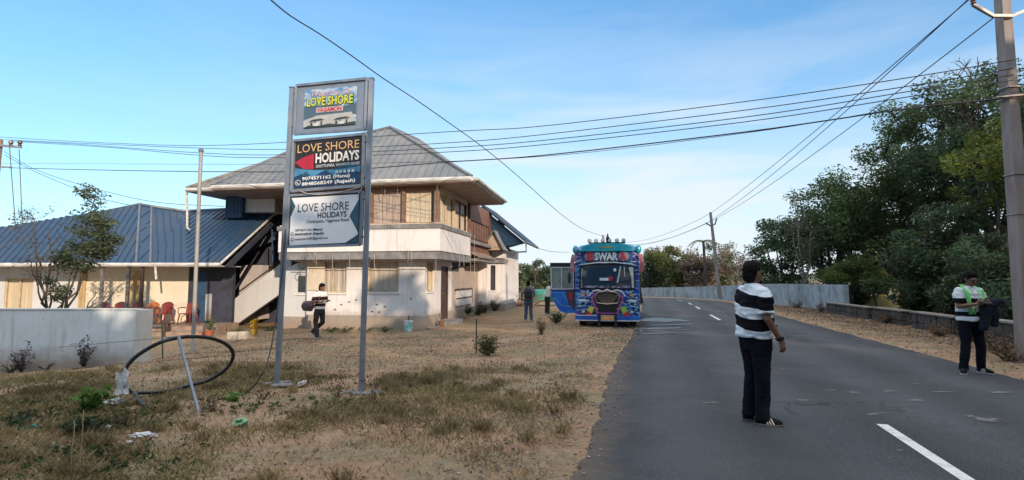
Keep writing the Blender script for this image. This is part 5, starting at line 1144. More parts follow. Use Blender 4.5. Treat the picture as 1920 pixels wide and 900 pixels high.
for sx in (-1, 1):
    m = MB(); m.ell((sx*1.03, .08, 2.56), (.10, .14, .15), 12, 8); m.build('roof_pod', CY, bus)
    m = MB(); m.loft([[Vector((sx*(1.10+a)+dx, -.02+dy, z)) for dx, dy in ((-.07, -.03), (.07, -.03), (.07, .05), (-.07, .05))] for z, a in ((1.82, .02), (2.1, .04), (2.4, -.02))]); mm = m.build('mirror_ornament', M('mirror_red', (.30, .09, .10), .5, (.34, .27, .30), scale=9, lohi=(.48, .55)), bus)
    m = MB(); m.ell((sx*1.24, -.05, 1.62), (.055, .03, .20), 10, 8); m.tube([(sx*1.06, 0, 1.95), (sx*1.22, -.03, 1.85)], .015, 6); m.build('side_mirror', BK, bus)
# name board
plate('name_board', [(-.78, 2.17), (.78, 2.17), (.86, 2.30), (.84, 2.50), (-.84, 2.50), (-.86, 2.30)], M('name_board_navy', (.02, .05, .16), .4), -.03, .06)
m = MB(); fn = lambda s, t: Vector((-.64+1.28*s, -.05, 2.19+.28*t))
put_text(m, 'SWAR', (.19, .79, .0, 1.0), fn, .05); m.build('lettering', WHP, body)
m = MB(); put_text(m, 'E', (.0, .15, .0, 1.0), fn, .05); m.build('lettering', REDP, body); m = MB(); put_text(m, 'A', (.83, 1.0, .0, 1.0), fn, .05); m.build('lettering', REDP, body)
m = MB()
for sx in (-1, 1):
    c = Vector((sx*.55, -.036, 2.33)); m.add([c+Vector((math.cos(a)*.19, 0, math.sin(a)*.165)) for a in np.linspace(0, 6.28, 9)[:-1]], [tuple(range(8))])
m.build('letter_ground', M('letter_ground_grey', (.22, .20, .30), .5), body)
m = MB(); put_text(m, 'SWAR', (.17, .81, -.05, 1.05), lambda s, t: Vector((-.64+1.28*s, -.042, 2.19+.28*t)), .11); m.build('letter_outline', M('letter_outline', (.03, .10, .14), .5), body)
plate('visor_strip', [(-.86, 2.05), (-.3, 2.11), (.3, 2.11), (.86, 2.05), (.86, 2.08), (.3, 2.15), (-.3, 2.15), (-.86, 2.08)], WHP, -.04, .05)
# windscreen
plate('windscreen_seal', [(-.92, 1.24), (.92, 1.24), (.90, 1.98), (.80, 2.07), (-.80, 2.07), (-.90, 1.98)], BK, -.012, .03)
ws = plate('windscreen', [(-.88, 1.28), (.88, 1.28), (.86, 1.96), (.77, 2.03), (-.77, 2.03), (-.86, 1.96)], BGL, -.03, .03)
plate('dashboard_strip', [(-.74, 1.29), (.74, 1.29), (.74, 1.36), (-.74, 1.36)], M('dash_pattern', (.30, .30, .36), .5, (.10, .08, .14), scale=12, lohi=(.48, .55)), -.036, .005, ws)
plate('screen_edge', [(-.86, 1.29), (-.80, 1.29), (-.84, 1.6), (-.78, 1.9), (-.83, 1.95)], M('sticker_pale', (.45, .38, .34), .5, (.2, .12, .12), scale=9), -.036, .005, ws)
plate('screen_edge', [(.80, 1.29), (.87, 1.29), (.85, 1.95), (.70, 1.97), (.79, 1.6)], M('sticker_light', (.50, .54, .54), .4, (.35, .4, .42), scale=5), -.036, .005, ws)
plate('screen_sticker', [(.30, 1.42), (.36, 1.42), (.47, 2.0), (.42, 2.0)], M('sticker_light', (.5, .54, .54)), -.036, .005, ws)
plate('screen_sticker', [(.56, 1.66), (.59, 1.66), (.58, 1.99), (.55, 1.99)], M('sticker_light', (.5, .54, .54)), -.036, .005, ws)
plate('destination_card', [(-.24, 1.53), (.05, 1.53), (.05, 1.62), (-.24, 1.62)], WHP, -.036, .005, ws)
plate('red_sticker', [(.07, 1.52), (.18, 1.52), (.18, 1.66), (.07, 1.66)], REDP, -.036, .005, ws)
plate('round_sticker', [(.26+math.cos(a)*.05, 1.88+math.sin(a)*.055) for a in np.linspace(0, 6.28, 13)[:-1]], WHP, -.036, .005, ws)
m = MB(); m.tube([(.0, -.05, 1.24), (.22, -.07, 1.42), (.76, -.05, 1.53)], .014, 5); m.tube([(.30, -.065, 1.45), (.78, -.05, 1.55)], .012, 5); m.tube([(-.52, -.05, 1.25), (-.2, -.07, 1.37), (.1, -.05, 1.33)], .010, 5); m.build('wiper', BK, body)
# grille
plate('grille_surround', [(-.54, .98), (-.34, 1.18), (.34, 1.18), (.54, .98), (.35, .44), (-.35, .44)], PK, -.045, .06)
plate('grille', [(-.46, .96), (-.30, 1.14), (.30, 1.14), (.46, .96), (.29, .49), (-.29, .49)], BK, -.06, .05)
m = MB()
for k in range(-6, 7): a = k/6; m.tube([(a*.14, -.075, .78), (a*.36, -.08, 1.12-.07*abs(a))], .009, 4)
m.tube([(-.34, -.08, .80), (-.40, -.085, 1.0), (-.30, -.085, 1.14), (0, -.085, 1.19), (.30, -.085, 1.14), (.40, -.085, 1.0), (.34, -.08, .80), (0, -.085, .76), (-.34, -.08, .80)], .016, 5); m.build('grille_fan', GOLD, body)
m = MB(); m.tube([(-.58, -.07, 1.03), (-.46, -.08, 1.18), (-.30, -.08, 1.22), (-.15, -.08, 1.17), (0, -.08, 1.24), (.15, -.08, 1.17), (.30, -.08, 1.22), (.46, -.08, 1.18), (.58, -.07, 1.03)], .022, 6); m.build('crown_trim', WHP, body)
for sx in (-1, 1):
    m = MB(); m.tube([(sx*.33, -.075, .60), (sx*.33, -.05, .60)], .035, 10); m.build('fog_lamp', CHR, bus)
    m = MB(); m.tube([(sx*.78, -.03, .50), (sx*.78, .02, .50)], .075, 14); hl = m.build('headlight', BK, bus)
    m = MB(); m.ell((sx*.78, -.035, .50), (.052, .02, .052), 12, 6); m.build('lens', M('lamp_lens', (.5, .55, .55), .15), hl)
    plate('yellow_flash', [(sx*.42, .66), (sx*.60, .68), (sx*.66, .54), (sx*.50, .44)], YEL, -.03, .04)
    plate('red_flash', [(sx*.50, .44), (sx*.66, .54), (sx*.70, .34), (sx*.60, .28)], REDP, -.028, .04)
    plate('white_swirl', [(sx*.58, .86), (sx*.95, .84), (sx*.97, .90), (sx*.75, .92)], WHP, -.026, .03)
    plate('orange_flash', [(sx*.72, 1.02), (sx*.86, 1.0), (sx*.80, 1.20)], ORG, -.026, .03)
    m = MB(); m.tube([(sx*.86, -.01, .74), (sx*.90, -.01, .80), (sx*.80, -.02, .86), (sx*.70, -.03, .80), (sx*.74, -.03, .70), (sx*.84, -.02, .68)], .016, 5); m.tube([(sx*.60, -.03, 1.2), (sx*.7, -.03, 1.14), (sx*.85, -.02, 1.2)], .014, 5); m.build('painted_scroll', M('scroll_cyan', (.25, .55, .75), .4), body)
    # black bull-bar legs
    m = MB(); m.cbox((sx*.27-.03, -.16, .02 if sx else 0), (sx*.27+.03, -.09, .46), .01); m.cbox((sx*.27-.05, -.17, -.0), (sx*.27+.05, -.08, .14), .01); m.build('bumper_post', BK, bus)
m = MB(); m.loft([[Vector((x, y+.09*(abs(x)/1.06)**3, z)) for y, z in ((-.09, .24), (-.10, .36), (.06, .38), (.06, .22))] for x in (-1.06, -.9, -.5, 0, .5, .9, 1.06)]); bmp = m.build('bumper', BL, bus)
m = MB(); m.tube([(x, -.11+.09*(abs(x)/1.06)**3, .22) for x in (-1.04, -.7, 0, .7, 1.04)], .014, 6); m.tube([(x, -.11+.09*(abs(x)/1.06)**3, .385) for x in (-1.04, -.7, -.36)], .012, 6); m.build('bumper_trim', WHP, bmp)
m = MB(); m.box((-.21, -.125, .245), (.21, -.112, .40)); npl = m.build('number_plate', ORG, bus)
for sx in (-1, 1):
    for y in (1.0, 5.6):
        x = sx*.86; m = MB(); m.tube([(x-.11, y, .34), (x-.10, y, .34), (x+.10, y, .34), (x+.11, y, .34)], [.32, .37, .37, .32], 22); w_o = m.build('wheel', TYRE, bus)
        m = MB(); m.tube([(x+sx*.115, y, .34), (x+sx*.10, y, .34)], .2, 14); m.build('rim', CHR, w_o)
m = MB()
for sx in (-1, 1):
    for k in range(7): y = 1.5+k*.8; m.box((sx*1.068, y, 1.35), (sx*1.085, y+.7, 2.05))
m.build('side_windows', BGL, bus)
rs = random.Random(5)
for kk in range(34):   # hand painted curls over the front panels
    sx = rs.choice((-1, 1)); x0 = sx*rs.uniform(.56, .98); z0 = rs.uniform(.42, 1.20) if kk < 26 else rs.uniform(2.12, 2.5)
    if abs(x0) < .70 and z0 < .75: x0 = sx*rs.uniform(.86, 1.0)
    r0 = rs.uniform(.03, .085); a0 = rs.uniform(0, 6.28); tn = rs.choice((-1, 1))*rs.uniform(3, 6)
    pts = [Vector((x0+math.cos(a0+tn*q)*r0*(1-.75*q), -.018+.05*abs(x0)**3+.02*(abs(x0)/.96)**3, z0+math.sin(a0+tn*q)*r0*(1-.75*q))) for q in [i/12 for i in range(13)]]
    if max(abs(p.x) for p in pts) > 1.0: continue
    m = MB(); m.tube(pts, [.004+.010*math.sin(math.pi*min(1, .15+i/13)) for i in range(13)], 5); m.build('painted_curl', (MAT['scroll_cyan'], WHP, PK, YEL, CY, MAT['scroll_cyan'])[kk % 6], body)
# skirt, chassis
m = MB(); m.box((-.8, .5, .12), (.8, 7, .3)); m.build('chassis', BK, bus)
# open driver door (swings out square to the body)
dx = lambda x, z, y=.45: Vector((x, y + (x+1.08)*.12, z))
m = MB(); m.poly([dx(-1.08, .42), dx(-1.45, .42), dx(-1.62, .50), dx(-1.76, .72), dx(-1.92, 1.22), dx(-1.93, 2.12), dx(-1.08, 2.12)], (0, .05, 0)); dr = m.build('open_door', M('door_blue', (.012, .09, .46), .28, (.02, .17, .55), scale=2.5), bus)
m = MB(); m.poly([dx(-1.10, 1.20, .43), dx(-1.92, 1.20, .43), dx(-1.93, 2.14, .43), dx(-1.10, 2.14, .43)], (0, .018, 0)); m.build('door_upper', BK, dr)
m = MB(); f_ = [dx(-1.14, 1.24, .42), dx(-1.88, 1.24, .42), dx(-1.90, 1.98, .42), dx(-1.14, 1.98, .42)]
for a, b in zip(f_, f_[1:]+f_[:1]): m.tube([a, b], .02, 4)
m.tube([dx(-1.54, 1.25, .42), dx(-1.54, 1.97, .42)], .012, 4); m.build('window_frame', WHP, dr)
m = MB(); m.poly([dx(-1.16, 1.26, .415), dx(-1.86, 1.26, .415), dx(-1.88, 1.96, .415), dx(-1.16, 1.96, .415)], (0, .006, 0)); m.build('window_glass', M('door_glass', (.22, .27, .26), .12, (.14, .18, .17), scale=4), dr)
m = MB(); m.poly([dx(-1.10, .55, .42), dx(-1.30, .70, .42), dx(-1.42, 1.18, .42), dx(-1.10, 1.18, .42)], (0, .02, 0)); m.build('door_inner_panel', M('door_inner', (.06, .045, .06), .5), dr)
m = MB(); m.poly([dx(-1.20, .80, .40), dx(-1.30, .95, .40), dx(-1.28, 1.12, .40), dx(-1.18, 1.10, .40)], (0, .02, 0)); m.build('red_mark', REDP, dr)
m = MB()
for k, (a, b) in enumerate((((-1.86, 1.12), (-1.48, 1.10)), ((-1.48, 1.10), (-1.40, .92)), ((-1.40, .92), (-1.20, .60)), ((-1.80, .95), (-1.55, .68)), ((-1.55, .68), (-1.12, .62)))): m.tube([dx(*a, .44), dx(*b, .44)], .009, 4)
m.build('door_piping', M('scroll_cyan', (.25, .55, .75), .4), dr)
bus.location = bus_loc; bus.rotation_euler = (0, 0, -R(11))

# ================================================================== people
SKIN = M('brown_skin', (.20, .095, .055), .55, (.16, .075, .045), scale=8); HAIR = dull('black_hair', (.006, .005, .005), .85, col2=(.012, .010, .010), scale=60, bump=.004, bscale=160)
def stripes(name, stops, white=(.66, .68, .70), black=(.006, .006, .010), tilt=(0, 0), wob=.012):
    """horizontal knit bands by object height; stops = list of z where colour toggles, from top (white first)"""
    m = bpy.data.materials.new(name); m.use_nodes = True; nt = m.node_tree; b = nt.nodes['Principled BSDF']; b.inputs['Roughness'].default_value = .85
    t = N(nt, 'ShaderNodeTexCoord'); s = N(nt, 'ShaderNodeSeparateXYZ'); nt.links.new(t.outputs['Object'], s.inputs[0])
    z = mth(nt, 'ADD', s.outputs[2], mth(nt, 'MULTIPLY', s.outputs[0], tilt[0])); z = mth(nt, 'ADD', z, mth(nt, 'MULTIPLY', s.outputs[1], tilt[1]))
    n = N(nt, 'ShaderNodeTexNoise'); n.inputs['Scale'].default_value = 5; nt.links.new(t.outputs['Object'], n.inputs[0]); z = mth(nt, 'ADD', z, mth(nt, 'MULTIPLY', n.outputs[0], wob))
    c = N(nt, 'ShaderNodeValToRGB'); c.color_ramp.interpolation = 'CONSTANT'; e = c.color_ramp.elements
    z = mth(nt, 'DIVIDE', z, 2.0); st = sorted(stops); cols = []
    k = len(st)
    e[0].position = 0; e[0].color = (*(white if k % 2 == 0 else black), 1)
    e[1].position = st[0]/2; e[1].color = (*(black if k % 2 == 0 else white), 1)
    for i, q in enumerate(st[1:], 1): g = e.new(q/2); g.color = (*(white if (k-i-1) % 2 == 0 else black), 1)
    b.inputs['Specular IOR Level'].default_value = .12; nt.links.new(z, c.inputs[0]); nt.links.new(c.outputs[0], b.inputs['Base Color'])
    n2 = N(nt, 'ShaderNodeTexNoise'); n2.inputs['Scale'].default_value = 9; n2.inputs['Detail'].default_value = 3; nt.links.new(t.outputs['Object'], n2.inputs[0])
    bp = N(nt, 'ShaderNodeBump'); bp.inputs['Distance'].default_value = .02; bp.inputs['Strength'].default_value = .8; nt.links.new(n2.outputs[0], bp.inputs['Height']); nt.links.new(bp.outputs[0], b.inputs['Normal'])
    return m
def ring(c, rx, ry, yaw=0, tilt=None, n=20, pw=2.3):
    o = []
    for k in range(n):
        t = 2*math.pi*k/n; ct, s_ = math.cos(t), math.sin(t); x = math.copysign(abs(ct)**(2/pw), ct)*rx; y = math.copysign(abs(s_)**(2/pw), s_)*ry
        o.append(Vector((c[0]+x*math.cos(yaw)-y*math.sin(yaw), c[1]+x*math.sin(yaw)+y*math.cos(yaw), c[2])))
    return o
def capsule(mb, a, b, ra, rb, n=12, sx=1):
    a = Vector(a); b = Vector(b); d = (b-a).normalized(); pts = [a-d*ra*.8, a-d*ra*.45, a, a.lerp(b, .5), b, b+d*rb*.45, b+d*rb*.8]; mb.tube(pts, [ra*.45, ra*.85, ra, (ra+rb)/2*1.03, rb, rb*.85, rb*.45], n, sx=sx)
def hand(mb, w, d, thumb, palmn, s=1.0, curl=.5):
    """w wrist, d direction of the hand, thumb: side direction, palmn: palm normal (fingers curl toward it)"""
    w = Vector(w); d = Vector(d).normalized(); th = Vector(thumb); th = (th-d*th.dot(d)).normalized(); pn = Vector(palmn); pn = (pn-d*pn.dot(d)-th*pn.dot(th)).normalized()
    rings = []
    for t, a, b in ((-.01, .024, .018), (.02, .03, .017), (.055, .042, .016), (.09, .041, .014)):
        c = w+d*t*s; rings.append([c+th*(math.cos(2*math.pi*k/10)*a*s)+pn*(math.sin(2*math.pi*k/10)*b*s) for k in range(10)])
    mb.loft(rings)
    for i, (o, L_) in enumerate(((.031, .075), (.011, .085), (-.010, .078), (-.030, .062))):
        p0 = w+d*(.075*s)+th*o*s; dd = d.copy(); pts = [p0]; c0 = curl*(.8+.15*i)
        for k in range(3):
            a = c0*(k+.4)*.6; q = (d*math.cos(a)+pn*math.sin(a)); pts.append(pts[-1]+q*L_*s*(.45, .32, .26)[k])
        mb.tube(pts, [.0100*s, .0098*s, .0088*s, .0065*s], 8)
    p0 = w+d*.018*s+th*.022*s; mb.tube([p0, p0+(d*.6+th*.75+pn*.1).normalized()*.035*s, p0+(d*.85+th*.8+pn*.3).normalized()*.062*s, p0+(d*1.1+th*.7+pn*.5).normalized()*.088*s], [.014*s, .0125*s, .0105*s, .007*s], 8)
def person(name, label, loc, yaw, H_, pose, wear, vox=.011, group=None, head_yaw=0, head_tilt=0, glasses=False, watch=False, belly=0, bodyw=1.0):
    """local frame: facing -Y, the person's right hand at -X. pose overrides joints"""
    J = dict(hipR=(-.095, 0, .93), kneeR=(-.11, -.01, .50), ankR=(-.11, .02, .085), hipL=(.095, 0, .93), kneeL=(.11, -.01, .50), ankL=(.11, .02, .085),
             shR=(-.185, .0, 1.43), elR=(-.25, .03, 1.14), wrR=(-.25, -.05, .89), shL=(.185, .0, 1.43), elL=(.25, .03, 1.14), wrL=(.25, -.05, .89),
             footR=(-.12, -1, 0), footL=(.12, -1, 0), handR=(0, -.15, -1), handL=(0, -.15, -1), thumbR=(0, -1, 0), thumbL=(0, -1, 0), palmR=(1, 0, 0), palmL=(-1, 0, 0), lean=(0, 0), curl=.6, neckfwd=0)
    J.update(pose); V3 = Vector; t = thing(name, label, 'person', loc, group); s = H_/1.75
    fr_ = Matrix.Translation(Vector(loc)) @ Matrix.Rotation(yaw, 4, 'Z') @ Matrix.Scale(s, 4)
    lx, ly = J['lean']
    def tor(z, x=0, y=0): q = max(0, (z-.93)/.5); return (x+lx*q, y+ly*q, z)
    for k in ('shR', 'shL'): J[k] = (J[k][0]+lx, J[k][1]+ly, J[k][2])
    hc = V3(tor(1.43)) + V3((0, -.015-J['neckfwd'], .185)); HM = Matrix.Rotation(head_yaw, 3, 'Z') @ Matrix.Rotation(head_tilt, 3, 'X')
    m = MB(); bw = bodyw
    m.loft([ring(tor(.80), .13*bw, .095), ring(tor(.90), .165*bw, .115+belly*.3), ring(tor(1.02), .15*bw, .10+belly), ring(tor(1.15), .155*bw, .105+belly*.8), ring(tor(1.30), .175*bw, .115), ring(tor(1.39), .165*bw, .09), ring(tor(1.44), .12*bw, .07), ring(tor(1.49), .06, .06)])
    m.tube([V3(tor(1.42)), V3(tor(1.48)), hc-V3((0, -.01, .06))], [.062, .057, .056], 12)
    # head: skull, jaw, nose, ears, brow
    def hp_(x, y, z): return hc + HM @ V3((x, y, z))
    m.ell(hp_(0, .018, .025), (.077, .093, .098), 16, 12, HM); m.loft([[hp_(x*sc_, -.015+y*sc2, z) for x, y in [(math.cos(a)*.062, math.sin(a)*.075) for a in np.linspace(0, 2*math.pi, 13)[:-1]]] for z, sc_, sc2 in ((.03, 1.05, 1.05), (-.02, 1.02, 1.05), (-.06, .9, 1.0), (-.09, .68, .85), (-.105, .35, .5))])
    m.tube([hp_(0, -.085, .02), hp_(0, -.106, -.018), hp_(0, -.088, -.035)], [.009, .016, .012], 8)
    for sx in (-1, 1): m.ell(hp_(sx*.083, .012, -.002), (.011, .02, .034), 8, 6, HM)
    m.ell(hp_(0, -.083, -.062), (.024, .012, .011), 8, 6, HM)
    m.ell(hp_(0, -.075, .035), (.052, .014, .010), 8, 6, HM)
    for S in 'RL':
        capsule(m, Vector(J['sh'+S])-Vector((0, 0, .035)), J['el'+S], .040*bw, .038); capsule(m, J['el'+S], J['wr'+S], .040, .026)
        hand(m, J['wr'+S], J['hand'+S], J['thumb'+S], J['palm'+S], 1.0, J['curl'])
        capsule(m, J['hip'+S], J['knee'+S], .085*bw, .055); capsule(m, J['knee'+S], J['ank'+S], .056, .036)
    blob(m, 'body', SKIN, t, vox*.75, 3, fr=fr_)
    tr = lambda v: fr_ @ V3(v)
    # face: eyes and lips as real small shapes
    e = MB()
    for sx in (-1, 1): e.ell(tr(hp_(sx*.031, -.079, .008)), (.013*s, .013*s, .008*s), 8, 6)
    e.build('eyes', M('eye_dark', (.03, .02, .018), .2), t, smooth=True)
    e = MB(); e.ell(tr(hp_(0, -.092, -.062)), (.019*s, .006*s, .005*s), 8, 6); e.build('mouth', M('lip', (.17, .06, .05), .5), t, smooth=True)
    h = MB(); h.ell(hp_(0, .032, .048), (.091, .099, .103), 18, 12, HM); h.ell(hp_(0, .066, -.015), (.076, .062, .088), 14, 10, HM); h.ell(hp_(0, -.012, .098), (.074, .066, .046), 12, 8, HM)
    for sx in (-1, 1): h.ell(hp_(sx*.072, .0, .035), (.014, .03, .04), 8, 6, HM)
    blob(h, 'hair', HAIR, t, vox*.8, 2, .010, 28, fr=fr_)
    # shirt
    sh = MB(); hz = wear.get('hem', .92); sw = wear.get('loose', .018)
    sh.loft([ring(tor(hz), (.172)*bw+sw, .118+belly*.8+sw), ring(tor(hz+.03), (.172)*bw+sw*.9, .12+belly*.9+sw), ring(tor(1.05), .165*bw+sw, .112+belly+sw), ring(tor(1.18), .17*bw+sw, .115+belly*.8+sw), ring(tor(1.30), .185*bw+sw, .122+sw), ring(tor(1.38), .192*bw+sw, .110+sw*.8), ring(tor(1.425), .180*bw+sw*.6, .098), ring(tor(1.46), .145*bw, .086), ring(tor(1.49), .095, .076), ring(tor(1.505), .07, .068)])
    sl = wear.get('sleeve', .85)
    for S in 'RL':
        a, b = V3(J['sh'+S]), V3(J['el'+S]); e_ = a.lerp(b, sl); sh.tube([a+V3((0, 0, -.005)), a.lerp(e_, .35), e_.lerp(a, .1), e_], [.058*bw, .072*bw+sw*.3, .070+sw*.4, .071+sw*.5], 14)
        sh.ell(a+V3((0, 0, -.014)), (.074, .078, .070), 12, 8)
    blob(sh, 'shirt', wear['shirt'], t, vox*.9, 5, wear.get('fold', .010), 7, fr=None if wear.get('local') else fr_) if not wear.get('local') else None
    if wear.get('local'):
        o = blob(sh, 'shirt', wear['shirt'], None, vox*.9, 5, wear.get('fold', .010), 7); o.parent = t; o.rotation_euler = (0, 0, yaw); o.scale = (s, s, s)
    # trousers
    p = MB(); p.loft([ring(tor(.78), .15*bw, .11), ring(tor(.86), .176*bw, .128), ring(tor(.95), .172*bw, .12+belly*.3), ring(tor(.99), .165*bw, .113+belly*.4)])
    lw_ = wear.get('leg', 1.0)
    for S in 'RL':
        a, b, c = V3(J['hip'+S]), V3(J['knee'+S]), V3(J['ank'+S]); dn_ = (c-b).normalized()
        p.tube([a+V3((0, 0, .02)), a.lerp(b, .45), b.lerp(a, .12), b, b.lerp(c, .35), b.lerp(c, .75), c+dn_*.0, c+dn_*.03], [.098*bw*lw_, .092*lw_, .077*lw_, .074*lw_, .072*lw_, .066*lw_, .066*lw_, .066*lw_], 14)
    blob(p, 'trousers', wear['trousers'], t, vox*.9, 4, .009, 9, fr=fr_)
    for S in 'RL':
        c = V3(J['ank'+S]); f = V3(J['foot'+S]).normalized(); r_ = f.cross(V3((0, 0, 1))).normalized(); k0 = c.z-.085; pit = J.get('pitch'+S, 0)
        upv = V3((0, 0, 1)) if not pit else (V3((0, 0, 1))*math.cos(pit)+f*math.sin(pit)); ff = f if not pit else (f*math.cos(pit)-V3((0, 0, 1))*math.sin(pit))
        def shp(l, w, z): return c - V3((0, 0, .085))*1 + ff*l + r_*w + upv*(z)
        def fring(z, sc_, back, fro): return [shp(back+(fro-back)*(.5-.5*math.cos(a)), math.sin(a)*.047*sc_*(1 if math.cos(a) > 0 else 1.04)*(1.0+.12*(-math.cos(a)))*1.0, z) for a in np.linspace(0, 2*math.pi, 17)[:-1]]
        q = MB(); q.loft([fring(.022, 1, -.075, .195), fring(.04, 1.02, -.078, .197), fring(.065, .93, -.074, .17), fring(.09, .78, -.068, .09), fring(.115, .68, -.06, .04)]); so = MB(); so.v = [tr(v) for v in q.v]; so.f = q.f; so.mi = q.mi; shoe = so.build('shoe', wear['shoe'], t, smooth=True)
        q = MB(); q.loft([fring(.0, .98, -.075, .195), fring(.012, 1.06, -.082, .203), fring(.024, 1.06, -.082, .203)]); so = MB(); so.v = [tr(v) for v in q.v]; so.f = q.f; so.mi = q.mi; so.build('sole', wear.get('sole', WHT), shoe)
        if wear.get('marks'):
            q = MB()
            for sg in (-1, 1):
                for k in range(3):
                    l0 = .035+k*.028; q.add([shp(l0, sg*.056, .028), shp(l0+.015, sg*.056, .028), shp(l0-.012, sg*.047, .088), shp(l0-.027, sg*.047, .088)], [(0, 1, 2, 3)])
            so = MB(); so.v = [tr(v) for v in q.v]; so.f = q.f; so.mi = q.mi; so.build('side_stripes', WHT, shoe)
    if glasses:
        q = MB()
        for sx in (-1, 1): q.ell(tr(hp_(sx*.034, -.094, .008)), (.026*s, .012*s, .02*s), 12, 6, (Matrix.Rotation(yaw, 3, 'Z') @ HM)); q.tube([tr(hp_(sx*.06, -.09, .014)), tr(hp_(sx*.083, -.04, .014)), tr(hp_(sx*.088, .02, .012))], .004, 5)
        q.build('sunglasses', M('dark_lens', (.02, .02, .022), .12), t, smooth=True)
    if watch:
        c = V3(J['wr'+watch]); a = (V3(J['wr'+watch])-V3(J['el'+watch])).normalized(); q = MB(); q.tube([tr(c-a*.035), tr(c-a*.005)], .036*s, 14); q.cbox((-.02, -.02, -.02), (.02, .02, .02), .004, lambda x, y, z: tr(c-a*.02+V3((-.03+x*.4, y-.01, z)))); q.build('wristwatch', M('watch_black', (.012, .012, .012), .35), t)
    return t, tr, J
JEAN = dull('black_jeans', (.006, .008, .014), .9, col2=(.004, .005, .009), scale=12, bump=.004, bscale=30)
SHB = dull('black_shoe', (.008, .008, .010), .7)
# 1. man on the road
c = G(1418, 795); c.z = road_z(c)+.0
p1loc = Vector((c.x-.0, 5.80, c.z))
ST1 = stripes('striped_knit', [1.425, 1.285, 1.165, 1.045], white=(.64, .70, .76), tilt=(-.16, .10), wob=.02)
FACE = R(100)
man1, tr1, J1 = person('person', 'dark haired man in a black and white striped T-shirt standing on the road', p1loc, FACE, 1.755,
    dict(hipR=(-.09, .0, .93), kneeR=(-.115, .01, .50), ankR=(-.12, .03, .085), kneeL=(.085, -.01, .50), ankL=(.08, .05, .085), shR=(-.19, .0, 1.42), elR=(-.262, .035, 1.14), wrR=(-.275, -.10, .915), elL=(.25, -.03, 1.16), wrL=(.15, -.22, 1.02), handL=(-.6, -.5, -.1), footR=(-.42, -.90, 0), footL=(-.15, -1, 0), handR=(-.05, -.30, -1), thumbR=(.3, -1, .2), palmR=(1, .3, 0), curl=.9, lean=(0, .01)),
    dict(shirt=ST1, local=True, trousers=JEAN, shoe=SHB, sole=M('grey_sole', (.13, .13, .14), .7), marks=True, hem=.915, sleeve=.86, loose=.026, fold=.020, leg=1.12), vox=.010, head_yaw=R(10), glasses=True, watch='R', belly=.03, bodyw=1.13)
# 2. man with the towel
p2loc = Vector((7.74, 8.85, gh(7.74, 8.85)+.0)); p2loc.z = max(road_z(p2loc), .01)
ST2 = stripes('striped_cotton', [1.30, 1.21, 1.07, .99], white=(.62, .66, .68), wob=.02)
man2, tr2, J2 = person('person', 'man with a green towel round his neck looking down at his phone', p2loc, R(6), 1.70,
    dict(kneeR=(-.13, -.03, .50), ankR=(-.19, -.02, .085), hipL=(.09, 0, .93), kneeL=(.13, -.05, .50), ankL=(.16, -.01, .085), footR=(-.75, -.65, 0), footL=(.15, -1, 0), elR=(-.245, -.05, 1.15), wrR=(-.14, -.27, 1.20), handR=(.85, -.25, .25), thumbR=(0, -.2, 1), palmR=(0, 1, 0), elL=(.27, -.04, 1.16), wrL=(.11, -.27, 1.22), handL=(-.9, -.2, .2), thumbL=(0, -.2, 1), palmL=(0, 1, 0), curl=1.0, lean=(0, -.02), neckfwd=.03),
    dict(shirt=ST2, local=True, trousers=JEAN, shoe=SHB, sole=M('pale_sole', (.5, .48, .46), .7), hem=.90, sleeve=.80, loose=.03, fold=.014, leg=1.0, marks=True), vox=.012, head_tilt=R(22), glasses=True, belly=.015)
TOW = M('green_towel', (.10, .58, .14), .95, (.40, .74, .32), scale=18, stretch=(3, 3, .6), lohi=(.5, .58), bump=.006, bscale=60)
tw = MB()
for sx, zb in ((-1, 1.02), (1, 1.20)):
    path = [(sx*.02, .10, 1.52), (sx*.085, .05, 1.53), (sx*.105, -.055, 1.475), (sx*.095, -.135, 1.40), (sx*.085, -.15, 1.28), (sx*.08, -.155, zb)]; rings = []
    for i, p in enumerate(path):
        w = .058+.028*(i > 1)+.012*math.sin(i*2.1); th = .016; d = Vector((1, 0, 0)) if i > 1 else Vector((.5, .9, 0)).normalized()
        rings.append([Vector(p)+d*w*a+Vector((0, -1, .3)).normalized()*th*b for a, b in ((-1, -.6), (-.5, .7), (0, -.2), (.5, .9), (1, -.6), (.5, -1.2), (0, -1.5), (-.5, -1.2))])
    tw.loft(rings)
q = MB(); q.v = [tr2(v) for v in tw.v]; q.f = tw.f; q.mi = tw.mi; q.build('towel', TOW, man2, smooth=True)
ph = MB(); ph.cbox((-.04, -.005, -.008), (.04, .005, .008), .003, lambda x, y, z: tr2(Vector((-.03+x*1.9, -.31+z*9*.9, 1.245+y*1.2+z*3))))
tag(ph.build('mobile_phone', M('phone_black', (.02, .02, .022), .2), None, loc=tuple(tr2((-.03, -.31, 1.245)))), 'dark mobile phone held in both hands by the man with the green towel', 'phone')
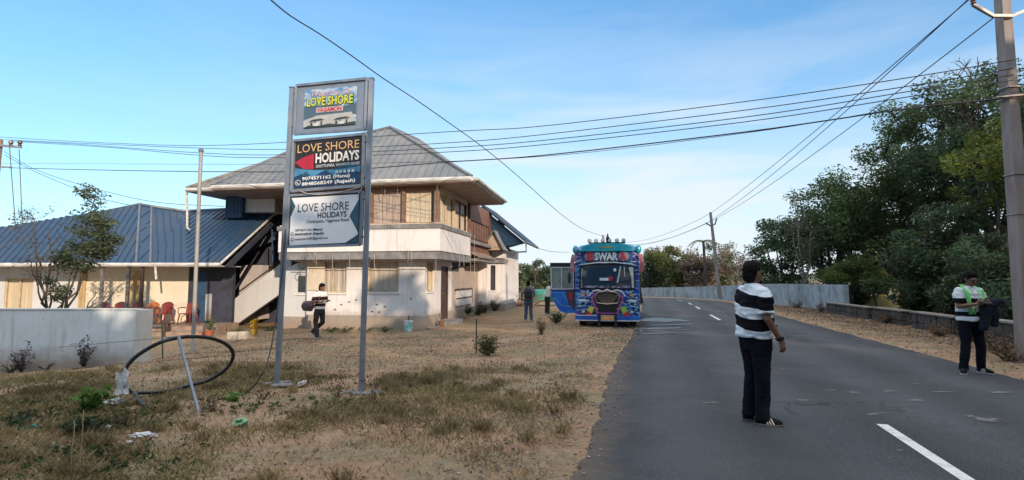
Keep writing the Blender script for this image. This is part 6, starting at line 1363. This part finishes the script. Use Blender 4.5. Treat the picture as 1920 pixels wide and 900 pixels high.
# jacket over his left arm (image right)
jk = MB(); J_ = dull('navy_jacket', (.008, .013, .022), .9, col2=(.014, .022, .032), scale=5, bump=.01, bscale=12)
jk.loft([[Vector((.10+.14*t+math.cos(a)*(.07+.06*t), -.20+math.sin(a)*.09, 1.20-.02*t+.0)) for a in np.linspace(0, 6.28, 13)[:-1]] for t in (0, 1)])
jk.ell((.34, -.14, 1.23), (.28, .11, .075), 16, 10, Matrix.Rotation(R(4), 3, 'Y')); jk.ell((.50, -.12, 1.20), (.15, .09, .065), 14, 8, Matrix.Rotation(R(10), 3, 'Y'))
jk.loft([ring((.10, -.20, 1.22), .10, .05), ring((.10, -.21, 1.05), .11, .045), ring((.09, -.20, .90), .10, .04), ring((.06, -.19, .75), .085, .035)]); jk.loft([ring((.28, -.16, 1.22), .13, .07), ring((.30, -.15, 1.05), .13, .06), ring((.33, -.13, .92), .11, .05), ring((.34, -.12, .80), .06, .03)])
o = blob(jk, 'jacket', J_, None, .014, 4, .022, 8, fr=Matrix.Translation(p2loc) @ Matrix.Rotation(R(6), 4, 'Z') @ Matrix.Scale(1.70/1.75, 4)); tag(o, 'dark navy jacket draped over the left arm of the man with the green towel', 'jacket')
# 3. walker with bag
w3 = G(598, 634); w3.z = gh(w3.x, w3.y)+.0
ST3 = stripes('striped_jersey', [1.34, 1.22, 1.12, 1.03], white=(.78, .76, .72), black=(.05, .018, .022), wob=.02)
man3, tr3, J3 = person('person', 'man in a maroon and white striped T-shirt walking past the house with a duffel bag', w3, R(68), 1.72,
    dict(kneeR=(-.10, .07, .50), ankR=(-.10, -.02, .085), kneeL=(.10, -.05, .50), ankL=(.10, .36, .19), footR=(0, -1, 0), footL=(0, -1, 0), pitchL=.5, hipR=(-.095, .0, .93), elR=(-.25, .06, 1.16), wrR=(-.18, -.16, 1.16), handR=(.4, -.7, .3), elL=(.25, -.02, 1.16), wrL=(.16, -.22, 1.2), handL=(-.6, -.6, .2), lean=(0, -.04), neckfwd=.03),
    dict(shirt=ST3, local=True, trousers=dull('grey_trousers', (.05, .042, .042), .9), shoe=M('brown_shoe', (.12, .08, .06), .7), hem=.93, sleeve=.8, loose=.02), vox=.016, head_tilt=R(12))
bg_ = MB(); bg_.ell((-.24, .26, 1.02), (.14, .24, .17), 16, 10); bg_.loft([ring((-.24, .26, .86), .10, .17), ring((-.24, .26, 1.0), .12, .2), ring((-.24, .24, 1.12), .09, .17)])
o = blob(bg_, 'duffel_bag', M('maroon_bag', (.075, .05, .065), .8, bump=.01, bscale=10), None, .02, 4, .015, 9, fr=Matrix.Translation(w3) @ Matrix.Rotation(R(68), 4, 'Z')); tag(o, 'dark duffel bag slung behind the walking man', 'bag')
st = MB(); st.tube([tr3(v) for v in ((-.24, .16, 1.12), (-.20, .06, 1.36), (-.15, .0, 1.50), (-.10, -.12, 1.42), (-.22, -.14, 1.22), (-.26, .1, 1.08))], .018, 6); st.build('strap', M('red_strap', (.2, .03, .04), .8), o)
# 4. man near the bus
w4 = G(991, 603); w4.z = gh(w4.x, w4.y)
man4, tr4, J4 = person('person', 'man in blue jeans standing with his back turned left of the bus', w4, R(176), 1.70,
    dict(kneeR=(-.10, .0, .50), ankR=(-.12, .02, .085), kneeL=(.10, 0, .50), ankL=(.12, .02, .085), elR=(-.26, .0, 1.15), wrR=(-.20, -.2, 1.05), elL=(.27, .06, 1.14), wrL=(.30, .06, .88)),
    dict(shirt=M('grey_check_shirt', (.16, .13, .15), .9, (.28, .22, .22), scale=14), trousers=M('blue_jeans', (.055, .11, .17), .85, (.04, .08, .13)), shoe=WHT, hem=.95, sleeve=.8), vox=.018)
bp_ = MB(); bp_.loft([ring((0, .18, .96), .14, .05), ring((0, .20, 1.05), .17, .09), ring((0, .20, 1.25), .16, .085), ring((0, .17, 1.38), .11, .05)])
o = blob(bp_, 'backpack', M('dark_backpack', (.02, .026, .035), .8), None, .02, 3, .01, 9, fr=Matrix.Translation(w4) @ Matrix.Rotation(R(176), 4, 'Z')); tag(o, 'dark backpack on the back of the man in blue jeans', 'backpack')
for sx in (-1, 1):
    q = MB(); q.tube([tr4(v) for v in ((sx*.08, .14, 1.40), (sx*.10, .02, 1.50), (sx*.11, -.12, 1.40), (sx*.13, -.05, 1.1), (sx*.12, .13, 1.0))], .018, 6); q.build('strap', MAT['dark_backpack'], o)
# 5. person half hidden by the open door
w5 = G(1021, 590); w5.z = gh(w5.x, w5.y); w5.x += .14
person('person', 'person in a pale shirt and dark trousers bending behind the open bus door', w5, R(120), 1.62,
    dict(lean=(0, -.16), neckfwd=.08, elR=(-.22, -.22, 1.16), wrR=(-.2, -.42, 1.02), elL=(.22, -.22, 1.16), wrL=(.2, -.42, 1.02)), dict(shirt=M('pale_shirt', (.60, .60, .64), .9), trousers=M('dark_trousers', (.03, .028, .03), .9), shoe=WHT, hem=.93), vox=.022)
# 6. dark figure at the bend
w6 = G(1197, 570); w6.z = max(gh(w6.x, w6.y), -.02)
t6, tr6, J6 = person('person', 'person in a long black dress by the road edge beyond the bus', w6, R(10), 1.60, dict(elR=(-.2, -.02, 1.15), wrR=(-.14, -.15, 1.0), elL=(.2, -.02, 1.15), wrL=(.14, -.15, 1.0)), dict(shirt=M('black_cloth', (.018, .018, .022), .9), trousers=MAT['black_cloth'], shoe=SHB, hem=.95, sleeve=1.0), vox=.022)
q = MB(); q.loft([ring((0, 0, 1.08), .15, .11), ring((0, 0, .9), .19, .14), ring((0, 0, .5), .27, .22), ring((0, 0, .08), .36, .30)]); blob(q, 'skirt', MAT['black_cloth'], t6, .025, 2, .03, 6, fr=Matrix.Translation(w6) @ Matrix.Scale(1.6/1.75, 4))
# ================================================================== trees
GD = leafmat('leaf_dark', (.048, .082, .045), (.078, .122, .058), (.14, .185, .08), .45)
GM = leafmat('leaf_mid', (.06, .10, .04), (.10, .15, .055), (.17, .21, .08), .45)
GY = leafmat('leaf_yellowish', (.08, .12, .03), (.15, .18, .04), (.34, .30, .05), .45)
GF = leafmat('leaf_far', (.07, .11, .055), (.11, .16, .07), (.20, .21, .10), .35)
GP = leafmat('leaf_pinkish', (.16, .12, .09), (.22, .16, .12), (.28, .22, .15), .3)
GB = leafmat('leaf_blue_green', (.03, .06, .05), (.05, .09, .07), (.09, .12, .08), .3)
def at(px, Y, dz=0): x = P(px, 500, Y).x; return Vector((x, Y, gh(x, Y)+dz))
def ztop(py, Y): return P(960, py, Y).z
rg = 'tall trees behind the wall on the right'
def rt_(label, px, Y, top, bot, rx, mat, n, leaf, clumps=46, extra=(), tr=.25, cr=.85, bare=0, name='leafy_tree', bark=None):
    l = at(px, Y); zt = ztop(top, Y)-l.z; zb = ztop(bot, Y)-l.z; zc = (zt+zb)/2; rz = (zt-zb)/2*.9
    tree(name, label, l, [(0, 0, zc, rx, rx*.9, rz)]+[tuple(e) for e in extra], mat, n, leaf, tr, bark, clumps, group=rg, clump_r=cr, bare=bare)
rt_('dark rounded tree at the left end of the right hand trees', 1470, 36, 396, 550, 2.5, GD, 13000, .18, 50, tr=.16, cr=.65)
rt_('dark broad tree behind the head of the man on the road', 1560, 33, 330, 545, 3.2, GD, 18000, .18, 70, cr=.9)
rt_('dark green tree in the middle of the right hand trees', 1650, 29, 275, 530, 3.1, GM, 19000, .17, 72, cr=.85)
rt_('tall open crowned tree with sky showing between its branches', 1740, 26.5, 160, 440, 3.3, GM, 19000, .16, 74, tr=.24, cr=.72, bare=3)
rt_('tallest dark tree behind the concrete pole with bare twigs on top', 1860, 23.5, 112, 410, 3.5, GD, 22000, .16, 80, tr=.28, cr=.85, bare=4)
rt_('tree with yellow green leaves beside the concrete pole', 1880, 19.5, 225, 420, 1.7, GY, 5500, .14, 30, tr=.15, cr=.5)
rt_('dark tree filling the right edge above the stone wall', 1960, 20, 150, 480, 2.8, GD, 11000, .17, 50, cr=.75)
rt_('dark low spreading tree behind the man with the green towel', 1800, 20.5, 380, 560, 2.4, GD, 10500, .16, 46, tr=.2, cr=.6)
rt_('dark low tree behind the yellow tent', 1690, 31.5, 380, 550, 3.4, GD, 13500, .18, 60, tr=.2, cr=.7)
rt_('dark low tree at the far right under the tall ones', 1910, 16.5, 420, 580, 2.0, GD, 9500, .13, 44, tr=.16, cr=.5)
l = at(1592, 26.8); tree('light_green_tree', 'light green feathery low tree over the right end of the blue grey wall', l, [(0, 0, 1.9, 1.5, 1.4, .85), (1.3, .2, 1.6, 1.1, 1, .7)], leafmat('leaf_light', (.07, .11, .03), (.11, .16, .04), (.18, .21, .06), .4), 12000, .10, .09, None, 56, group=rg, clump_r=.38)
l = at(1640, 25.2); tree('thin_tree', 'thin small tree leaning right in front of the yellow tent', l, [(.1, 0, 1.3, 1.0, .7, .5)], GM, 2600, .11, .05, None, 22, group=rg, clump_r=.3)
# pale thin tree with sparse leaves
l = at(1508, 30.5); tree('pale_bare_tree', 'thin pale trunked tree with few leaves standing in front of the dark trees', l, [(0, 0, ztop(400, 30.5)*.72, 1.2, 1.0, 2.2), (-.3, 0, ztop(362, 30.5), .55, .5, .6)], leafmat('leaf_olive', (.09, .10, .05), (.13, .14, .07), (.18, .18, .09), .3), 900, .16, .09, BARKP, 26, clump_r=.45, bare=3, group=rg)
# bare twigs high up at the pole
l = at(1815, 24.8); t = thing('dead_tree', 'leafless tree top sticking out above the dark crown left of the concrete pole', 'tree', l); b = MB(); top = P(1822, 160, 24.8)
b.tube([l, l.lerp(top, .5)+Vector((.2, 0, 0)), top], [.16, .12, .06], 7)
def twig(p, d, L_, r, dep):
    e = p+d*L_; b.tube(curve_pts(p, e, .04*L_, 4, .05*L_), [r, r*.85, r*.7, r*.6, r*.5], 5, cap=False)
    if dep:
        for _ in range(3): twig(p.lerp(e, random.uniform(.5, 1)), (d+Vector((random.gauss(0, .6), random.gauss(0, .4), random.gauss(.15, .4)))).normalized(), L_*.62, r*.6, dep-1)
for px, py in ((1785, 118), (1812, 100), (1842, 92), (1862, 120)): d = (P(px, py, 24.8)-top).normalized(); twig(top-Vector((0, 0, .2)), d, 1.0, .04, 2)
b.build('trunk', BARK, t, smooth=True)
# shrubs and weeds under the right-hand trees
DKU = GD; k = 0
for px, Y, w, h, lm, lab in ((1600, 27.5, 2.2, 1.5, GM, 'bushy undergrowth left of the yellow tent'), (1720, 23, 2.6, 1.9, GD, 'dark bush between the yellow tent and the man with the towel'), (1790, 19, 2.2, 1.7, GD, 'dark bush directly behind the man with the towel'), (1870, 16, 2.0, 1.8, GD, 'dark bush between the man with the towel and the concrete pole'), (1930, 13.6, 1.8, 1.9, GD, 'dark bush behind the foot of the concrete pole'), (1500, 33.5, 3.0, 1.5, GD, 'dark bush behind the middle of the blue grey wall'), (1420, 40, 3.4, 2.6, GD, 'dark bush left of the man on the road behind the blue grey wall')):
    shrub('undergrowth_bush', lab, at(px, Y), w, h, lm, 5200, .15, group='bushes under the right hand trees', stems=40, stem_r=.02)
for px, Y, lab in ((1735, 17.4, 'dry weeds in front of the third stone wall section'), (1770, 14.6, 'dry weeds left of the legs of the man with the towel'), (1835, 13.4, 'dry weeds right behind the legs of the man with the towel'), (1880, 11.6, 'dry weeds under the concrete pole'), (1905, 10.2, 'dry weeds at the right edge nearest the road'), (1670, 18.9, 'dry weeds in front of the second stone wall section'), (1440, 33.5, 'dry weeds at the foot of the blue grey wall behind the man'), (1500, 28.5, 'dry weeds at the foot of the right part of the blue grey wall'), (1545, 25.4, 'dry weeds near the end of the blue grey wall')):
    q = at(px, Y); q.x -= .25; shrub('dry_weeds', lab, q, .9, .42, DRYL, 520, .06, 'weeds', 'dry weeds along the right verge', 26, stem_r=.005)
# far centre trees
fg = 'trees beyond the bend'
for px, Y, top, rx, mat, n, nm, lab in ((1222, 54, 462, 2.3, GF, 6500, 'far_tree', 'green tree just right of the bus beyond the wall'), (1268, 52, 452, 2.2, leafmat('leaf_far_yellow', (.08, .10, .03), (.13, .15, .045), (.20, .19, .06), .35), 6500, 'far_tree', 'yellow green tree second to the right of the bus'), (1310, 50, 468, 1.7, GP, 3600, 'far_tree', 'brownish tree between the yellow green tree and the leaning pole'), (1250, 60, 448, 2.6, GP, 3600, 'far_tree', 'sparse pinkish crown rising behind the green trees right of the bus'), (1345, 55, 452, 2.0, GF, 4800, 'far_tree', 'grey green tree behind the leaning pole'), (1205, 60, 482, 2.2, GB, 4200, 'far_tree', 'bluish tree peeping right beside the bus side')):
    l = at(px, Y); zt = ztop(top, Y); tree(nm, lab, l, [(0, 0, zt*.56, rx, rx, zt*.46), (rx*.6, 0, zt*.42, rx*.8, rx, zt*.38)], mat, n, .24, .14, None, 34, group=fg, clump_r=.75, bare=1)
l = at(1378, 49); tree('bare_tree', 'pale pinkish nearly bare tree right of the leaning pole', l, [(0, 0, 3.2, 1.9, 1.5, 1.9)], GP, 1900, .17, .12, BARKP, 46, group=fg, clump_r=.5, bare=5)
l = at(1320, 47.5); t = thing('palm_tree', 'small palm whose fronds show above the trees left of the leaning pole', 'palm', l, fg); b = MB(); tp = Vector((l.x, l.y, ztop(452, 47.5))); b.tube([l, l.lerp(tp, .5)+Vector((.1, 0, 0)), tp], [.16, .13, .11], 8); b.build('trunk', BARK, t, smooth=True)
V_, F_ = [], []
for k in range(12):
    a = 2*math.pi*k/12+random.uniform(-.2, .2); d = Vector((math.cos(a), math.sin(a), 0)); L_ = random.uniform(1.1, 1.5)
    for i in range(14):
        q = i/14; p = tp+d*L_*q+Vector((0, 0, .55*L_*q-.95*L_*q*q)); sdv = Vector((-d.y, d.x, 0))
        for sg in (-1, 1):
            n0 = len(V_); e = p+sdv*sg*.28*(1-.6*q)+d*.12-Vector((0, 0, .12)); V_ += [tuple(p), tuple(p+d*.06), tuple(e), tuple(e-d*.02)]; F_.append((n0, n0+1, n0+2, n0+3))
np_mesh('crown', V_, F_, GM, t)
# far left bushes between house and bus
bg2 = 'trees between the house and the bus'
for px, Y, top, rx, mat, lab in ((955, 50, 500, 1.9, GF, 'green tree touching the rear corner of the house'), (985, 52, 490, 1.8, leafmat('leaf_far_light', (.09, .11, .05), (.12, .15, .06), (.18, .19, .08), .35), 'pale green rounded tree above the standing man'), (1022, 50, 497, 1.7, GF, 'green tree behind the teal tarpaulin'), (1052, 54, 500, 2.0, GB, 'green tree mostly hidden by the open bus door'), (1110, 58, 500, 2.6, GF, 'tree hidden behind the bus')):
    l = at(px, Y); zt = ztop(top, Y)-l.z; tree('far_tree', lab, l, [(0, 0, zt*.5, rx, rx, zt*.5)], mat, 5000, .2, .12, None, 34, group=bg2, clump_r=.6)
l = at(1005, 46); t = tree('slender_tree', 'slender tree with a tuft on top rising above the tarpaulin', l, [(0, 0, ztop(492, 46)-l.z, .6, .5, .35)], GD, 260, .2, .05, None, 12, clump_r=.3)
# left front trees
l = Vector((P(146, 0, 13.2).x, 13.2, gh(-11, 13.2)))
def zl(py, Y=13.2): return P(960, py, Y).z
tree('leafy_tree', 'young dark leafed tree behind the low wall in front of the blue roof', l, [(.62, 0, zl(374)-l.z, .26, .28, .36), (.7, 0, zl(425)-l.z, .62, .5, .42), (.6, 0, zl(480)-l.z, .75, .6, .42), (1.1, 0, zl(455)-l.z, .45, .4, .3), (.05, 0, zl(540)-l.z, .45, .4, .28)], leafmat('leaf_young', (.05, .075, .045), (.075, .10, .055), (.12, .14, .07), .3), 5400, .078, .05, BARK, 70, clump_r=.23, bare=2)
l2 = Vector((P(118, 0, 12.9).x, 12.9, gh(-11, 12.9)))
tree('bare_tree', 'mostly leafless thin tree behind the low wall, left of the leafy one', l2, [(-.35, 0, zl(430)-l2.z, .8, .5, .7), (.1, 0, zl(500)-l2.z, .9, .6, .4)], leafmat('leaf_sparse', (.05, .05, .04), (.08, .08, .05), (.1, .11, .06), .3), 260, .07, .045, BARK, 34, clump_r=.3, bare=5)
l3 = Vector((P(185, 0, 12.4).x, 12.4, gh(-9.8, 12.4)))
tree('bare_tree', 'low twisted leafless tree whose branches reach right behind the low wall', l3, [(.7, 0, zl(540, 12.4)-l3.z, .55, .4, .28)], DRYL, 120, .05, .05, BARKP, 16, clump_r=.22, bare=4)
# shrubs along the low wall
shrub('purple_shrub', 'taller purplish brown twiggy shrub against the low wall', Vector((P(198, 0, 10.82).x, 10.82, gh(-8.5, 10.8)-.02)), .36, .70, PURP, 420, .045, stems=12)
shrub('purple_shrub', 'purplish brown twiggy shrub on the left against the low wall', Vector((P(88, 0, 10.82).x, 10.82, gh(-9.7, 10.8)-.02)), .45, .62, PURP, 420, .045, stems=12)
shrub('creeping_weed', 'dark creeping weed at the foot of the low wall left of the purple shrub', Vector((P(70, 0, 10.7).x, 10.7, gh(-9.8, 10.7)-.02)), .5, .16, GM, 260, .04, 'weed', stems=14)
shrub('wall_weed', 'small dry weed at the foot of the wall between the two purple shrubs', Vector((P(132, 0, 10.8).x, 10.8, gh(-9.2, 10.8)-.02)), .35, .22, DRYL, 90, .035, 'weed', stems=8)
GR = leafmat('leaf_bright', (.09, .19, .03), (.13, .26, .045), (.19, .30, .07), .45)
shrub('green_plant', 'bright green broad leafed plant left of the white bag', G(165, 770), .42, .34, GR, 190, .10, 'plant', stems=14)
shrub('green_plant', 'dull dark green plant below the bright green one', G(160, 812), .45, .20, leafmat('leaf_dull', (.035, .06, .03), (.055, .085, .04), (.1, .12, .06), .3), 200, .075, 'plant', stems=14)
shrub('green_plant', 'small green plant between the hose loop and the sign', G(437, 752), .24, .17, GR, 70, .07, 'plant', stems=9)
shrub('green_plant', 'low dark green plant beside the turquoise packet', G(35, 800), .5, .16, MAT['leaf_dull'], 220, .06, 'plant', stems=14)
for (px, py, w, h, lab) in ((632, 745, .5, .34, 'dry twiggy weed left of the right sign post'), (700, 755, .35, .38, 'dry twiggy weed right of the right sign post'), (495, 748, .3, .18, 'dry weed left of the left sign post'), (400, 770, .4, .15, 'dry weed right of the metal stake'), (235, 800, .35, .3, 'thin dry weed below the white bag'), (600, 780, .5, .14, 'flat dry weed in front of the gap between the sign posts')):
    shrub('dry_weed', lab, G(px, py), w, h, DRYL, 60, .04, 'weed', 'dry weeds round the sign', 10, stem_r=.004)
for (px, h, lab) in ((150, .5, 'tall single grass stalk below the dull green plant'), (132, .42, 'bent pale stalk at the bottom left')):
    q = G(px, 888); m = MB(); m.tube(curve_pts(q, q+Vector((-.04, .05, h)), .03, 5, .01), .004, 4); tag(m.build('grass_stalk', M('straw', (.35, .28, .16), .9), None, loc=tuple(q)), lab, 'stalk')
q = G(893, 663); m = MB(); m.tube([q, q+Vector((0, 0, .75))], .014, 5); tag(m.build('wooden_stick', DARKW, None, loc=tuple(q)), 'thin upright stick just left of the leafy bush in the yard', 'stick')
OLV = leafmat('leaf_yard', (.06, .07, .03), (.11, .12, .045), (.20, .18, .08), .3)
shrub('yard_bush', 'round olive green bush standing in the yard right of the stick', G(916, 664), .62, .42, OLV, 900, .06, stems=22)
shrub('yard_bush', 'small dry bush left of the open bus door', G(1015, 627), .38, .55, leafmat('leaf_straw', (.14, .11, .06), (.20, .16, .09), (.27, .22, .13), .3), 500, .05, stems=16)
shrub('yard_bush', 'dark bush beside the front wheel of the bus', G(1043, 605), .8, .5, GM, 700, .07, stems=20)
shrub('hanging_plant', 'dark bushy plant at the foot of the side wall by the notice board', H(.35, 5.0, -.05), .5, .42, GD, 500, .07, stems=14)
for v, lab in ((6.6, 'dark flower bed shrub against the side wall, nearer one'), (7.7, 'dark flower bed shrub against the side wall, middle one'), (8.9, 'dark flower bed shrub at the rear corner of the house')):
    q = H(.75 if v > 8 else .45, v, 0); q.z = gh(q.x, q.y); shrub('bed_shrub', lab, q, .9, .62, leafmat('leaf_bed', (.05, .055, .03), (.08, .085, .04), (.13, .12, .06), .3), 700, .07, 'shrub', 'shrubs in the side bed', 18)
for px, lab in ((665, 'tuft of green weeds under the left ground floor window'), (735, 'tuft of green weeds under the right ground floor window'), (640, 'tuft of green weeds just right of the walking man'), (700, 'tuft of green weeds at the plinth behind the right sign post'), (455, 'plant behind the white planters'), (512, 'plant at the arch wall left of the walking man')):
    x = P(px, 0, 18.9).x; shrub('plinth_weeds', lab, Vector((x, 18.7+(.9 if px < 560 else 0), gh(x, 18.9))), .9, .17, LG, 300, .05, 'weeds', 'weeds along the house plinth', 16, stem_r=.004)
# trees behind the photographer that keep the foreground in shade
bgk = 'trees on the near side of the road behind the camera'
SH = leafmat('leaf_shade', (.03, .055, .02), (.05, .08, .03), (.08, .1, .04), .15)
def shade(x, y, zt, rx, lab, n=16000):
    l = Vector((x, y, gh(x, y))); tree('shade_tree', lab, l, [(rx*.5, 0, zt*.74, rx*.62, rx*.6, zt*.25), (-rx*.5, 0, zt*.74, rx*.62, rx*.6, zt*.25), (0, 0, zt*.5, rx, rx*.7, zt*.3), (0, 0, zt*.22, rx, rx*.7, zt*.2)], SH, n, .42, .26, None, 60, group=bgk, clump_r=1.15)
SHADE_TREES = [(-10, -8, 9.0, 3.6), (-4.2, -8.5, 9.2, 3.6), (1.8, -9.5, 8.9, 3.5), (-15.5, -5, 8.0, 3.4), (7.6, -10.5, 10.0, 3.5), (13, -8, 11.5, 3.6), (17.5, -3, 12.5, 3.8), (21, 3, 13.5, 4.0), (25, 9, 14.5, 4.2), (30, 15, 15, 4.4), (35, 21, 15, 4.6)]
ordn = ['first', 'rearmost', 'second', 'third', 'fourth', 'fifth', 'sixth', 'seventh', 'eighth', 'ninth', 'tenth']
for (x, y, zt, rx), w in zip(SHADE_TREES, ordn): shade(x, y, zt, rx, w + ' of the broad shade trees from the left, behind the viewer')
# ================================================================== grass, litter
def scatter(n, xr, yr, dens):
    x = rng.uniform(*xr, n*3); y = yr[0]+(yr[1]-yr[0])*rng.random(n*3)**1.25; keep = []
    for a, b in zip(x, y):
        if dens(a, b) > rng.random(): keep.append((a, b))
        if len(keep) >= n: break
    return keep
def gz(x, y): return gh(x, y)-.012 + noise.noise(Vector((x*.9, y*.9, 0)))*.035 + noise.noise(Vector((x*3, y*3, 5)))*.016 + noise.noise(Vector((x*.25, y*.25, 9)))*.05
def gdens(x, y):
    if abs(x)/y > 1.35: return 0
    d = -(x - xat(LE, y)); 
    if d < .25: return 0
    q = noise.noise(Vector((x*.55, y*.55, 2)))+.6*noise.noise(Vector((x*1.9, y*1.9, 4)))
    return max(.04, min(1, .45+1.5*q))*(.35+.65*sst(d, .3, 1.8))
def blades(name, pts, hmin, hmax, mat, wid=.0035, lean=1.2):
    n = len(pts); p = np.array([(a, b, gz(a, b)-.005) for a, b in pts]); a = rng.uniform(0, 2*np.pi, n); h = rng.uniform(hmin, hmax, n); l = h*rng.uniform(.2, lean, n); d = np.stack([np.cos(a), np.sin(a), np.zeros(n)], 1); s = np.stack([-np.sin(a), np.cos(a), np.zeros(n)], 1)
    w = wid*(1+p[:, 1]*.10); up = np.array([0, 0, 1.0])
    v0 = p-s*w[:, None]; v1 = p+s*w[:, None]; v2 = p+d*(l*.4)[:, None]+up*(h*.65)[:, None]+s*(w*.7)[:, None]; v3 = p+d*l[:, None]+up*h[:, None]
    V = np.stack([v0, v1, v2, v3], 1).reshape(-1, 3); F = np.arange(n*4).reshape(-1, 4); o = np_mesh(name, V, F, mat); return o
STRAW = leafmat('grass_straw', (.20, .145, .07), (.30, .23, .115), (.42, .33, .18), .3); OLG = leafmat('grass_olive', (.10, .09, .03), (.17, .15, .05), (.26, .22, .085), .3)
tag(blades('dry_grass', scatter(58000, (-11, 1.5), (3.6, 10), gdens), .015, .065, STRAW), kind='stuff')
tag(blades('green_grass', scatter(38000, (-9, 1.0), (3.6, 9), lambda x, y: gdens(x, y)*max(0, min(1, .5+2*noise.noise(Vector((x*.5+5, y*.5, 1)))))), .02, .07, OLG), kind='stuff')
tag(blades('sparse_grass', scatter(11000, (-12, 3.5), (9, 19), gdens), .015, .045, STRAW, .004), kind='stuff')
tag(blades('verge_grass', scatter(3500, (8.3, 18), (7.5, 34), lambda x, y: (.8 if x > xat(RE, y)+.25 and x/y < 1.05 else 0)*max(.05, noise.noise(Vector((x, y, 3)))+.25)), .02, .09, STRAW, .004), kind='stuff')
cl_p = []
for cx_, cy_ in scatter(170, (-8, 1.2), (3.7, 9.5), gdens):
    for _ in range(60):
        a, b = cx_+rng.normal()*.045, cy_+rng.normal()*.04; cl_p.append((a, b))
tag(blades('grass_tufts', cl_p, .04, .13, STRAW, .0028, .9), kind='stuff')
# low weeds mixed in the grass, bottom left
wpt = []
for px, py, n_ in ((40, 790, 60), (150, 800, 70), (90, 760, 40), (210, 800, 40), (150, 860, 50), (60, 870, 30), (300, 770, 30), (420, 770, 30), (250, 870, 40), (520, 760, 25), (640, 760, 30)):
    q = G(px, py)
    for _ in range(n_): a, b = q.x+rng.normal()*.28, q.y+rng.normal()*.22; wpt.append((a, b, gz(a, b)+rng.uniform(.01, .07), .05))
V, F = leaves(wpt, 2600, .045, .5); tag(np_mesh('ground_weeds', V, F, leafmat('leaf_weed', (.035, .06, .025), (.06, .09, .03), (.13, .14, .05), .3)), kind='stuff')
# dead leaves, chips and pebbles
def litter(name, pts, smin, smax, mat):
    n = len(pts); p = np.array([(a, b, gz(a, b)+.012) for a, b in pts]); a = rng.normal(size=(n, 3)); a[:, 2] *= .25; a /= np.linalg.norm(a, axis=1)[:, None]; b = np.cross(a, np.array([0, 0, 1.0])+rng.normal(size=(n, 3))*.3); b /= np.linalg.norm(b, axis=1)[:, None]; s = rng.uniform(smin, smax, n)[:, None]*(1+p[:, 1:2]*.03)
    V = np.stack([p-a*s, p+b*s*.55, p+a*s, p-b*s*.55], 1).reshape(-1, 3); V[:, 2] += .002; return np_mesh(name, V, np.arange(n*4).reshape(-1, 4), mat)
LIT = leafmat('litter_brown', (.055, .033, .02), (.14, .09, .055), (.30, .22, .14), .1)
tag(litter('leaf_litter', scatter(26000, (-9, 4), (3.6, 17), lambda x, y: 0 if x > xat(LE, y)-.05 or abs(x)/y > 1.35 else max(.12, .5+1.2*noise.noise(Vector((x*.7, y*.7, 8))))), .006, .02, LIT), kind='stuff')
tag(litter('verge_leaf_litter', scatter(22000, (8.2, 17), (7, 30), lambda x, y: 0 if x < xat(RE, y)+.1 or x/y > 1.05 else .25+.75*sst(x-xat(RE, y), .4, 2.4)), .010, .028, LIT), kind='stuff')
pv, pf = [], []
ico = bmesh.new(); bmesh.ops.create_icosphere(ico, subdivisions=1, radius=1); iv = np.array([v.co[:] for v in ico.verts]); ico.verts.index_update(); it = np.array([[v.index for v in f.verts] for f in ico.faces]); ico.free()
pts = scatter(6500, (-7, 6), (3.6, 20), lambda x, y: 0 if x > xat(LE, y)+.28 else .5 if x > xat(LE, y)+.02 else (.9 if x > xat(LE, y)-1.3 else .12)); Vp, Fp = [], []
for i, (a, b) in enumerate(pts):
    s = rng.uniform(.004, .014)*(1+b*.05); Vp.append(iv*np.array([s*rng.uniform(.8, 1.6), s, s*.6])+np.array([a, b, max(gz(a, b), .008 if a > xat(LE, b)-.02 else -1)+s*.2])); Fp.append(it+i*len(iv))
tag(np_mesh('gravel', np.concatenate(Vp), np.concatenate(Fp), leafmat('pebble', (.12, .10, .085), (.22, .19, .16), (.36, .32, .28), .0)), kind='stuff')
